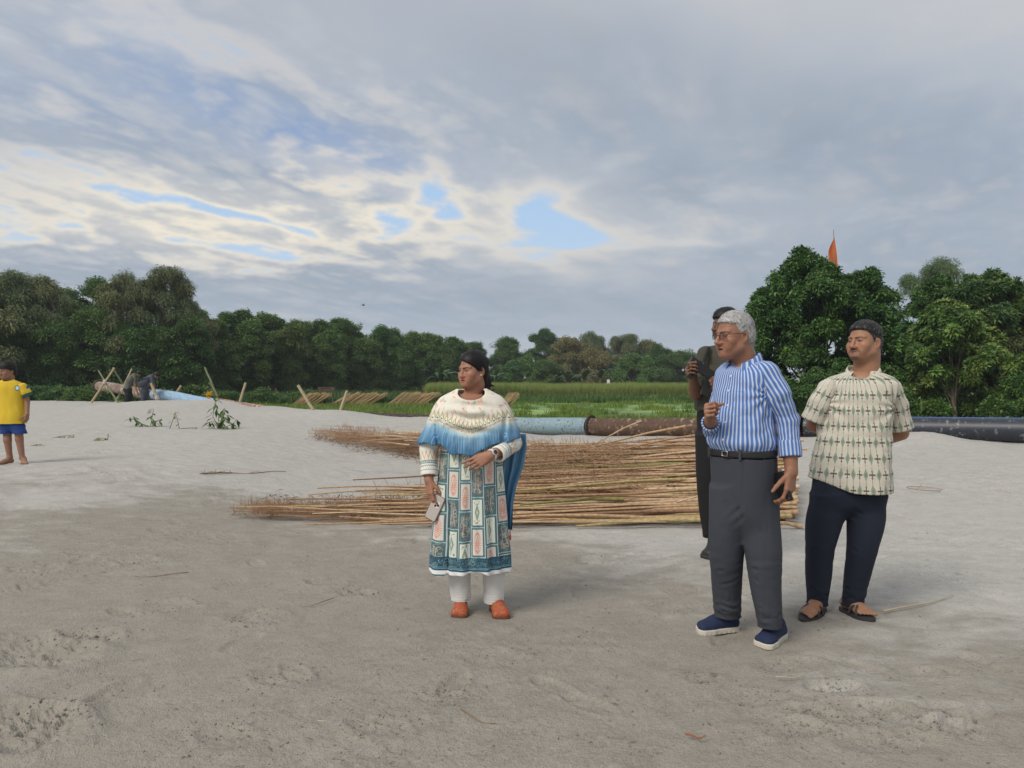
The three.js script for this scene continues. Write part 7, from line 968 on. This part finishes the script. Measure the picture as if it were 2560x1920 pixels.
// ---------------------------------------------------------------- the heap of cut jute stalks
{
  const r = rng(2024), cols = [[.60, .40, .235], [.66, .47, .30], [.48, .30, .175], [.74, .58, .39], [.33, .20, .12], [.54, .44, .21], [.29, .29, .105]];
  const mats = cols.map((c, i) => std(col(...c), .8, { map: barkTexture(i) }));
  function barkTexture(i) { return i ? barkTexture.t : (barkTexture.t = dataTex(64, 512, (u, v) => { const a = .9 + .22 * fbm(u * 6, v * 26, 3, 3) - .22 * S(.30, .45, n3(u * 3, v * 60, 5)); return [a, a * .99, a * .97]; })); }
  // a stalk: butt point, heading along the ground, length, thickness, lift of either end
  const stalk = (x, d, y, ang, L, R, up0, up1, bow, seed) => {
    const q = rng(seed), n = 9, pts = [], cs = Math.cos(ang), sn = Math.sin(ang);
    for (let i = 0; i <= n; i++) { const t = i / n, w = .055 * n3(t * 2.2, seed * .37, 2) * L * .6, s = bow * Math.sin(Math.PI * t); pts.push(V(x - cs * L * t + sn * (w + s), y + up0 * (1 - t) ** 2 + up1 * t * t + .036 * n3(t * 2.8, seed * .9, 7) * L * .5, -(d + sn * L * t + cs * (w + s)))); }
    return tube(pts, t => R * (1 - .72 * t) * (1 + .25 * Math.exp(-t * 20)) + .0012, 6);
  };
  const twigs = (x, d, y, ang, L, n, gs, seed) => { const q = rng(seed); for (let k = 0; k < n; k++) { const t = .62 + .38 * q(), px = x - Math.cos(ang) * L * t, pd = d + Math.sin(ang) * L * t, l = .05 + .10 * q(), e = V(px + (q() - .6) * l * .8, y + l * (.35 + .6 * q()), -(pd + (q() - .5) * l)); gs.push(tube([V(px, y, -pd), V(mix(px, e.x, .5), mix(y, e.y, .6), mix(-pd, e.z, .4)), e], [.0028, .002, .0012], 3)); if (q() < .6) gs.push(tube([V(mix(px, e.x, .6), mix(y, e.y, .65), mix(-pd, e.z, .6)), e.clone().add(V((q() - .5) * .03, .02 * q(), (q() - .5) * .03))], [.0018, .001], 3)); } };
  const G = 'jute stalks in the heap behind the woman', single = [], rest = [], tw = [];
  const label = 'dry tan jute stalk lying in the long heap behind the woman';
  const put = (x, d, y, ang, L, R, up0, up1, bow, mi, own) => { const seed = single.length * 13 + rest.length * 7 + 5; if (own) single.push([stalk(x, d, y, ang, L, R, up0, up1, bow, seed), mi, V(x, 0, -d), own === true ? null : own]); else rest.push(stalk(x, d, y, ang, L, R, up0, up1, bow, seed)); };
  // front row: butts at the right, tips at the left; heap() is its height
  const layer = (n, f, ownTop) => { for (let k = 0; k < n; k++) f(k / n, k >= n - ownTop); };
  const L3 = ['dry tan jute stalk in the front row of the heap behind the woman', 'dry brown jute stalk in the tangled middle of the heap', 'dry jute stalk in the back row of the heap before the pipe'];
  const pick = () => { const v = r(); return v < .28 ? 0 : v < .48 ? 1 : v < .66 ? 2 : v < .78 ? 3 : v < .88 ? 4 : v < .95 ? 5 : 6; };
  const gau = () => (r() + r() + r() - 1.5) / 1.5;
  layer(160, (t, own) => { const d = 6.85 + 1.35 * r(), top = .06 + .24 * S(6.8, 8.0, d), y = land(.8, d) + .014 + top * (own ? .35 + .8 * Math.sqrt(r()) : r() * .6), x = .388 * d - .22 * r() - (r() < .35 ? 1.1 * r() : 0) - (r() < .3 ? 1.3 * r() : 0), L = Math.min(2.9 + 1.6 * r() * r(), x + 2.5 + .3 * r()), an = -.02 + gau() * .13 - .03 * (d - 7.4) + (own && r() < .15 ? gau() * .4 : 0); put(x, d, y, an, L, .0125 + .0105 * r(), .06 * r() * r(), -top * .35 * r(), gau() * .16, pick(), own && L3[0]); if (r() < .3) twigs(x, d, y, an, L, 6, tw, Math.floor(r() * 9e5)); }, 115);
  // middle row, its tips a tangle of dry side twigs behind the woman
  layer(120, (t, own) => { const d = 8.0 + 1.0 * r(), top = .32 + .18 * S(8, 9, d), y = land(.8, d) + .014 + top * (own ? .4 + .75 * Math.sqrt(r()) : r() * .6), x = .385 * d - .4 * r() - (r() < .35 ? 1.3 * r() : 0), L = Math.min(2.3 + 1.3 * r(), x + .55 + (r() < .1 ? .5 : 0)), an = .05 + gau() * .26 + (own && r() < .25 ? gau() * .6 : 0); put(x, d, y, an, L, .0085 + .009 * r(), .18 * r() * r(), -.1 * r(), gau() * .22, pick(), own && L3[1]); twigs(x, d, y, an, L, 14, tw, Math.floor(r() * 9e5)); }, 85);
  // back row, running away to the left
  layer(140, (t, own) => { const u = r(), bx = 3.35 - 5.2 * u * (r() < .55 ? 1 : .25), along = clamp((2.3 - bx) / 6.3, 0, 1), d = 8.9 + along * 6.3 + (r() - .5) * 1.1, top = .50 * (1 - along * .68), y = land(bx, d) + .014 + top * (own ? .6 + .45 * Math.sqrt(r()) : r() * .75), L = 2.1 + 1.1 * r(), ang = .66 * S(0, .35, along) + .18 + gau() * .26; put(bx, d, y, ang, L, .0085 + .011 * r() * r(), (along < .1 ? .28 : .04) * r() * r(), -top * .5, gau() * .22, pick() % 5, own && L3[2]); twigs(bx, d, y - top * .2, ang, L, 14, tw, Math.floor(r() * 9e5)); }, 85);
  // loose curling twigs thrown over the tangle
  for (let q = 0; q < 380; q++) { const x = mix(-.3, 1.5, r()) + (r() < .25 ? .6 * r() : 0), d = mix(7.35, 8.9, r()), y = land(x, d) + .10 + .40 * S(6.9, 9, d) + .07 * r(), a = gau() * 1.4, l = .10 + .35 * r(), c = V(-Math.cos(a) * l, (r() - .4) * .14, Math.sin(a) * l), m = c.clone().multiplyScalar(.5).add(V((r() - .5) * .08, .03 + .08 * r(), (r() - .5) * .08)); tw.push(tube([V(x, y, -d), V(x + m.x, y + m.y, -d + m.z), V(x + c.x, y + c.y, -d + c.z)], [.0035, .0028, .0014], 3)); }
  // a few that stand out
  const own = (a, b, R, mi, text) => { const L = Math.hypot(b.x - a.x, b.z - a.z), ang = Math.atan2(-(b.z - a.z), -(b.x - a.x)); single.push([tube([a, a.clone().lerp(b, .33).add(V(0, .02, 0)), a.clone().lerp(b, .66).add(V(0, .012, 0)), b], t => R * (1 - .55 * t), 7), mi, a.clone().setY(0), text]); };
  own(P(1712, 1066, 8.7), P(1440, 1128, 8.75), .017, 0, 'thick stalk end poking up highest from the heap beside the guard');
  own(P(1604, 1052, 9.2), P(1470, 1120, 9.2), .012, 1, 'thin stalk angled up across the brown pipe flange');
  own(P(1742, 1088, 8.6), P(1520, 1132, 8.7), .016, 2, 'knobbly stalk slanting up towards the guard\'s leg');
  own(P(1560, 1248, 7.15), P(1300, 1262, 7.1), .021, 6, 'thick green stalk lying on top at the middle of the heap');
  own(P(1755, 1300, 6.72), P(1440, 1316, 6.72), .021, 5, 'greenish stalk at the front foot of the heap');
  own(P(1420, 1192, 8.0), P(1376, 1250, 7.6), .007, 3, 'thin pale stick lying slantwise over the heap');
  own(P(1795, 1235, 7.1), P(1690, 1256, 7.1), .012, 3, 'split white stalk end by the guard\'s trousers');
  own(P(2006, 1318, 6.70), P(1900, 1306, 6.75), .022, 0, 'stalk butt jutting out between the two men');
  own(P(590, 1290, 7.45), P(1000, 1290, 7.25), .008, 5, 'long yellow-green stalk at the left tip of the heap');
  own(P(860, 1300, 7.1), P(1085, 1262, 7.3), .008, 1, 'thin stalk crossing the others near the woman\'s phone');
  for (const [g, mi, b, text] of single) solo('jute_stalk', g.translate(-b.x, 0, -b.z), mats[mi], b, text || label, 'stalk', G);
  solo('jute_stalk_litter', mergeGeometries(rest), mats[4], null, 'under layers of stalks in the heap, coloured darker as painted shade', 'stalks', null, 'stuff');  // under layers take the darkest brown, painting the shadows between the stalks
  // dry twig ends: fine spiky tips along the left of the rows
  const tip = (x0, x1, dA, dB, n, hgt) => { for (let q = 0; q < n; q++) { const t = r(), x = mix(x0, x1, t), d = mix(dA, dB, t) + (r() - .5) * .45, y = land(x, d) + .01 + hgt * r(), l = .3 + .5 * r(), a = .1 * (r() - .5); tw.push(tube([V(x + l, y, -d), V(x, y + .02 * r(), -d - l * a)], [.004, .0015], 3)); const m = 3 + Math.floor(r() * 4); for (let e = 0; e < m; e++) { const s = r() * l, h = .04 + .08 * r(); tw.push(tube([V(x + s, y, -d), V(x + s - .02 * r(), y + h * .6, -d + (r() - .5) * .03), V(x + s - .015 + .02 * r(), y + h, -d + (r() - .5) * .05)], [.0026, .002, .0011], 3)); } } };
  tip(-2.75, -.5, 7.3, 7.2, 260, .07); tip(-2.0, .0, 7.5, 7.6, 200, .12); tip(-1.0, .3, 8.8, 8.3, 160, .2); tip(-4.0, -1.2, 14.4, 12.2, 230, .16); tip(-3.8, -.6, 14.6, 11.6, 150, .3); tip(.0, 1.7, 8.6, 8.3, 160, .32);
  const tm = std(col(.40, .25, .145), .9); solo('dry_twig_litter', mergeGeometries(tw.map(g => { g.deleteAttribute('uv'); return g; })), tm, null, 'fine dry side twigs bristling from the stalk heap', 'twigs', null, 'stuff');
  // brown leaf trash under the tips
  const lf = []; for (let q = 0; q < 1500; q++) { const t = r(), w = r(), [x, d] = w < .5 ? [mix(-2.7, 2.4, t), 7.0 + 1.3 * r() * (1 - .3 * t)] : [mix(-3.9, 2, t), mix(14.4, 8.8, t) + (r() - .5) * .8], y = land(x, d) + .012 + .06 * r(), dir = rv(r); dir.y *= .3; dir.normalize(); lf.push([V(x, y, -d), dir, V(-dir.z, (r() - .5) * .6, dir.x).normalize(), .05 + .07 * r(), .012 + .012 * r(), .1]); }
  solo('dry_leaf_litter', leafGeo(lf), std(col(.17, .11, .065), .95, { side: THREE.DoubleSide }), null, 'brown leaf trash between the stalk tips', 'leaf litter', null, 'stuff');
}
// ---------------------------------------------------------------- weeds, twigs and straws lying on the sand
{
  const r = rng(515), green = leafMat(col(.10, .17, .045), .6, .3), pale = leafMat(col(.24, .25, .10), .7, .3), stem = std(col(.14, .17, .06), .8), dry = std(col(.26, .17, .10), .9), straw = std(col(.50, .43, .28), .9), yellow = leafMat(col(.72, .38, .03), .6, .3);
  const at = (px, py) => { const [x, d] = onGround(px, py); return V(x, land(x, d), -d); };
  const leafMesh = (L, Wd) => leafGeo([[V(0, 0, 0), V(0, .25, 1).normalize(), V(1, 0, 0), L, Wd, .35]]);
  const LG = [leafMesh(.16, .05), leafMesh(.22, .055), leafMesh(.12, .06)];
  function weed(base, stems, label, mat = green) {
    const t = thing('green_weed', label, 'weed', base, 'weeds growing through the sand');
    for (const s of stems) { const pts = s.map(p => V(...p)); part(t, 'stem', tube(pts, q => .009 * (1 - .6 * q), 5), stem); const n = pts.length; const nl = Math.round(s.leaves * 1.5); for (let k = 0; k < nl; k++) { const u = .15 + .85 * (k + 1) / nl, f = u * (n - 1), i = Math.min(n - 2, Math.floor(f)), p = pts[i].clone().lerp(pts[i + 1], f - i), m = part(t, 'leaf', LG[Math.floor(r() * 3)], mat); m.position.copy(p); m.rotation.set(.3 + .6 * r(), 0, 0); m.rotation.order = 'YXZ'; m.rotation.y = r() * 6.28; m.scale.setScalar(s.big || 1); } }
    return t;
  }
  const st = (pts, leaves, big) => { pts.leaves = leaves; pts.big = big; return pts; };
  let b = at(548, 1072), u = 17.2 / F * 1;
  { const d = -b.z, m = d / F; const h = weed(b, [st([[0, 0, 0], [-.02, 30 * m, 0], [-.06, 60 * m, .02], [-.02 - 10 * m, 95 * m, 0]], 5, 1.25), st([[0, 0, 0], [12 * m, 30 * m, .05], [16 * m, 52 * m, .05]], 8, 1.5), st([[.0, 0, 0], [-14 * m, 30 * m, .04], [-10 * m, 70 * m, 0], [-24 * m, 118 * m, 0]], 7, 1.1), st([[.05, 0, 0], [34 * m, 12 * m, 0], [44 * m, 24 * m, 0]], 6, 1.2), st([[0, 0, .05], [22 * m, 22 * m, .2], [30 * m, 34 * m, .2]], 6, 1.4), st([[-.02, 0, 0], [-10 * m, 20 * m, .1], [-30 * m, 14 * m, .15]], 6, 1.2)], 'tall leafy weed with a yellow flower at the foot of the leaning bamboo'); for (let k = 0; k < 5; k++) { const p = part(h, 'flower_petal', LG[2], yellow); p.position.set(-24 * m + .03 * (k - 2), 92 * m - .03 * k, .03); p.rotation.set(1.9, k * 1.2, 0); p.scale.setScalar(1.1); } }
  b = at(376, 1067); { const m = -b.z / F; weed(b, [st([[0, 0, 0], [4 * m, 25 * m, 0], [8 * m, 46 * m, 0]], 6, 1.1), st([[0, 0, 0], [-30 * m, 10 * m, 0], [-44 * m, 28 * m, 0]], 5, 1.1), st([[-.1, 0, 0], [-34 * m, 16 * m, 0], [-46 * m, 24 * m, .1]], 3, 1), st([[.02, 0, 0], [14 * m, 14 * m, 0], [28 * m, 20 * m, 0]], 4, 1.1)], 'small wilting weed with a bare upright stalk left of the tall weed'); }
  b = at(432, 1072); { const m = -b.z / F; weed(b, [st([[-8 * m, 0, 0], [0, 22 * m, 0], [6 * m, 42 * m, 0]], 2, .8), st([[16 * m, 0, 0], [12 * m, 20 * m, 0], [6 * m, 41 * m, 0]], 3, .8), st([[10 * m, 0, 0], [40 * m, 2 * m, 0], [62 * m, 3 * m, 0]], 5, 1.1)], 'wigwam of thin bent weed stems between the two leafier weeds', pale); }
  b = at(244, 1102); { const m = -b.z / F; weed(b, [st([[-12 * m, 0, 0], [2 * m, 7 * m, 0], [24 * m, 6 * m, 0]], 7, .8), st([[24 * m, 2 * m, 0], [27 * m, 18 * m, 0]], 2, .5)], 'flattened pale weed lying on the sand right of the boy', pale); }
  b = at(150, 1096); { const m = -b.z / F; weed(b, [st([[-22 * m, 0, 0], [0, 5 * m, 0], [38 * m, 9 * m, 0]], 7, .8)], 'pale green strap leaf lying on the slope beside the boy', pale); }
  b = at(88, 1116); { const m = -b.z / F; weed(b, [st([[-14 * m, 0, 0], [0, 4 * m, 0], [18 * m, 5 * m, 0]], 7, .7)], 'yellowing leaf scrap near the boy\'s shins', leafMat(col(.45, .42, .12), .7, .3)); }
  // a dry branch
  { const a = at(498, 1188), e = at(716, 1182), t = thing('dry_branch', 'long dry brown twig lying on the sand left of the woman', 'branch', a), p = q => a.clone().lerp(e, q).sub(a).add(V(0, .014 + .01 * Math.sin(q * 9), .02 * Math.sin(q * 14))); const pts = []; for (let k = 0; k <= 16; k++) pts.push(p(k / 16)); part(t, 'stem', tube(pts, q => .008 * (1 - .7 * q) + .002, 5), dry); for (let k = 0; k < 12; k++) { const q = .05 + .75 * r() * r(), c = p(q), l = .02 + .05 * r() * r(), sx = (r() - .4) * .16; part(t, 'side_twig', tube([c, c.clone().add(V(sx * .5, l * .7, .06 * (r() - .5))), c.clone().add(V(sx, l * (.4 + .6 * r()), .1 * (r() - .5)))], [.004, .003, .0015], 4), dry); } }
  { const a = at(2300, 1228), pts = [], t = thing('bent_straw', 'bent brown straw loop lying on the bright sand at right', 'straw', a); for (let k = 0; k <= 20; k++) { const u = k / 20, q = u * 6.0; pts.push(V(.16 * Math.cos(q + .4) * (1 + .3 * u) + .05, .015 + .02 * Math.sin(u * 3), .15 * Math.sin(q + .4))); } part(t, 'stem', tube(pts, q => .0055 * (1 - .5 * q), 5), std(col(.30, .21, .13), .9)); part(t, 'spur', tube([V(-.05, .015, .02), V(.02, .06, -.02), V(.06, .08, -.06)], [.004, .003, .002], 4), dry); }
  const lay = (p0, p1, R, mat, label, bow = .02) => { const a = at(...p0), e = at(...p1), pts = []; for (let k = 0; k <= 12; k++) { const q = k / 12, c = a.clone().lerp(e, q).sub(a); pts.push(c.add(V(0, .008 + .004 * Math.sin(q * 7) + R, bow * Math.sin(q * 3.1)))); } solo('loose_straw', tube(pts, q => R * (1 - .5 * q), 5), mat, a, label, 'straw', 'loose straws on the sand'); };
  lay([2210, 1535], [2385, 1494], .006, straw, 'long pale straw on the sand right of the sandals');
  lay([1012, 1320], [1080, 1318], .007, straw, 'pale straw lying just left of the tunic hem');
  lay([790, 1812], [880, 1780], .003, straw, 'thin pale straw low in the front at centre-left', .05);
  lay([1150, 1780], [1240, 1818], .003, dry, 'thin reddish stem low in the front at centre', .03);
  lay([835, 1500], [745, 1520], .003, dry, 'curved thin stem on the damp sand left of the woman', .06);
  lay([1715, 1845], [1765, 1850], .005, std(col(.32, .13, .07), .9), 'short red-brown stem low in front of the grey-haired man');
  lay([2060, 1320], [2030, 1330], .006, straw, 'small pale chip beside the printed-shirt man\'s leg');
  lay([470, 1435], [330, 1445], .003, dry, 'faint reddish stem on the sand at left', .04);
  lay([1940, 1700], [2010, 1690], .003, straw, 'tiny straw in front of the blue shoes', .03);
  // chaff: added dark slivers, standing mostly for the small shadows of scuffs
  { const lf = []; for (let q = 0; q < 1100; q++) { const d = 2.3 + 16 * Math.pow(r(), 1.6), x = (r() * 2 - 1) * .76 * d; if (sandy(x, d) < .9) continue; const y = land(x, d) + relief(x, d) + .003, a = r() * 6.28, dir = V(Math.cos(a), .12 * (r() - .3), Math.sin(a)).normalize(); lf.push([V(x, y, -d), dir, V(-dir.z, .2, dir.x).normalize(), .012 + .05 * r() * r(), .003 + .006 * r() * r(), .02]); } solo('scuff_shadow_flecks', leafGeo(lf), std(col(.13, .10, .075), .95, { side: THREE.DoubleSide }), null, 'added dark slivers on the sand standing mostly for small scuff shadows', 'flecks', null, 'stuff'); }
  // clods of damp sand kicked up in the scrapes, and grit
  const cl = [], icos = [0, 1, 2].map(i => { const g = new THREE.IcosahedronGeometry(1, 1), p = g.attributes.position; for (let k = 0; k < p.count; k++) { const v = V(p.getX(k), p.getY(k), p.getZ(k)), s = 1 + .5 * n3(v.x * 1.3 + i * 5, v.y * 1.3, v.z * 1.3); p.setXYZ(k, v.x * s, v.y * s * .75, v.z * s); } g.computeVertexNormals(); return g; });
  const n = 2700, m4 = new THREE.Matrix4(), c3 = new THREE.Color();
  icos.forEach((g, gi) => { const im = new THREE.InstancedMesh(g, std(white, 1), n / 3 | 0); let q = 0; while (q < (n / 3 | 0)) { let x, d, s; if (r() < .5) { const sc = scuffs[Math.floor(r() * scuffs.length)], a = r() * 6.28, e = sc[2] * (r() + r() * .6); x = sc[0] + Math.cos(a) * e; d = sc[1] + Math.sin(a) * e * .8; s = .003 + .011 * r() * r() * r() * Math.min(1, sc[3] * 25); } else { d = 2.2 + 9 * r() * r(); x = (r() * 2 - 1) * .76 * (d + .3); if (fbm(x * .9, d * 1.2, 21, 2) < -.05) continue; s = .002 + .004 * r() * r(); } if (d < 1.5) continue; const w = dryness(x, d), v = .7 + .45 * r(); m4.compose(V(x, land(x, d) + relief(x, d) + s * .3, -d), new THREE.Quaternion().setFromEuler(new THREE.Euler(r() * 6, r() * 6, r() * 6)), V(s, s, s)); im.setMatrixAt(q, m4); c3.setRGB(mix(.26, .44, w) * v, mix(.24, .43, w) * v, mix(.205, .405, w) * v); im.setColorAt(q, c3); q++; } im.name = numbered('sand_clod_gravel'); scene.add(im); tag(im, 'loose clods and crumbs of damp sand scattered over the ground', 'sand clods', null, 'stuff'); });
}
scene.traverse(o => { if (o.isMesh) { o.castShadow = true; o.receiveShadow = true; } });
renderer.render(scene, camera);
